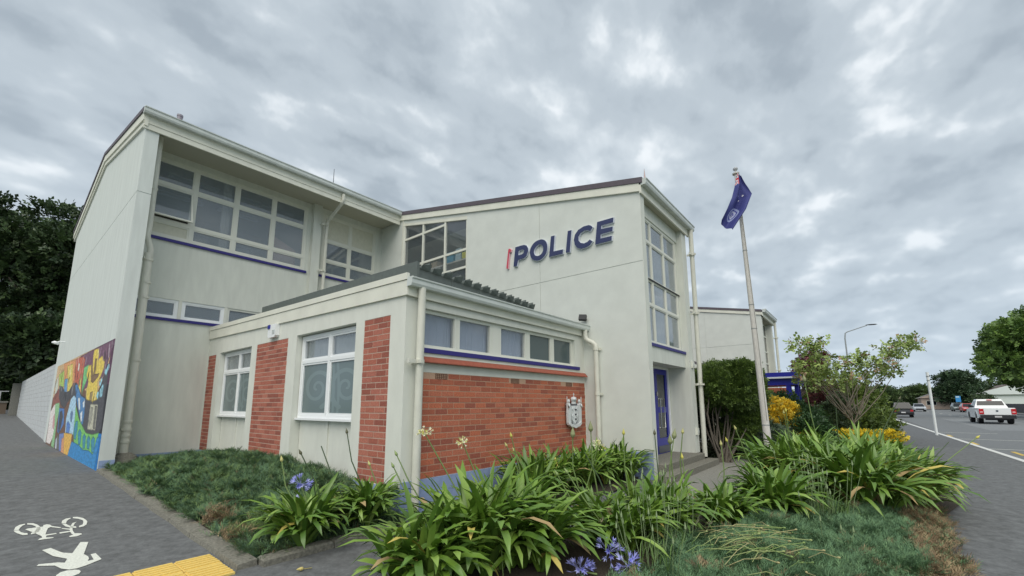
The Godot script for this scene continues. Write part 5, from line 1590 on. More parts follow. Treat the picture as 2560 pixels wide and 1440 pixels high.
	var to_eye := Vector3(-0.776, 0, 0.63)
	var top := Vector3(bx, 7.30, bz - 0.16) + to_eye * 0.2 - left * 0.05
	var grid := []
	var nu := 28; var nv := 14
	for j in nv + 1:
		var line := []
		for i in nu + 1:
			var u := float(i) / nu * 4.0; var v := float(j) / nv * 3.0
			var i0 := mini(int(u), 3); var j0 := mini(int(v), 2)
			var fu := u - i0; var fv := v - j0
			fu = lerpf(fu, fu * fu * (3.0 - 2.0 * fu), 0.25)
			var q := Vector2.ZERO
			for a in 2:
				for e in 2:
					var k: Array = rows[j0 + a][i0 + e]
					q += Vector2(k[0], k[1]) * (fv if a else 1.0 - fv) * (fu if e else 1.0 - fu)
			var depth := sin(v * 2.1 + u * 0.5) * 0.09 * minf(1.0, u * 0.7 + 0.1) + sin(v * 4.3 - u) * 0.03
			line.append(top + left * q.x - Vector3.UP * q.y * 1.06 + to_eye * (depth + 0.08 * u / 4.0))
		grid.append(line)
	var fb := MB.new()
	for j in nv:
		for i in nu:
			var a: Vector3 = grid[j][i]; var e: Vector3 = grid[j][i + 1]; var g: Vector3 = grid[j + 1][i + 1]; var k: Vector3 = grid[j + 1][i]
			var u0 := float(i) / nu; var u1 := float(i + 1) / nu; var v0 := float(j) / nv; var v1 := float(j + 1) / nv
			fb.quad_uv(a, e, g, k, to_eye, Vector2(u0, v0), Vector2(u1, v0), Vector2(u1, v1), Vector2(u0, v1))
	var fl := thing("flag", "dark blue flag with red and white canton drooping from the pole", "flag", top)
	obj("cloth", fb, fm, fl)

# ---------------------------------------------------------------- street furniture and far things
func lamp_post(called: String, label: String, base: Vector3, h: float, reach: Vector3, group := "") -> void:
	var t := thing(called, label, "street lamp", base, group)
	var b := MB.new()
	b.tube([base, base + Vector3(0, h * 0.45, 0), base + Vector3(0, h * 0.46, 0), base + Vector3(0, h * 0.93, 0)], [0.1, 0.09, 0.065, 0.05], 10)
	obj("post", b, M.galv, t)
	var a := MB.new()
	a.tube([base + Vector3(0, h * 0.93, 0), base + Vector3(0, h * 0.985, 0) + reach * 0.03, base + Vector3(0, h, 0) + reach * 0.12, base + Vector3(0, h * 1.06, 0) + reach * 0.8], [0.05, 0.045, 0.04, 0.035], 8)
	obj("arm", a, M.galv, t)
	var hd := MB.new()
	var d := reach.normalized()
	var c := base + Vector3(0, h * 1.065, 0) + reach * 0.95
	hd.lathe([Vector2(0, -0.42), Vector2(0.05, -0.36), Vector2(0.12, -0.1), Vector2(0.11, 0.25), Vector2(0, 0.42)], 10, Transform3D(Basis(d.cross(Vector3.UP).normalized(), d, Vector3.UP * 0.45), c))
	obj("lamp_head", hd, M.grey_dark, t)

func street() -> void:
	lamp_post("street_lamp", "grey street lamp with a long arm behind the spreading dogwood", Vector3(46.0, 0, -0.83), 7.5, Vector3(0.5, 0, 1.95))
	lamp_post("street_lamp", "slim pale lamp post far along the left side of the road", Vector3(105, 0, -1.5), 6.5, Vector3(0.3, 0, 1.6))
	var w := thing("marker_post", "slim white post standing on the kerb line", "post", Vector3(28.6, 0, 2.42))
	var b := MB.new()
	b.tube([Vector3(28.6, 0, 2.42), Vector3(28.6, 2.95, 2.42)], [0.055], 10)
	obj("shaft", b, plain(c8(226, 229, 228), 0.5), w)
	for y in [2.55, 2.75]:
		var k := MB.new()
		k.lathe([Vector2(0.056, -0.02), Vector2(0.066, -0.02), Vector2(0.066, 0.02), Vector2(0.056, 0.02)], 10, Transform3D(Basis(), Vector3(28.6, y, 2.42)))
		obj("band", k, M.galv, w)
	var s := thing("blue_sign", "bright blue and white roadside sign board among the far trees", "sign", Vector3(136, 0, 15.8))
	boxed("board", Vector3(136, 1.65, 15.4), Vector3(136.12, 2.95, 16.2), plain(c8(60, 150, 215), 0.5), s)
	boxed("header", Vector3(135.97, 2.6, 15.45), Vector3(135.999, 2.9, 16.0), plain(c8(190, 220, 235), 0.5), s)
	for z in [15.5, 16.1]: boxed("leg", Vector3(136.02, 0.0, z - 0.03), Vector3(136.1, 1.65, z + 0.03), M.galv, s)
	# houses across the road
	house("house", "low house with a pale gable wall and brown roof across the road", Vector3(150, 0, 25.5), 12.0, 13.0, 3.2, 2.4, c8(222, 228, 228), c8(104, 92, 88))
	house("house", "small far house with a grey hipped roof beside the road", Vector3(150, 0, 14.5), 9.0, 8.0, 2.6, 1.8, c8(178, 160, 146), c8(128, 124, 122))
	house("house", "distant brown-roofed house at the end of the road", Vector3(205, 0, 6.0), 12.0, 9.0, 2.8, 2.0, c8(186, 178, 166), c8(120, 100, 92))
	var fence := thing("timber_fence", "low dark timber fence along the far footpath", "fence", Vector3(110, 0, 17.6))
	for i in 30: boxed("board", Vector3(82 + i * 2.0, 0, 17.5), Vector3(83.96 + i * 2.0, 1.3, 17.56), M.grey_dark, fence)
	# things at the end of the block wall
	var gp := thing("gate_wall", "low brown wall and pale rails beyond the block wall", "wall", Vector3(-0.3, 1.0, -46))
	boxed("base", Vector3(-1.6, 0.8, -46.3), Vector3(1.3, 1.75, -46.0), plain(c8(120, 106, 92), 0.9), gp)
	boxed("cap", Vector3(-1.65, 1.751, -46.35), Vector3(1.35, 1.86, -45.95), M.concrete, gp)
	for x in [-1.3, -0.2, 0.9]: boxed("post", Vector3(x - 0.06, 1.861, -46.2), Vector3(x + 0.06, 2.5, -46.08), M.block, gp)
	boxed("rail", Vector3(-1.6, 2.501, -46.18), Vector3(1.3, 2.56, -46.1), M.block, gp)

func house(called: String, label: String, at_: Vector3, lx: float, lz: float, wh: float, rh: float, wall_c: Color, roof_c: Color) -> void:
	var t := thing(called, label, "house", at_)
	var lo := at_ - Vector3(lx * 0.5, 0, lz * 0.5); var hi := at_ + Vector3(lx * 0.5, wh, lz * 0.5)
	boxed("wall", lo, hi, plain(wall_c, 0.8), t)
	var r := MB.new()
	r.prism(V2([lo.z - 0.5, hi.y + 0.002, hi.z + 0.5, hi.y + 0.002, at_.z + 0.3, hi.y + rh, at_.z - 0.3, hi.y + rh]), "x", lo.x - 0.4, hi.x + 0.4)
	obj("roof", r, plain(roof_c, 0.8), t)
	var g := MB.new()
	g.prism(V2([lo.z - 0.3, hi.y + 0.05, hi.z + 0.3, hi.y + 0.05, at_.z, hi.y + rh - 0.12]), "x", lo.x - 0.4, lo.x - 0.46)
	obj("gable", g, plain(wall_c, 0.8), t)
	for k in [-0.28, 0.22]:
		var zc: float = at_.z + lz * k
		var w := boxed("window", Vector3(lo.x - 0.03, lo.y + 0.9, zc - 0.9), Vector3(lo.x - 0.002, lo.y + 2.0, zc + 0.9), M.frame, t)
		boxed("pane", Vector3(lo.x - 0.045, lo.y + 0.98, zc - 0.82), Vector3(lo.x - 0.031, lo.y + 1.92, zc + 0.82), M.car_glass, w)

# ---------------------------------------------------------------- vehicles
func wheel(parent: Node, c: Vector3, r: float, w: float) -> void:
	var side := signf(c.z) if c.z != 0.0 else 1.0
	var b := MB.new()
	var t := Transform3D(Basis(Vector3.RIGHT, PI / 2), c)
	b.lathe([Vector2(r * 0.62, -w * 0.5), Vector2(r * 0.94, -w * 0.5), Vector2(r, -w * 0.32), Vector2(r, w * 0.32), Vector2(r * 0.94, w * 0.5), Vector2(r * 0.62, w * 0.5)], 20, t)
	var o := put("wheel", b.mesh(), M.tyre, parent)
	var rim := MB.new()
	rim.lathe([Vector2(0, -w * 0.3 * side * -1.0), Vector2(r * 0.2, w * 0.34 * side), Vector2(r * 0.6, w * 0.42 * side), Vector2(r * 0.63, w * 0.46 * side)], 16, t)
	for k in 5:
		var a := TAU * k / 5
		rim.box_t(Vector3(r * 0.12, r * 0.9, 0.02), Transform3D(Basis(Vector3.BACK, a), c + Vector3(-sin(a), cos(a), 0) * r * 0.32 + Vector3(0, 0, w * 0.42 * side)))
	put("rim", rim.mesh(), M.steel, o)

func side_body(outline: Array, half: float, e: float, yaw_in := 0.0) -> MB:
	# side outline (x, y) drawn across the width, edges rounded off
	var p := V2(outline)
	var b := MB.new()
	var c := Vector2.ZERO
	for q in p: c += q
	c /= p.size()
	var ins := PackedVector2Array()
	for q in p: ins.append(q + (c - q).normalized() * e)
	var idx := Geometry2D.triangulate_polygon(ins)
	for s in [-1.0, 1.0]:
		for i in range(0, idx.size(), 3):
			b.tri(Vector3(ins[idx[i]].x, ins[idx[i]].y, half * s), Vector3(ins[idx[i + 1]].x, ins[idx[i + 1]].y, half * s), Vector3(ins[idx[i + 2]].x, ins[idx[i + 2]].y, half * s), Vector3(0, 0, s))
	var cw := Geometry2D.is_polygon_clockwise(p)
	for i in p.size():
		var j := (i + 1) % p.size()
		var ed := p[j] - p[i]
		var n := Vector2(ed.y, -ed.x)
		if cw: n = -n
		var n3 := Vector3(n.x, n.y, 0).normalized()
		var w := half - e
		b.quad(Vector3(p[i].x, p[i].y, -w), Vector3(p[j].x, p[j].y, -w), Vector3(p[j].x, p[j].y, w), Vector3(p[i].x, p[i].y, w), n3)
		for s in [-1.0, 1.0]:
			b.quad(Vector3(p[i].x, p[i].y, w * s), Vector3(p[j].x, p[j].y, w * s), Vector3(ins[j].x, ins[j].y, half * s), Vector3(ins[i].x, ins[i].y, half * s), n3 + Vector3(0, 0, s))
	return b

func cabin(x0: float, x1: float, t0: float, t1: float, y0: float, y1: float, hw0: float, hw1: float) -> MB:
	var b := MB.new()
	b.hexa([Vector3(x0, y0, -hw0), Vector3(x1, y0, -hw0), Vector3(x1, y0, hw0), Vector3(x0, y0, hw0)],
		[Vector3(t0, y1, -hw1), Vector3(t1, y1, -hw1), Vector3(t1, y1, hw1), Vector3(t0, y1, hw1)])
	return b

func ute() -> void:
	# local axes: +x forwards, rear face at x = 0
	var t := thing("utility_truck", "white double-cab utility truck seen from behind on the road", "truck", Vector3(48.0, -0.1, 7.5))
	var arch := func(cx: float, out: Array):
		for k in 7:
			var a := PI * k / 6.0
			out.append(cx - cos(a) * 0.47); out.append(0.42 + sin(a) * 0.5)
	var o := [0.12, 0.5, 0.55, 0.42]
	arch.call(1.12, o)
	o.append_array([1.7, 0.42, 3.75, 0.42])
	arch.call(4.3, o)
	o.append_array([5.1, 0.45, 5.28, 0.6, 5.25, 0.95, 5.05, 1.08, 3.85, 1.18, 2.05, 1.18, 2.0, 1.2, 0.03, 1.2, 0.0, 1.1, 0.02, 0.62])
	put("body", side_body(o, 0.94, 0.06).mesh(), M.car_white, t)
	var cb := put("cab", cabin(1.75, 4.1, 2.15, 3.2, 1.17, 1.86, 0.9, 0.66).mesh(), M.car_white, t)
	var rw := MB.new()
	rw.hexa([Vector3(1.80, 1.24, -0.78), Vector3(1.86, 1.24, -0.78), Vector3(1.86, 1.24, 0.78), Vector3(1.80, 1.24, 0.78)],
		[Vector3(2.045, 1.72, -0.66), Vector3(2.1, 1.72, -0.66), Vector3(2.1, 1.72, 0.66), Vector3(2.045, 1.72, 0.66)])
	put("rear_window", rw.mesh(), M.car_glass, cb)
	for s in [-1.0, 1.0]:
		for q in [[2.2, 2.75, 2.32, 2.78], [2.85, 3.7, 2.88, 3.2]]:
			var w := MB.new()
			w.hexa([Vector3(q[0], 1.24, 0.872 * s), Vector3(q[1], 1.24, 0.872 * s), Vector3(q[1], 1.24, 0.89 * s), Vector3(q[0], 1.24, 0.89 * s)],
				[Vector3(q[2], 1.74, 0.70 * s), Vector3(q[3], 1.74, 0.70 * s), Vector3(q[3], 1.74, 0.715 * s), Vector3(q[2], 1.74, 0.715 * s)])
			put("side_window", w.mesh(), M.car_glass, cb)
		var mi := MB.new()
		mi.box(Vector3(3.45, 1.2, 0.92 * s - 0.1), Vector3(3.6, 1.4, 0.92 * s + 0.12))
		put("mirror", mi.mesh(), M.plastic_black, t)
		var tl := MB.new()
		tl.box(Vector3(-0.03, 0.74, 0.82 * s - 0.11), Vector3(0.12, 1.14, 0.82 * s + 0.135))
		var tlo := put("tail_light", tl.mesh(), M.lamp_red, t)
		var rv := MB.new()
		rv.box(Vector3(-0.034, 0.86, 0.82 * s - 0.07), Vector3(-0.0305, 0.94, 0.82 * s + 0.08))
		put("reverse_lens", rv.mesh(), plain(c8(235, 190, 190), 0.2), tlo)
		wheel(t, Vector3(1.12, 0.42, 0.78 * s), 0.42, 0.27)
		wheel(t, Vector3(4.3, 0.42, 0.78 * s), 0.42, 0.27)
		var fl := MB.new()
		for k in 6:
			var a := PI * k / 6.0; var a2 := PI * (k + 1) / 6.0
			fl.hexa([Vector3(1.12 - cos(a) * 0.49, 0.42 + sin(a) * 0.52, 0.9 * s), Vector3(1.12 - cos(a2) * 0.49, 0.42 + sin(a2) * 0.52, 0.9 * s), Vector3(1.12 - cos(a2) * 0.49, 0.42 + sin(a2) * 0.52, 0.975 * s), Vector3(1.12 - cos(a) * 0.49, 0.42 + sin(a) * 0.52, 0.975 * s)],
				[Vector3(1.12 - cos(a) * 0.56, 0.42 + sin(a) * 0.6, 0.9 * s), Vector3(1.12 - cos(a2) * 0.56, 0.42 + sin(a2) * 0.6, 0.9 * s), Vector3(1.12 - cos(a2) * 0.56, 0.42 + sin(a2) * 0.6, 0.96 * s), Vector3(1.12 - cos(a) * 0.56, 0.42 + sin(a) * 0.6, 0.96 * s)])
		put("wheel_flare", fl.mesh(), M.car_white, t)
	var bu := MB.new()
	bu.box(Vector3(-0.13, 0.42, -0.9), Vector3(0.1, 0.68, 0.9))
	bu.box(Vector3(0.1, 0.3, -0.6), Vector3(0.5, 0.5, 0.6))
	var bo := put("bumper", bu.mesh(), M.plastic_black, t)
	var np := MB.new()
	np.box(Vector3(-0.14, 0.5, -0.18), Vector3(-0.1305, 0.62, 0.18))
	put("number_plate", np.mesh(), plain(c8(190, 190, 190), 0.5), bo)
	var tg := MB.new()
	tg.box(Vector3(-0.025, 0.7, -0.68), Vector3(0.02, 1.17, 0.68))
	var tgo := put("tailgate", tg.mesh(), M.car_white, t)
	var bd := MB.new()
	bd.lathe([Vector2(0.07, 0.0), Vector2(0.07, 0.015), Vector2(0.0, 0.02)], 16, Transform3D(Basis(Vector3.BACK, PI / 2), Vector3(-0.026, 0.98, 0)))
	put("badge", bd.mesh(), plain(c8(110, 116, 124), 0.3, 0.6), tgo)
	var bl := MB.new()
	bl.box(Vector3(2.02, 1.78, -0.14), Vector3(2.1, 1.83, 0.14))
	put("brake_light", bl.mesh(), plain(c8(226, 110, 104), 0.3), cb)

func car(called: String, label: String, at_: Vector3, turn: float, paint: Color, tall := 1.48) -> void:
	# local axes: +x forwards, centre at the middle
	var t := thing(called, label, "car", at_)
	t.rotation.y = turn
	var m := plain(paint, 0.25)
	m.clearcoat_enabled = true
	var o := [-2.1, 0.32, -1.75, 0.28]
	for k in 7:
		var a := PI * k / 6.0
		o.append(-1.32 - cos(a) * 0.37); o.append(0.3 + sin(a) * 0.39)
	o.append_array([-0.9, 0.28, 0.95, 0.28])
	for k in 7:
		var a := PI * k / 6.0
		o.append(1.38 - cos(a) * 0.37); o.append(0.3 + sin(a) * 0.39)
	o.append_array([1.85, 0.28, 2.15, 0.34, 2.2, 0.6, 2.05, 0.76, 1.2, 0.92, -0.4, 0.97, -1.8, 0.95, -2.15, 0.86, -2.18, 0.55])
	put("body", side_body(o, 0.88, 0.07).mesh(), m, t)
	var k2 := tall / 1.48
	var cb := put("cabin", cabin(-1.95, 1.15, -1.45, 0.35, 0.93, 1.46 * k2, 0.84, 0.6).mesh(), m, t)
	for q in [[-1.99, -1.90, -1.56, -1.48], [1.10, 1.19, 0.44, 0.52]]:
		var w := MB.new()
		w.hexa([Vector3(q[0], 0.98, -0.74), Vector3(q[1], 0.98, -0.74), Vector3(q[1], 0.98, 0.74), Vector3(q[0], 0.98, 0.74)],
			[Vector3(q[2], 1.40 * k2, -0.57), Vector3(q[3], 1.40 * k2, -0.57), Vector3(q[3], 1.40 * k2, 0.57), Vector3(q[2], 1.40 * k2, 0.57)])
		put("windscreen", w.mesh(), M.car_glass, cb)
	for s in [-1.0, 1.0]:
		for q in [[-1.6, -0.45, -1.3, -0.45], [-0.36, 0.85, -0.36, 0.3]]:
			var w := MB.new()
			w.hexa([Vector3(q[0], 0.98, 0.8 * s), Vector3(q[1], 0.98, 0.8 * s), Vector3(q[1], 0.98, 0.838 * s), Vector3(q[0], 0.98, 0.838 * s)],
				[Vector3(q[2], 1.38 * k2, 0.61 * s), Vector3(q[3], 1.38 * k2, 0.61 * s), Vector3(q[3], 1.38 * k2, 0.645 * s), Vector3(q[2], 1.38 * k2, 0.645 * s)])
			put("side_window", w.mesh(), M.car_glass, cb)
		wheel(t, Vector3(-1.32, 0.32, 0.74 * s), 0.32, 0.2)
		wheel(t, Vector3(1.38, 0.32, 0.74 * s), 0.32, 0.2)
		var hl := MB.new()
		hl.box(Vector3(2.0, 0.6, 0.62 * s - 0.16), Vector3(2.17, 0.74, 0.62 * s + 0.16))
		put("headlight", hl.mesh(), plain(c8(225, 230, 235), 0.1), t)
		var tl := MB.new()
		tl.box(Vector3(-2.19, 0.66, 0.7 * s - 0.12), Vector3(-2.05, 0.84, 0.7 * s + 0.12))
		put("tail_light", tl.mesh(), M.lamp_red, t)
	var gr := MB.new()
	gr.box(Vector3(2.1, 0.36, -0.55), Vector3(2.215, 0.56, 0.55))
	put("grille", gr.mesh(), M.plastic_black, t)
	var np := MB.new()
	np.box(Vector3(-2.2, 0.5, -0.18), Vector3(-2.17, 0.62, 0.18))
	put("number_plate", np.mesh(), plain(c8(215, 215, 215), 0.5), t)

func vehicles() -> void:
	ute()
	car("parked_car", "black car parked by the kerb, half hidden by the green hedge", Vector3(67, -0.1, 3.1), 0.0, c8(34, 36, 40), 1.66)
	car("car", "silver car driving towards the photographer down the middle of the road", Vector3(112, -0.1, 7.6), PI, c8(172, 178, 184))
	car("parked_car", "dark green car parked across the road beside the red car", Vector3(116, -0.1, 13.3), PI, c8(92, 104, 100), 1.6)
	car("parked_car", "red car parked across the road between the dark car and the truck", Vector3(106, -0.1, 13.3), PI, c8(196, 66, 62))
	car("parked_car", "white car parked across the road beyond the utility truck", Vector3(61.0, -0.1, 12.5), PI, c8(226, 232, 236))
	car("car", "tiny far car at the end of the road", Vector3(190, -0.1, 6.8), PI, c8(150, 150, 155))

# ---------------------------------------------------------------- trees and shrubs
func leaf_mesh(l: float, w: float, fold := 0.25) -> ArrayMesh:
	var b := MB.new()
	b.colored = true
	var s := fold * w
	b.tri(Vector3.ZERO, Vector3(-w * 0.5, s, l * 0.45), Vector3(0, 0, l))
	b.tri(Vector3.ZERO, Vector3(0, 0, l), Vector3(w * 0.5, s, l * 0.45))
	return b.mesh()

func spray_mesh(l: float, w: float, n: int) -> ArrayMesh:
	# a twig of several leaves
	var b := MB.new()
	b.colored = true
	for i in n:
		var t := (i + 0.6) / n
		var a := (1.0 if i % 2 else -1.0) * (1.1 - 0.6 * t)
		var o := Vector3(0, 0.02 * sin(i * 2.0), l * t * 0.8)
		var d := Vector3(sin(a), 0.15 * cos(i * 1.7), cos(a)) * l * 0.42
		var side := d.cross(Vector3.UP).normalized() * w * 0.5
		b.tri(o, o + d * 0.5 + side + Vector3(0, w * 0.15, 0), o + d)
		b.tri(o, o + d, o + d * 0.5 - side + Vector3(0, w * 0.15, 0))
	return b.mesh()

func crown(parent: Node, called: String, mesh: Mesh, blobs: Array, count: int, cols: Array, m: Material, r: RandomNumberGenerator, size := Vector2(0.7, 1.3), hollow := 0.55, up := 0.3) -> MultiMeshInstance3D:
	# leaves through the outer part of overlapping lumps
	var total := 0.0
	for q in blobs: total += pow(q[1].x * q[1].y * q[1].z, 0.667)
	var ts := []; var cs := []
	for q in blobs:
		var k := int(count * pow(q[1].x * q[1].y * q[1].z, 0.667) / total)
		for i in k:
			var d := Vector3(r.randfn(), r.randfn(), r.randfn()).normalized()
			var rad := pow(r.randf(), 0.4) * (1.0 - hollow) + hollow
			rad *= 1.0 + 0.16 * sin(d.x * 7.0 + q[0].x * 3.0) * sin(d.y * 6.0 + q[0].z) + 0.08 * sin(d.z * 15.0 + d.y * 13.0)
			var p: Vector3 = q[0] + d * q[1] * rad
			var f := (d + Vector3(r.randfn(), r.randfn() + up, r.randfn()) * 0.6).normalized()
			var bs := Basis.looking_at(-f, Vector3(r.randfn(), 1.0 + r.randfn() * 0.5, r.randfn()).normalized()) if absf(f.y) < 0.98 else Basis()
			ts.append(Transform3D(bs.scaled(Vector3.ONE * r.randf_range(size.x, size.y)), p))
			var c: Color = cols[r.randi() % cols.size()]
			cs.append(c * r.randf_range(0.8, 1.2))
	var o := scatter(parent, called, mesh, ts, cs, m)
	o.set_meta("kind", "stuff")
	return o

func scatter(parent: Node, called: String, mesh: Mesh, ts: Array, cs: Array, m: Material) -> MultiMeshInstance3D:
	var mm := MultiMesh.new()
	mm.transform_format = MultiMesh.TRANSFORM_3D
	mm.use_colors = true
	mm.mesh = mesh
	mm.instance_count = ts.size()
	for i in ts.size():
		mm.set_instance_transform(i, ts[i])
		mm.set_instance_color(i, cs[i])
	var o := MultiMeshInstance3D.new()
	o.multimesh = mm
	o.material_override = m
	if parent == null:
		o.name = numbered(called)
		add_child(o, true)
	else:
		o.name = called
		parent.add_child(o, true)
		if base_of.has(parent): o.position = -base_of[parent]
	return o

func limb_path(a: Vector3, b: Vector3, bend: float, r: RandomNumberGenerator) -> Array:
	var out := []
	var side := (b - a).cross(Vector3(r.randfn(), r.randfn() * 0.3, r.randfn())).normalized() * a.distance_to(b) * bend
	for i in 6:
		var t := i / 5.0
		out.append(a.lerp(b, t) + side * sin(t * PI) + Vector3(0, sin(t * PI) * a.distance_to(b) * bend * 0.4, 0))
	return out

func wood(parent: Node, base: Vector3, fork: Vector3, ends: Array, r0: float, m: Material, r: RandomNumberGenerator) -> void:
	var t := MB.new()
	var p := limb_path(base - Vector3(0, 0.1, 0), fork, 0.03, r)
	t.tube(p, [r0 * 1.25, r0, r0 * 0.92, r0 * 0.88, r0 * 0.84, r0 * 0.8], 9)
	var o := obj("trunk", t, m, parent)
	for e in ends:
		var b := MB.new()
		var k := r0 * r.randf_range(0.4, 0.62)
		var lp := limb_path(fork.lerp(base, r.randf() * 0.12), e, r.randf_range(0.05, 0.14), r)
		b.tube(lp, [k, k * 0.86, k * 0.7, k * 0.54, k * 0.36, k * 0.18], 6)
		for i in 3:
			var s: Vector3 = lp[2 + i]
			var q: Vector3 = s + (Vector3(r.randfn(), absf(r.randfn()) * 0.7, r.randfn())).normalized() * fork.distance_to(e) * 0.3
			b.tube([s, s.lerp(q, 0.5) + Vector3(0, 0.05, 0), q], [k * 0.3, k * 0.2, k * 0.08], 5)
		obj("limb", b, m, o)

func lin(r: int, g: int, b: int) -> Color:
	return c8(r, g, b).srgb_to_linear()

func tree(called: String, label: String, base: Vector3, fork: Vector3, blobs: Array, count: int, leaf: Mesh, cols: Array, r0: float, bark: Material, sd: int, group := "", hollow := 0.5) -> void:
	var r := RandomNumberGenerator.new()
	r.seed = sd
	var t := thing(called, label, "tree", base, group)
	var ends := []
	for q in blobs: ends.append(q[0])
	wood(t, base, fork, ends, r0, bark, r)
	crown(t, "crown", leaf, blobs, count, cols, M.leaf_tint, r, Vector2(0.7, 1.35), hollow)

func lumps(c: Vector3, rad: Vector3, n: int, k: float, sd: int) -> Array:
	# n lumps spread through an ellipsoid
	var r := RandomNumberGenerator.new()
	r.seed = sd
	var out := []
	for i in n:
		var d := Vector3(r.randfn(), r.randfn(), r.randfn()).normalized() * pow(r.randf(), 0.45)
		var s := k * r.randf_range(0.75, 1.25)
		out.append([c + d * rad * 0.8, Vector3(s, s * 0.78, s)])
	return out

func trees() -> void:
	var dark := [lin(62, 82, 48), lin(54, 72, 44), lin(74, 94, 54), lin(46, 62, 40)]
	var leaf_big := spray_mesh(0.62, 0.2, 5)
	tree("dark_tree", "tall dark broadleaf tree rising behind the block wall and gable", Vector3(4.6, 1.0, -47), Vector3(4.2, 6.5, -47), lumps(Vector3(4.6, 11.2, -47), Vector3(5.6, 6.6, 5.0), 26, 1.9, 101), 15000, leaf_big, dark, 0.42, M.wood_bark, 1)
	tree("dark_tree", "dark tree with thin open branches over the side footpath", Vector3(-1.6, 1.1, -50), Vector3(-0.6, 7.5, -50), lumps(Vector3(-2.0, 12.0, -50), Vector3(5.0, 6.4, 4.6), 16, 1.8, 102), 6500, leaf_big, dark, 0.34, M.wood_bark, 2)
	tree("dark_tree", "low dark bushy tree under the tall trees by the block wall", Vector3(3.2, 0.9, -42), Vector3(3.2, 2.2, -42), lumps(Vector3(3.6, 5.2, -42), Vector3(3.4, 2.6, 3), 14, 1.5, 103), 7500, leaf_big, dark, 0.25, M.wood_bark, 3)
	tree("dark_tree", "dark rounded tree closing the far end of the side street", Vector3(-1.0, 1.2, -66), Vector3(-1, 3.2, -66), lumps(Vector3(-0.5, 6.5, -66), Vector3(6, 4.5, 4), 14, 2.2, 104), 6500, leaf_big, dark, 0.3, M.wood_bark, 4)
	var green := [lin(104, 132, 60), lin(88, 116, 54), lin(118, 146, 70), lin(76, 102, 50)]
	tree("street_tree", "large full green tree across the road above the utility truck", Vector3(69, 0, 17.0), Vector3(69, 3.0, 16.8), lumps(Vector3(69, 6.4, 15.6), Vector3(6.2, 4.9, 6.6), 34, 1.7, 105), 14000, spray_mesh(0.6, 0.22, 5), green, 0.35, M.wood_bark, 5)
	var mid := [lin(74, 96, 52), lin(62, 82, 48), lin(86, 106, 58)]
	var far_leaf := spray_mesh(0.9, 0.34, 4)
	tree("street_tree", "feathery dark green tree across the road beside the blue sign", Vector3(146, 0, 18.6), Vector3(146, 2.2, 18.6), lumps(Vector3(146, 5.2, 18.2), Vector3(4.6, 4.0, 5.4), 14, 2.0, 106), 4200, far_leaf, [lin(66, 88, 58), lin(54, 76, 52)], 0.22, M.wood_bark, 6)
	tree("street_tree", "broad dark tree behind the pale gabled house", Vector3(178, 0, 34), Vector3(178, 2.0, 34), lumps(Vector3(178, 5.0, 33), Vector3(6, 4.4, 12), 14, 2.0, 107), 3200, far_leaf, mid, 0.3, M.wood_bark, 7)
	tree("street_tree", "reddish dark bushy tree far along the left footpath", Vector3(118, 0, -2.5), Vector3(118, 1.6, -2.5), lumps(Vector3(118, 3.0, -2.2), Vector3(5, 2.0, 3.4), 12, 1.4, 108), 3200, far_leaf, [lin(70, 58, 56), lin(72, 78, 54), lin(62, 72, 52)], 0.2, M.wood_bark, 8)
	tree("street_tree", "round green tree at the bend in the far road", Vector3(165, 0, 4.2), Vector3(165, 1.6, 4.2), lumps(Vector3(165, 3.6, 4.4), Vector3(6, 2.6, 5), 12, 1.7, 109), 3000, far_leaf, mid, 0.22, M.wood_bark, 9)
	tree("street_tree", "dark round tree beyond the far silver car", Vector3(185, 0, 12), Vector3(185, 1.6, 12), lumps(Vector3(185, 4.2, 12.5), Vector3(6, 3.2, 7), 12, 2.0, 110), 3000, far_leaf, mid, 0.22, M.wood_bark, 10)
	# hedges across the road, read as one mass
	var r := RandomNumberGenerator.new()
	r.seed = 12
	for q in [[Vector3(80, 1.3, 19.5), Vector3(9, 1.6, 1.4), "dense dark hedge across the road behind the parked cars", 3600, Vector3(80, 0, 19.5)], [Vector3(145, 1.2, -4), Vector3(16, 1.6, 1.5), "long green hedge along the far left footpath", 3000, Vector3(145, 0, -4)], [Vector3(150, 1.2, 19.5), Vector3(24, 1.5, 1.5), "long dark hedge across the far end of the road", 3000, Vector3(150, 0, 19.5)], [Vector3(0.5, 2.6, -60), Vector3(7, 2.0, 1.5), "dense hedge under the dark trees at the end of the side street", 5000, Vector3(0.5, 1.0, -60)]]:
		var h := thing("hedge", q[2], "hedge", q[4])
		crown(h, "foliage", far_leaf, lumps(q[0], q[1], 26, 1.1, 120), q[3], [lin(58, 78, 44), lin(48, 66, 40), lin(70, 88, 50)], M.leaf_tint, r, Vector2(0.7, 1.2), 0.6)
	var tl := []
	for i in 60: tl.append([Vector3(330 + r.randf() * 60, 2.5 + r.randf() * 3.0, -90 + i * 4.0), Vector3(6, 4.5, 6)])
	var tm := crown(null, "distant_treeline", spray_mesh(2.4, 0.9, 4), tl, 9000, [lin(74, 96, 52), lin(62, 82, 48), lin(86, 106, 58)], M.leaf_tint, r, Vector2(0.8, 1.2), 0.6)
	tm.set_meta("kind", "stuff")
	tag(tm, "distant belt of trees along the horizon", "treeline")
	# spreading dogwood on the verge
	var dg := thing("dogwood_tree", "small spreading tree with open tiers of green and pinkish leaves", "tree", Vector3(18.1, 0.0, -0.42))
	var ends := []; var blobs := []
	for i in range(0, DOGWOOD.size(), 3):
		var p := Vector3(DOGWOOD[i], DOGWOOD[i + 1], DOGWOOD[i + 2])
		ends.append(p)
		blobs.append([p, Vector3(0.26, 0.10, 0.26)])
	r.seed = 31
	var tb := MB.new()
	var fork := Vector3(18.05, 0.85, -0.38)
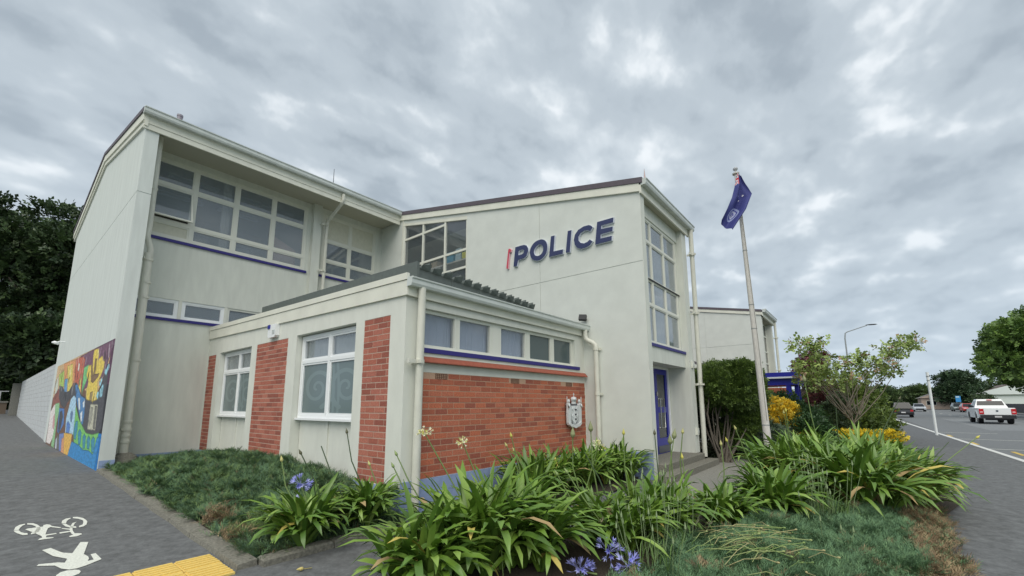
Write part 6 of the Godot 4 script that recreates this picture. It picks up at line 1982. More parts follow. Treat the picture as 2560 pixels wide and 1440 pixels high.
	tb.tube(limb_path(Vector3(18.1, -0.05, -0.42), fork, 0.03, r), [0.06, 0.05, 0.046, 0.043, 0.04, 0.038], 8)
	var to := obj("trunk", tb, M.bark_pale, dg)
	for i in ends.size():
		var b := MB.new()
		var f2: Vector3 = fork.lerp(ends[(i + 7) % ends.size()], 0.15) if i % 3 else fork
		b.tube(limb_path(f2, ends[i], r.randf_range(0.04, 0.12), r), [0.016, 0.014, 0.012, 0.009, 0.006, 0.004], 5)
		obj("limb", b, M.bark_pale, to)
	crown(dg, "crown", spray_mesh(0.21, 0.085, 4), blobs, 950, [lin(140, 160, 84), lin(124, 146, 76), lin(158, 176, 100), lin(132, 152, 80), lin(148, 168, 92), lin(140, 160, 84), lin(124, 146, 76), lin(158, 176, 100), lin(132, 152, 80), lin(166, 138, 108)], M.leaf_tint, r, Vector2(0.7, 1.3), 0.1, 0.0)

func shrub(called: String, label: String, base: Vector3, blobs: Array, count: int, leaf: Mesh, cols: Array, stems: int, sr: float, bark: Material, sd: int, hollow := 0.62) -> void:
	var r := RandomNumberGenerator.new()
	r.seed = sd
	var t := thing(called, label, "shrub", base)
	for i in stems:
		var b := MB.new()
		var q: Vector3 = blobs[i % blobs.size()][0]
		var s := base + Vector3(r.randfn() * 0.09, -0.05, r.randfn() * 0.09)
		var k := sr * r.randf_range(0.6, 1.2)
		b.tube(limb_path(s, q + Vector3(r.randfn(), r.randfn() * 0.5, r.randfn()) * 0.2, r.randf_range(0.05, 0.22), r), [k, k * 0.85, k * 0.7, k * 0.55, k * 0.4, k * 0.2], 6)
		obj("stem", b, bark, t)
	crown(t, "foliage", leaf, blobs, count, cols, M.leaf_tint, r, Vector2(0.7, 1.3), hollow)

func shrubs() -> void:
	var bl := []
	var rv := Vector3(0.63, 0, 0.776); var fv := Vector3(0.776, 0, -0.63)
	for q in [[0, 2.12, 0, 0.5], [-0.42, 2.08, 0, 0.42], [0.4, 2.08, 0, 0.42], [-0.2, 2.24, 0.3, 0.4], [0.2, 2.22, -0.3, 0.42], [0.48, 1.72, -0.1, 0.38], [0.52, 1.35, 0, 0.32], [0.1, 1.8, -0.35, 0.4], [-0.5, 1.8, 0.2, 0.35], [0.4, 1.0, 0.1, 0.3], [0, 1.7, 0.5, 0.5], [-0.3, 1.9, -0.25, 0.36], [0.3, 0.75, 0.5, 0.4]]:
		bl.append([Vector3(12.7, 0, -2.8) + rv * q[0] + fv * q[2] + Vector3(0, q[1], 0), Vector3(q[3], q[3] * 0.9, q[3])])
	shrub("domed_shrub", "clipped domed green shrub on bare twisting stems beside the entrance", Vector3(12.45, 0.05, -3.0), bl, 22000, spray_mesh(0.13, 0.026, 6), [lin(94, 118, 52), lin(82, 104, 46), lin(108, 132, 60), lin(70, 92, 44)], 16, 0.032, M.wood_bark, 40, 0.6)
	shrub("dark_shrub", "dense dark shrub added to darken the gaps behind the domed shrub stems", Vector3(13.6, 0.0, -3.6), [[Vector3(13.5, 0.7, -3.7), Vector3(0.8, 0.75, 0.7)], [Vector3(14.2, 0.9, -3.2), Vector3(0.8, 0.9, 0.7)], [Vector3(13.2, 1.3, -4.2), Vector3(0.8, 0.8, 0.7)]], 5000, spray_mesh(0.14, 0.05, 5), [lin(52, 66, 40), lin(44, 58, 36)], 5, 0.02, M.wood_bark, 49)  # added dark backing, stands in for shade between the stems
	var y := Vector3(16.3, 1.05, -2.4)
	shrub("golden_shrub", "round golden yellow shrub behind the flagpole", Vector3(16.3, 0.0, -2.4), [[y, Vector3(0.6, 0.62, 0.6)], [y + Vector3(0.25, 0.15, 0.3), Vector3(0.42, 0.4, 0.42)], [y + Vector3(-0.2, -0.3, -0.3), Vector3(0.5, 0.5, 0.5)]], 4200, spray_mesh(0.1, 0.05, 5), [lin(236, 202, 52), lin(224, 188, 44), lin(242, 216, 84), lin(176, 158, 54)], 6, 0.02, M.wood_bark, 41)
	var h := Vector3(25.3, 1.15, -1.05)
	shrub("green_hedge", "broad olive green hedge behind the dogwood", Vector3(25.5, 0.0, -0.6), [[h, Vector3(1.9, 1.35, 1.7)], [h + Vector3(0.4, -0.2, 0.8), Vector3(1.2, 1.0, 0.9)], [h + Vector3(-0.8, -0.2, -0.9), Vector3(1.3, 1.1, 1.2)], [h + Vector3(-3.0, -0.5, 0.6), Vector3(1.5, 0.75, 1.3)], [h + Vector3(-5.0, -0.55, 0.5), Vector3(1.3, 0.62, 1.0)]], 9500, spray_mesh(0.2, 0.08, 5), [lin(92, 112, 44), lin(78, 98, 40), lin(106, 124, 52)], 8, 0.05, M.wood_bark, 42)
	# golden ground flowers before the dogwood
	var gf := thing("golden_flower_bed", "low bright yellow flowering mat under the dogwood", "flowers", Vector3(17.6, 0.0, -0.4))
	var r := RandomNumberGenerator.new()
	r.seed = 43
	var bs := []
	for i in 16: bs.append([Vector3(16.4 + i * 0.155, 0.40, -1.6 + i * 0.125 + r.randfn() * 0.12), Vector3(0.42, 0.2, 0.42)])
	crown(gf, "blossom", spray_mesh(0.07, 0.05, 5), bs, 6500, [lin(244, 216, 46), lin(248, 226, 70), lin(236, 204, 40), lin(190, 180, 60)], M.leaf_tint, r, Vector2(0.7, 1.3), 0.75, 0.8)
	crown(gf, "stems", spray_mesh(0.09, 0.03, 5), bs, 2200, [lin(84, 104, 44), lin(70, 92, 40)], M.leaf_tint, r, Vector2(0.7, 1.3), 0.3)
	# dark red maple and hedge round the canopy
	tree("red_tree", "dark purple-red small tree above the blue canopy", Vector3(21.6, 0, -2.2), Vector3(21.5, 1.8, -2.2), lumps(Vector3(21.6, 3.0, -1.9), Vector3(0.95, 0.7, 0.9), 10, 0.36, 130), 1500, spray_mesh(0.16, 0.06, 5), [lin(92, 46, 54), lin(76, 38, 48), lin(110, 58, 60)], 0.06, M.wood_bark, 44, "", 0.3)
	shrub("red_shrub", "dark red leafy shrub beside the blue canopy posts", Vector3(20.6, 0, -1.35), [[Vector3(20.6, 1.0, -1.35), Vector3(0.6, 1.0, 0.5)], [Vector3(20.9, 1.3, -1.0), Vector3(0.5, 0.8, 0.4)]], 2400, spray_mesh(0.12, 0.05, 5), [lin(84, 40, 44), lin(66, 34, 38), lin(96, 54, 50)], 6, 0.02, M.wood_bark, 45)
	shrub("dark_shrub", "glossy dark green shrub between the golden shrub and the dogwood", Vector3(16.2, 0, -1.55), [[Vector3(16.2, 0.55, -1.5), Vector3(0.6, 0.5, 0.6)], [Vector3(17.0, 0.75, -1.7), Vector3(0.6, 0.62, 0.6)], [Vector3(17.6, 1.1, -2.3), Vector3(0.7, 0.7, 0.6)]], 4200, spray_mesh(0.2, 0.045, 5), [lin(52, 82, 44), lin(44, 70, 40), lin(64, 96, 52)], 6, 0.02, M.wood_bark, 46)
	shrub("grey_shrub", "low grey-green shrub at the foot of the flagpole", Vector3(13.6, 0, -2.2), [[Vector3(13.6, 0.4, -2.2), Vector3(0.55, 0.42, 0.5)], [Vector3(14.4, 0.45, -2.2), Vector3(0.6, 0.45, 0.5)], [Vector3(14.0, 0.5, -2.9), Vector3(0.7, 0.5, 0.5)]], 4200, spray_mesh(0.12, 0.04, 5), [lin(78, 96, 74), lin(66, 84, 64), lin(90, 106, 80)], 6, 0.015, M.wood_bark, 47)
	shrub("pale_shrub", "loose leafy green shrub by the canopy", Vector3(19.6, 0, -0.9), [[Vector3(19.6, 0.8, -0.9), Vector3(0.7, 0.7, 0.6)], [Vector3(18.8, 0.6, -1.0), Vector3(0.6, 0.5, 0.5)], [Vector3(19.9, 1.3, -0.8), Vector3(0.35, 0.5, 0.35)]], 3200, spray_mesh(0.14, 0.06, 5), [lin(74, 92, 58), lin(86, 104, 66), lin(62, 78, 50)], 6, 0.015, M.bark_pale, 48)

# ---------------------------------------------------------------- garden beds
func mound(x: float, z: float) -> float:
	# height of the planted mound beside the annex
	var h := gh(z) + 0.03
	var k := clampf((x - 1.86) / 1.8, 0.0, 1.0)
	h += 0.34 * sqrt(k) * smoothstep(-4.7, -6.6, z) * (0.1 + 0.9 * smoothstep(-12.9, -9.8, z))
	h += 0.05 * sin(x * 5.1 + z * 1.7) * sin(z * 3.3) + 0.03 * sin(x * 11.0 - z * 7.0)
	return h

func front_mound(x: float, z: float) -> float:
	return 0.05 + 0.10 * smoothstep(0.75, -0.2, z) * smoothstep(3.2, 5.2, x) + 0.03 * sin(x * 6.0 + z * 2.0) * sin(z * 5.0)

func sprig() -> ArrayMesh:
	# creeping juniper twig: short stem with needles
	var b := MB.new()
	b.colored = true
	for i in 7:
		var t := i / 6.0
		var a := (1.0 if i % 2 else -1.0) * (0.9 - 0.5 * t)
		var o := Vector3(0, 0.01 + 0.016 * t, 0.085 * t)
		var d := Vector3(sin(a), 0.35, cos(a)).normalized() * 0.04
		b.tri(o + Vector3(0, 0, -0.005), o + d, o + Vector3(0, 0.002, 0.007))
	b.tri(Vector3(-0.003, 0, 0), Vector3(0.003, 0, 0), Vector3(0, 0.03, 0.12))
	return b.mesh()

func beds() -> void:
	# left bed between the kerb and the annex: soil, kerb, creeping juniper
	var s := MB.new()
	var nx := 10; var nz := 34
	for i in nx:
		for j in nz:
			var q := []
			for k in [[0, 0], [1, 0], [1, 1], [0, 1]]:
				var x := 1.84 + (XL - 1.84) * float(i + k[0]) / nx
				var z := -4.62 + (-13.3 + 4.62) * float(j + k[1]) / nz
				q.append(Vector3(x, mound(x, z) - 0.035, z))
			s.tri(q[0], q[1], q[2], Vector3.UP); s.tri(q[0], q[2], q[3], Vector3.UP)
	setting("garden_soil", s, M.soil)
	var r := RandomNumberGenerator.new()
	r.seed = 60
	var ts := []; var cs := []
	var f := FastNoiseLite.new()
	f.seed = 61; f.frequency = 0.9
	var cols := [lin(94, 124, 88), lin(78, 106, 78), lin(106, 136, 92), lin(84, 114, 86), lin(116, 142, 86)]
	var browns := [lin(146, 124, 94), lin(122, 104, 80), lin(166, 146, 112)]
	while ts.size() < 46000:
		var x := r.randf_range(1.62, XL - 0.03); var z := r.randf_range(-13.1, -4.62)
		if z < -12.0 and x < 2.35: continue
		var lim := 1.82 + 0.16 * f.get_noise_2d(z * 3.0, 4.0) + 0.1 * f.get_noise_2d(z * 9.0, 9.0)
		if x < lim: continue
		if z > -5.6 and r.randf() < 0.45: continue
		var y := (mound(maxf(x, 1.84), z) if x > 1.84 else gh(z) + 0.09) + r.randf_range(-0.03, 0.045)
		var n := f.get_noise_2d(x * 1.4, z * 1.4)
		var bare := absf(z + 6.1) < 0.22 and x < 2.1 or absf(z + 5.4) < 0.2 and x < 2.05
		if bare and r.randf() < 0.3: continue
		var yaw := f.get_noise_2d(x * 2.0 + 30.0, z * 2.0) * 7.0 + r.randfn() * 0.7
		var b := Basis(Vector3.UP, yaw) * Basis(Vector3.RIGHT, r.randf_range(-0.75, 0.15)) * Basis(Vector3.BACK, r.randfn() * 0.5)
		ts.append(Transform3D(b.scaled(Vector3.ONE * r.randf_range(0.7, 1.35)), Vector3(x, y, z)))
		var c: Color = browns[r.randi() % 3] if (bare and r.randf() < 0.8) or r.randf() < 0.012 else cols[r.randi() % 5]
		if n > 0.28 and x < 2.6: c = c.lerp(lin(100, 122, 62), 0.6)
		cs.append(c * r.randf_range(0.75, 1.2))
	var jn := scatter(null, "ground_cover", sprig(), ts, cs, M.needle_tint)
	jn.set_meta("kind", "stuff")
	tag(jn, "mat of dark blue-green creeping juniper beside the annex wall", "ground cover")
	# concrete edging of the left bed
	var ed := thing("garden_kerb", "weathered concrete kerb edging the juniper bed", "kerb", Vector3(1.74, 0, -8))
	var z2 := -4.6
	var k2 := 0
	while z2 > -12.1:
		var e := MB.new()
		var ln := 0.9 if k2 > 0 else 0.5
		var za := z2; var zb := maxf(z2 - ln + 0.012, -12.18)
		var w := 0.01 * sin(k2 * 2.3)
		e.hexa([Vector3(1.66 + w, gh(za) - 0.05, za), Vector3(1.85 + w, gh(za) - 0.05, za), Vector3(1.85 - w, gh(zb) - 0.05, zb), Vector3(1.66 - w, gh(zb) - 0.05, zb)],
			[Vector3(1.68 + w, gh(za) + 0.045, za), Vector3(1.84 + w, gh(za) + 0.06, za), Vector3(1.84 - w, gh(zb) + 0.06, zb), Vector3(1.68 - w, gh(zb) + 0.045, zb)])
		obj("kerb_stone", e, M.concrete_old, ed)
		z2 -= ln; k2 += 1
	for q in [[1.86, 2.55], [2.56, 3.3]]:
		var e := MB.new()
		e.bevel_box(Vector3(q[0], -0.05, -4.66), Vector3(q[1], 0.085, -4.5), 0.02)
		obj("kerb_stone", e, M.concrete_old, ed)
	# front bed at the corner
	var fs := MB.new()
	var poly := V2([2.0, -3.35, 3.6, -3.05, 4.6, -2.75, 6.2, -2.2, 7.4, -1.6, 9.8, -1.55, 13.2, -1.65, 14.5, -2.9, 15.5, -6.2, 26, -6.2, 26, 0.4, 20, 0.75, 14, 0.9, 9.4, 0.95, 8.0, 0.6, 6.0, 0.5, 4.6, 0.45, 3.4, 0.2, 2.6, -0.8, 2.1, -2.4])
	var idx := Geometry2D.triangulate_polygon(poly)
	for i in range(0, idx.size(), 3):
		fs.tri(Vector3(poly[idx[i]].x, 0.028, poly[idx[i]].y), Vector3(poly[idx[i + 1]].x, 0.028, poly[idx[i + 1]].y), Vector3(poly[idx[i + 2]].x, 0.028, poly[idx[i + 2]].y), Vector3.UP)
	setting("garden_soil", fs, M.soil)
	sheet("garden_soil", [3.95, -4.92, 8.7, -4.92, 8.7, -3.75, 7.9, -3.45, 5.4, -3.62, 4.2, -4.3], 0.03, M.soil)
	ts = []; cs = []
	var cols2 := [lin(98, 130, 92), lin(84, 114, 80), lin(110, 142, 98), lin(90, 124, 90)]
	while ts.size() < 44000:
		var x := r.randf_range(2.7, 8.4); var z := r.randf_range(-2.2, 0.72)
		if z < -1.55 - 0.15 * sin(x * 3.0) - (4.4 - x) * 0.3 and x < 5.4: continue
		if z < -1.2 and x >= 5.4: continue
		if z > 0.5 + 0.12 * (x - 5.0) * 0.3 + 0.06 * sin(x * 7.0): continue
		if x > 7.2 and z < -0.2: continue
		var y := front_mound(x, z) + r.randf_range(-0.02, 0.05)
		var edge := z > 0.2 + 0.05 * sin(x * 5.0)
		if edge and r.randf() < 0.35: continue
		var yaw := f.get_noise_2d(x * 2.0 + 70.0, z * 2.0) * 7.0 + r.randfn() * 0.7
		var b := Basis(Vector3.UP, yaw) * Basis(Vector3.RIGHT, r.randf_range(-0.75, 0.15)) * Basis(Vector3.BACK, r.randfn() * 0.5)
		ts.append(Transform3D(b.scaled(Vector3.ONE * r.randf_range(0.6, 1.1)), Vector3(x, y, z)))
		var dead := (edge and r.randf() < 0.75) or (f.get_noise_2d(x * 2.2, z * 2.2 + 40.0) > 0.42 and r.randf() < 0.6)
		var c: Color = browns[r.randi() % 3] if dead else cols2[r.randi() % 4]
		cs.append(c * r.randf_range(0.78, 1.2))
	var j2 := scatter(null, "ground_cover", sprig(), ts, cs, M.needle_tint)
	j2.set_meta("kind", "stuff")
	tag(j2, "mat of grey-green creeping juniper with browned edge in the corner bed", "ground cover")

# ---------------------------------------------------------------- agapanthus and other flowers
var leaf_shapes := []
var leaf_mats := []

func strap_leaf(l: float, a0: float, a1: float, w: float, bend: float, pw: float) -> ArrayMesh:
	# long channelled leaf: leaves the base at angle a0 from upright, tips over to a1
	var b := MB.new()
	var n := 7
	var pos := Vector3.ZERO
	var rows := []
	for i in n + 1:
		var t := float(i) / n
		var a := a0 + (a1 - a0) * pow(t, pw)
		var d := Vector3(sin(a), cos(a), bend * t).normalized()
		var half := w * 0.5 * minf(1.0, 0.62 + t * 1.6) * (1.0 if t < 0.72 else sqrt(maxf(0.0, 1.0 - pow((t - 0.72) / 0.28, 2.0))) * 0.97 + 0.03)
		var side := d.cross(Vector3(cos(a), -sin(a), 0.0)).normalized()
		var nn := side.cross(d).normalized()
		if nn.y < 0.0: nn = -nn
		var v := half * 0.38
		rows.append([pos - side * half + nn * v, pos, pos + side * half + nn * v, (nn + side * 0.3).normalized(), nn, (nn - side * 0.3).normalized()])
		pos += d * l / n
	for i in n:
		var p: Array = rows[i]; var q: Array = rows[i + 1]
		for k in 2:
			b.tri_s(p[k], p[k + 1], q[k + 1], p[3 + k], p[4 + k], q[4 + k])
			b.tri_s(p[k], q[k + 1], q[k], p[3 + k], q[4 + k], q[3 + k])
	return b.mesh()

func agapanthus(label: String, at_: Vector3, n: int, l: float, spread: float, sd: int, group: String, yellow := 0.018, wmul := 1.0) -> Node3D:
	var r := RandomNumberGenerator.new()
	r.seed = sd
	var t := thing("agapanthus", label, "plant", at_, group)
	var crowns := []
	for i in maxi(3, n / 30):
		var a := i * 2.399 + r.randf() * 0.8
		crowns.append([Vector3(cos(a), 0, sin(a)) * spread * 1.25 * sqrt((i + 0.3) / maxi(3, n / 30)), r.randf_range(0.85, 1.12), a])
	for i in n:
		var cr: Array = crowns[i % crowns.size()]
		var ring := sqrt(r.randf())
		var k := clampi(int(ring * 14.0 + r.randf_range(-3.0, 2.0)), 0, leaf_shapes.size() - 1)
		# outer crowns lean away from the middle of the clump
		var yaw: float = r.randf() * TAU if r.randf() < 0.6 else -cr[2] + r.randfn() * 0.9
		var off: Vector3 = cr[0] + Vector3(cos(yaw), 0, -sin(yaw)) * 0.04 * r.randf()
		var m: Material = leaf_mats[r.randi() % 7] if r.randf() > yellow * 2.0 or k < 8 else leaf_mats[7 + r.randi() % 2]
		var o := put("leaf", leaf_shapes[k], m, t)
		var s: float = l * cr[1] * r.randf_range(0.62, 1.12)
		o.transform = Transform3D((Basis(Vector3.UP, yaw) * Basis(Vector3.BACK, r.randfn() * 0.1) * Basis(Vector3.RIGHT, r.randfn() * 0.2)).scaled_local(Vector3(s, s, 0.85 * wmul * r.randf_range(0.8, 1.15))), off)
	return t

func flowers() -> void:
	for i in 15:
		var f := i / 14.0
		leaf_shapes.append(strap_leaf(1.0, 0.04 + f * 0.4, 0.6 + 1.95 * minf(1.0, f * 1.3) + 0.25 * sin(i * 2.7), 0.058 + 0.010 * sin(i * 1.9), 0.4 * sin(i * 3.1), 1.15 + 0.8 * absf(sin(i * 1.3))))
	for c in [c8(104, 136, 48), c8(92, 124, 46), c8(116, 148, 58), c8(80, 112, 46), c8(134, 162, 76), c8(96, 130, 54), c8(110, 142, 62)]:
		var m := plain(c, 0.38)
		m.backlight_enabled = true
		m.backlight = Color(0.14, 0.2, 0.04)
		leaf_mats.append(m)
	leaf_mats.append(plain(c8(192, 176, 92), 0.6)); leaf_mats.append(plain(c8(164, 142, 98), 0.7))
	var near := "agapanthus clumps in the corner bed"
	var wallg := "agapanthus clumps along the brick wall"
	var street_g := "agapanthus clumps beside the main street footpath"
	agapanthus("agapanthus clump with one blue flower head at the juniper bed corner", Vector3(2.35, 0.05, -4.82), 230, 0.68, 0.17, 201, "")
	agapanthus("agapanthus clump at the foot of the annex corner pillar", Vector3(3.15, 0.08, -4.85), 220, 0.66, 0.17, 202, "")
	agapanthus("big arching agapanthus clump in the corner bed", Vector3(2.5, 0.04, -3.0), 295, 0.74, 0.24, 203, near, 0.018, 1.2)
	agapanthus("big arching agapanthus clump in the corner bed", Vector3(3.0, 0.04, -2.9), 298, 0.92, 0.2, 204, near, 0.018, 1.2)
	agapanthus("big arching agapanthus clump in the corner bed", Vector3(3.4, 0.04, -2.6), 290, 0.8, 0.2, 209, near, 0.018, 1.15)
	agapanthus("big arching agapanthus clump in the corner bed", Vector3(3.65, 0.04, -3.05), 280, 0.8, 0.2, 221, near, 0.015, 1.1)
	agapanthus("agapanthus clump among thin upright weeds in the corner bed", Vector3(4.35, 0.04, -2.15), 270, 0.68, 0.22, 205, "")
	agapanthus("agapanthus clump in the corner bed nearest the entrance steps", Vector3(5.05, 0.04, -1.95), 260, 0.68, 0.2, 206, "")
	agapanthus("small upright agapanthus clump between the path and juniper mat", Vector3(5.85, 0.04, -1.5), 180, 0.6, 0.17, 207, "")
	agapanthus("narrow upright agapanthus clump touching the tall street-side mass", Vector3(6.55, 0.06, -1.05), 200, 0.78, 0.16, 208, "")
	var i := 0
	for p in [Vector3(5.7, 0.04, -4.25), Vector3(6.35, 0.04, -4.3), Vector3(7.0, 0.04, -4.2), Vector3(7.65, 0.04, -4.15), Vector3(8.2, 0.04, -3.95)] :
		agapanthus("dark green agapanthus clump growing along the brick wall", p, 220, 0.8, 0.24, 210 + i, wallg, 0.02)
		i += 1
	for p in [Vector3(7.6, 0.05, 0.05), Vector3(8.3, 0.05, -0.35), Vector3(8.35, 0.05, 0.4), Vector3(9.0, 0.05, 0.1), Vector3(9.2, 0.05, -0.7), Vector3(9.8, 0.05, -0.2), Vector3(9.9, 0.05, 0.3), Vector3(10.6, 0.05, -0.7), Vector3(11.0, 0.05, 0.1), Vector3(8.6, 0.05, -0.95), Vector3(7.95, 0.05, -0.1), Vector3(8.9, 0.05, 0.5), Vector3(9.6, 0.05, 0.3)]:
		agapanthus("tall agapanthus clump in the mass beside the main street footpath", p + Vector3(0, 0, -0.18), 295, 1.0 if p.z < 0.3 else 0.86, 0.22, 230 + i, street_g, 0.06 if p.z > 0.3 or p.x < 8.0 else 0.015, 1.1)
		i += 1
	# flower stalks: each a thing that stands in its clump
	var stalk_m := plain(c8(120, 142, 84), 0.5); var stalk_d := plain(c8(74, 92, 62), 0.5)
	var r := RandomNumberGenerator.new()
	r.seed = 71
	var bud_cols := {"bud": c8(190, 186, 120), "bud_dark": c8(96, 96, 72), "bud_green": c8(140, 160, 100), "bud_yellow": c8(206, 198, 96), "bud_big": c8(142, 148, 106)}
	for q in STALKS:
		var b0 := Vector3(q[0], 0.05, q[1]); var tp := Vector3(q[2], q[3], q[4])
		var kind: String = q[5]
		var words := {"bud": "closed straw-coloured bud", "bud_dark": "closed dark bud", "bud_green": "closed green bud", "bud_yellow": "small yellow-green bud", "bud_big": "large pointed grey-green bud", "cut": "cut-off bare tip", "blue": "violet-blue flower head", "white": "open cream flower head", "white_small": "half-open cream flower head", "seed": "dry star-shaped seed head"}
		var place := "at the juniper bed corner" if q[1] < -4.5 else "against the brick wall" if q[0] < 5.0 and q[1] < -3.1 else "before the entrance wing" if q[1] < -3.3 else "in the corner bed" if q[0] < 4.3 else "beside the entrance path" if q[0] < 7.5 else "above the street-side leaves"
		var t := thing("flower_stalk", "upright stalk with a %s %s" % [words[kind], place], "flower stalk", b0, "stalks with %s %s" % [words[kind], place])
		var th := 0.008 if kind != "seed" else 0.004
		var s := MB.new()
		var lean := Vector3(r.randfn(), 0, r.randfn()) * 0.03
		s.tube([b0, b0.lerp(tp, 0.35) + lean * 0.6, b0.lerp(tp, 0.7) + lean, tp], [th * 1.2, th * 1.05, th * 0.9, th * 0.75], 6)
		var so := obj("stem", s, stalk_d if kind in ["bud_dark", "cut"] else stalk_m, t)
		var ax := (tp - (b0.lerp(tp, 0.7) + lean)).normalized()
		var bs := Basis(ax.cross(Vector3.BACK).normalized(), ax, ax.cross(Vector3.BACK).normalized().cross(ax))
		if kind.begins_with("bud"):
			var k := 1.7 if kind == "bud_big" else 1.0
			var bd := MB.new()
			bd.lathe([Vector2(0.004, 0), Vector2(0.014 * k, 0.012 * k), Vector2(0.017 * k, 0.026 * k), Vector2(0.011 * k, 0.046 * k), Vector2(0.004 * k, 0.064 * k), Vector2(0, 0.08 * k)], 9, Transform3D(bs, tp))
			obj("bud", bd, flat(bud_cols[kind], 0.55), t)
		elif kind in ["blue", "white", "white_small"]:
			var n := 20 if kind == "blue" else 20
			var sz := 0.1 if kind == "blue" else (0.075 if kind == "white" else 0.05)
			var cols := [c8(160, 164, 226), c8(140, 144, 214), c8(184, 188, 236)] if kind == "blue" else [c8(236, 232, 190), c8(222, 220, 150), c8(240, 238, 214)]
			for i2 in n:
				var d := Vector3(r.randfn(), r.randfn() * 0.7 + 0.45, r.randfn()).normalized()
				var e := tp + d * sz * r.randf_range(0.55, 1.0)
				var fl := MB.new()
				fl.tube([tp, tp.lerp(e, 0.6), e], [0.0018, 0.0016, 0.0016], 4, false)
				var side := d.cross(Vector3(0.3, 0.2, 0.9)).normalized()
				var up := d.cross(side)
				var flen := 0.055 if kind == "blue" else 0.034
				for k in 6:
					var a := TAU * k / 6.0
					var o := side * cos(a) + up * sin(a); var o2 := side * cos(a + 1.05) + up * sin(a + 1.05)
					fl.tri(e, e + d * flen * 0.6 + o * flen * 0.26, e + d * flen * 0.6 + o2 * flen * 0.26)
					var mid := (o + o2) * 0.5
					fl.tri(e + d * flen * 0.6 + o * flen * 0.26, e + d * flen + mid * flen * 0.6, e + d * flen * 0.6 + o2 * flen * 0.26)
				obj("floret", fl, flat(cols[i2 % 3], 0.6), t)
		elif kind == "seed":
			var sd := MB.new()
			for k in 8:
				var a := TAU * k / 8.0
				var d := (bs * Vector3(cos(a), 0.35, sin(a))).normalized()
				sd.tube([tp, tp + d * 0.022, tp + d * 0.045 + Vector3(0, 0.008, 0)], [0.004, 0.003, 0.001], 4)
			obj("seed_head", sd, flat(c8(188, 178, 150), 0.8), t)
	# tall thin weeds with pointed buds
	weed("clump of thin grey-green weeds with pointed buds in the corner bed", Vector3(4.55, 0.05, -1.75), 26, 0.62, 0.3, 301)
	weed("clump of thin grey-green weeds beside the tall street-side agapanthus", Vector3(6.55, 0.1, -0.55), 30, 0.62, 0.28, 302)
	weed("low tuft of bright grass in the corner bed", Vector3(5.35, 0.14, -0.3), 3, 0.2, 0.1, 303)
	weed("loose tuft of thin weeds among the blue flower heads", Vector3(3.95, 0.06, -1.6), 16, 0.42, 0.34, 304)

func weed(label: String, at_: Vector3, n: int, h: float, spread: float, sd: int) -> void:
	var r := RandomNumberGenerator.new()
	r.seed = sd
	var t := thing("weed", label, "weed", at_)
	var sm := plain(c8(128, 148, 104), 0.6); var lm := plain(c8(104, 134, 70), 0.55); var bm := plain(c8(142, 160, 118), 0.6)
	for i in n:
		var o := Vector3(r.randfn(), 0, r.randfn()) * spread * 0.55
		var hh := h * r.randf_range(0.55, 1.25)
		var tp := o * 1.35 + Vector3(r.randfn() * 0.04, hh, r.randfn() * 0.04)
		var s := MB.new()
		s.tube([o, o.lerp(tp, 0.5) + Vector3(r.randfn(), 0, r.randfn()) * 0.015, tp], [0.004, 0.0032, 0.0028], 5)
		var so := put("stem", s.mesh(), sm, t)
		var b := MB.new()
		b.lathe([Vector2(0.003, 0), Vector2(0.009, 0.012), Vector2(0.008, 0.03), Vector2(0.003, 0.055), Vector2(0, 0.07)], 7, Transform3D(Basis(), tp))
		put("bud", b.mesh(), bm, so)
	for i in n * 4:
		var a := r.randf() * TAU
		var l := h * r.randf_range(0.35, 0.8)
		var o := Vector3(r.randfn(), 0, r.randfn()) * spread * 0.5
		var b := MB.new()
		var d := Vector3(cos(a), 0, sin(a))
		var w := d.cross(Vector3.UP) * 0.004
		var p0 := o; var p1 := o + d * l * 0.25 + Vector3(0, l * 0.6, 0); var p2 := o + d * l * 0.6 + Vector3(0, l * 0.75, 0)
		b.tri(p0 - w, p0 + w, p1 + w, Vector3.UP); b.tri(p0 - w, p1 + w, p1 - w, Vector3.UP); b.tri(p1 - w, p1 + w, p2, Vector3.UP)
		put("blade", b.mesh(), lm, t)

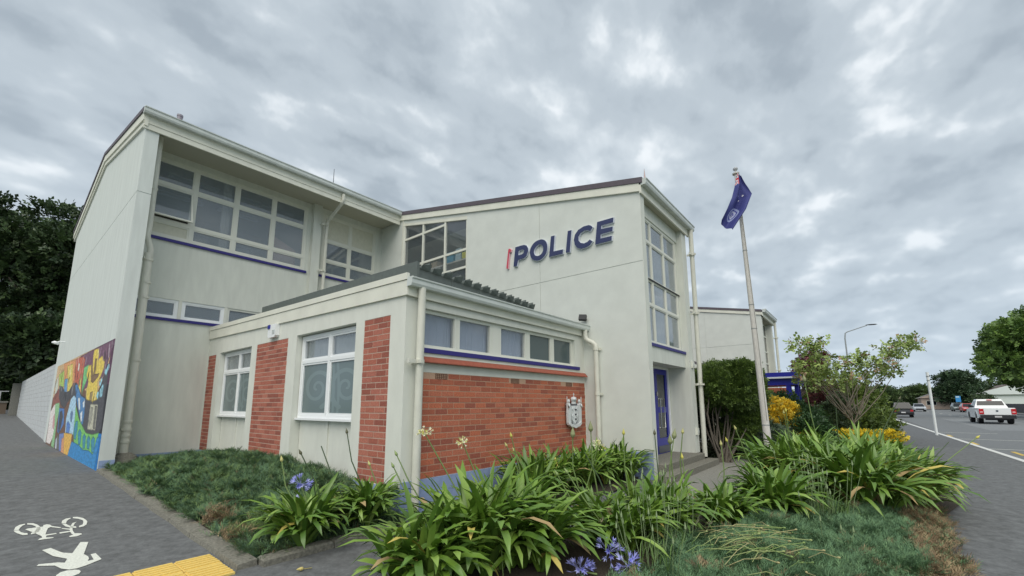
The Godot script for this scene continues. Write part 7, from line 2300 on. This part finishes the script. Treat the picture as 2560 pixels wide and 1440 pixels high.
func small_things() -> void:
	# yellow ridged warning tiles at the path corner
	var t := thing("tactile_paving", "yellow ridged tactile paving at the corner of the garden kerb", "paving", Vector3(1.3, 0, -4.9))
	for i in 3:
		for j in 2:
			var x := 1.64 - (i + 1) * 0.3; var z := -5.2 + j * 0.34
			var tb := MB.new()
			tb.bevel_box(Vector3(x + 0.003, 0.0, z + 0.003), Vector3(x + 0.297, gh(z) + 0.012, z + 0.333), 0.003)
			var o := obj("tile", tb, M.tactile, t)
			for k in 5:
				var rb := MB.new()
				rb.bevel_box(Vector3(x + 0.012, gh(z) + 0.011, z + 0.02 + k * 0.064), Vector3(x + 0.288, gh(z) + 0.026, z + 0.05 + k * 0.064), 0.004)
				obj("ridge", rb, M.tactile, o)
	# mown stalks lying on the juniper
	var p := thing("cut_stalks", "pile of cut straw-coloured flower stalks lying on the juniper mat", "cut stalks", Vector3(4.75, 0.2, -0.95))
	var r := RandomNumberGenerator.new()
	r.seed = 90
	var sm := [plain(c8(160, 172, 112), 0.7), plain(c8(132, 156, 90), 0.7), plain(c8(176, 168, 120), 0.7)]
	for i in 110:
		var c := Vector3(4.75 + r.randfn() * 0.3, 0.16 + r.randf() * 0.1, -0.98 + r.randfn() * 0.22)
		var a := -0.75 + r.randfn() * 0.5
		var d := Vector3(cos(a), r.randfn() * 0.06, -sin(a))
		var l := r.randf_range(0.08, 0.28)
		var b := MB.new()
		b.tube([c - d * l + Vector3(0, -0.02, 0), c + Vector3(r.randfn() * 0.02, 0.02, r.randfn() * 0.02), c + d * l], [0.0022, 0.003, 0.0036], 5)
		b.lathe([Vector2(0.005, 0), Vector2(0.01, 0.012), Vector2(0.007, 0.024), Vector2(0, 0.028)], 6, Transform3D(Basis(d.cross(Vector3.UP).normalized(), d, d.cross(Vector3.UP).normalized().cross(d)), c + d * l))
		obj("stalk", b, sm[i % 3], p)
	var fb := thing("fallen_bud", "small fallen flower bud lying on the dark path", "bud", Vector3(2.05, 0.01, -4.15))
	var b2 := MB.new()
	b2.lathe([Vector2(0.004, 0), Vector2(0.016, 0.015), Vector2(0.017, 0.03), Vector2(0.006, 0.06), Vector2(0, 0.07)], 8, Transform3D(Basis(Vector3.BACK, 1.45), Vector3(2.07, 0.024, -4.15)))
	obj("bud", b2, plain(c8(206, 190, 120), 0.6), fb)
	var s2 := MB.new()
	s2.tube([Vector3(2.07, 0.02, -4.15), Vector3(2.14, 0.012, -4.14)], [0.004], 5)
	obj("stem", s2, plain(c8(170, 160, 100), 0.6), fb)
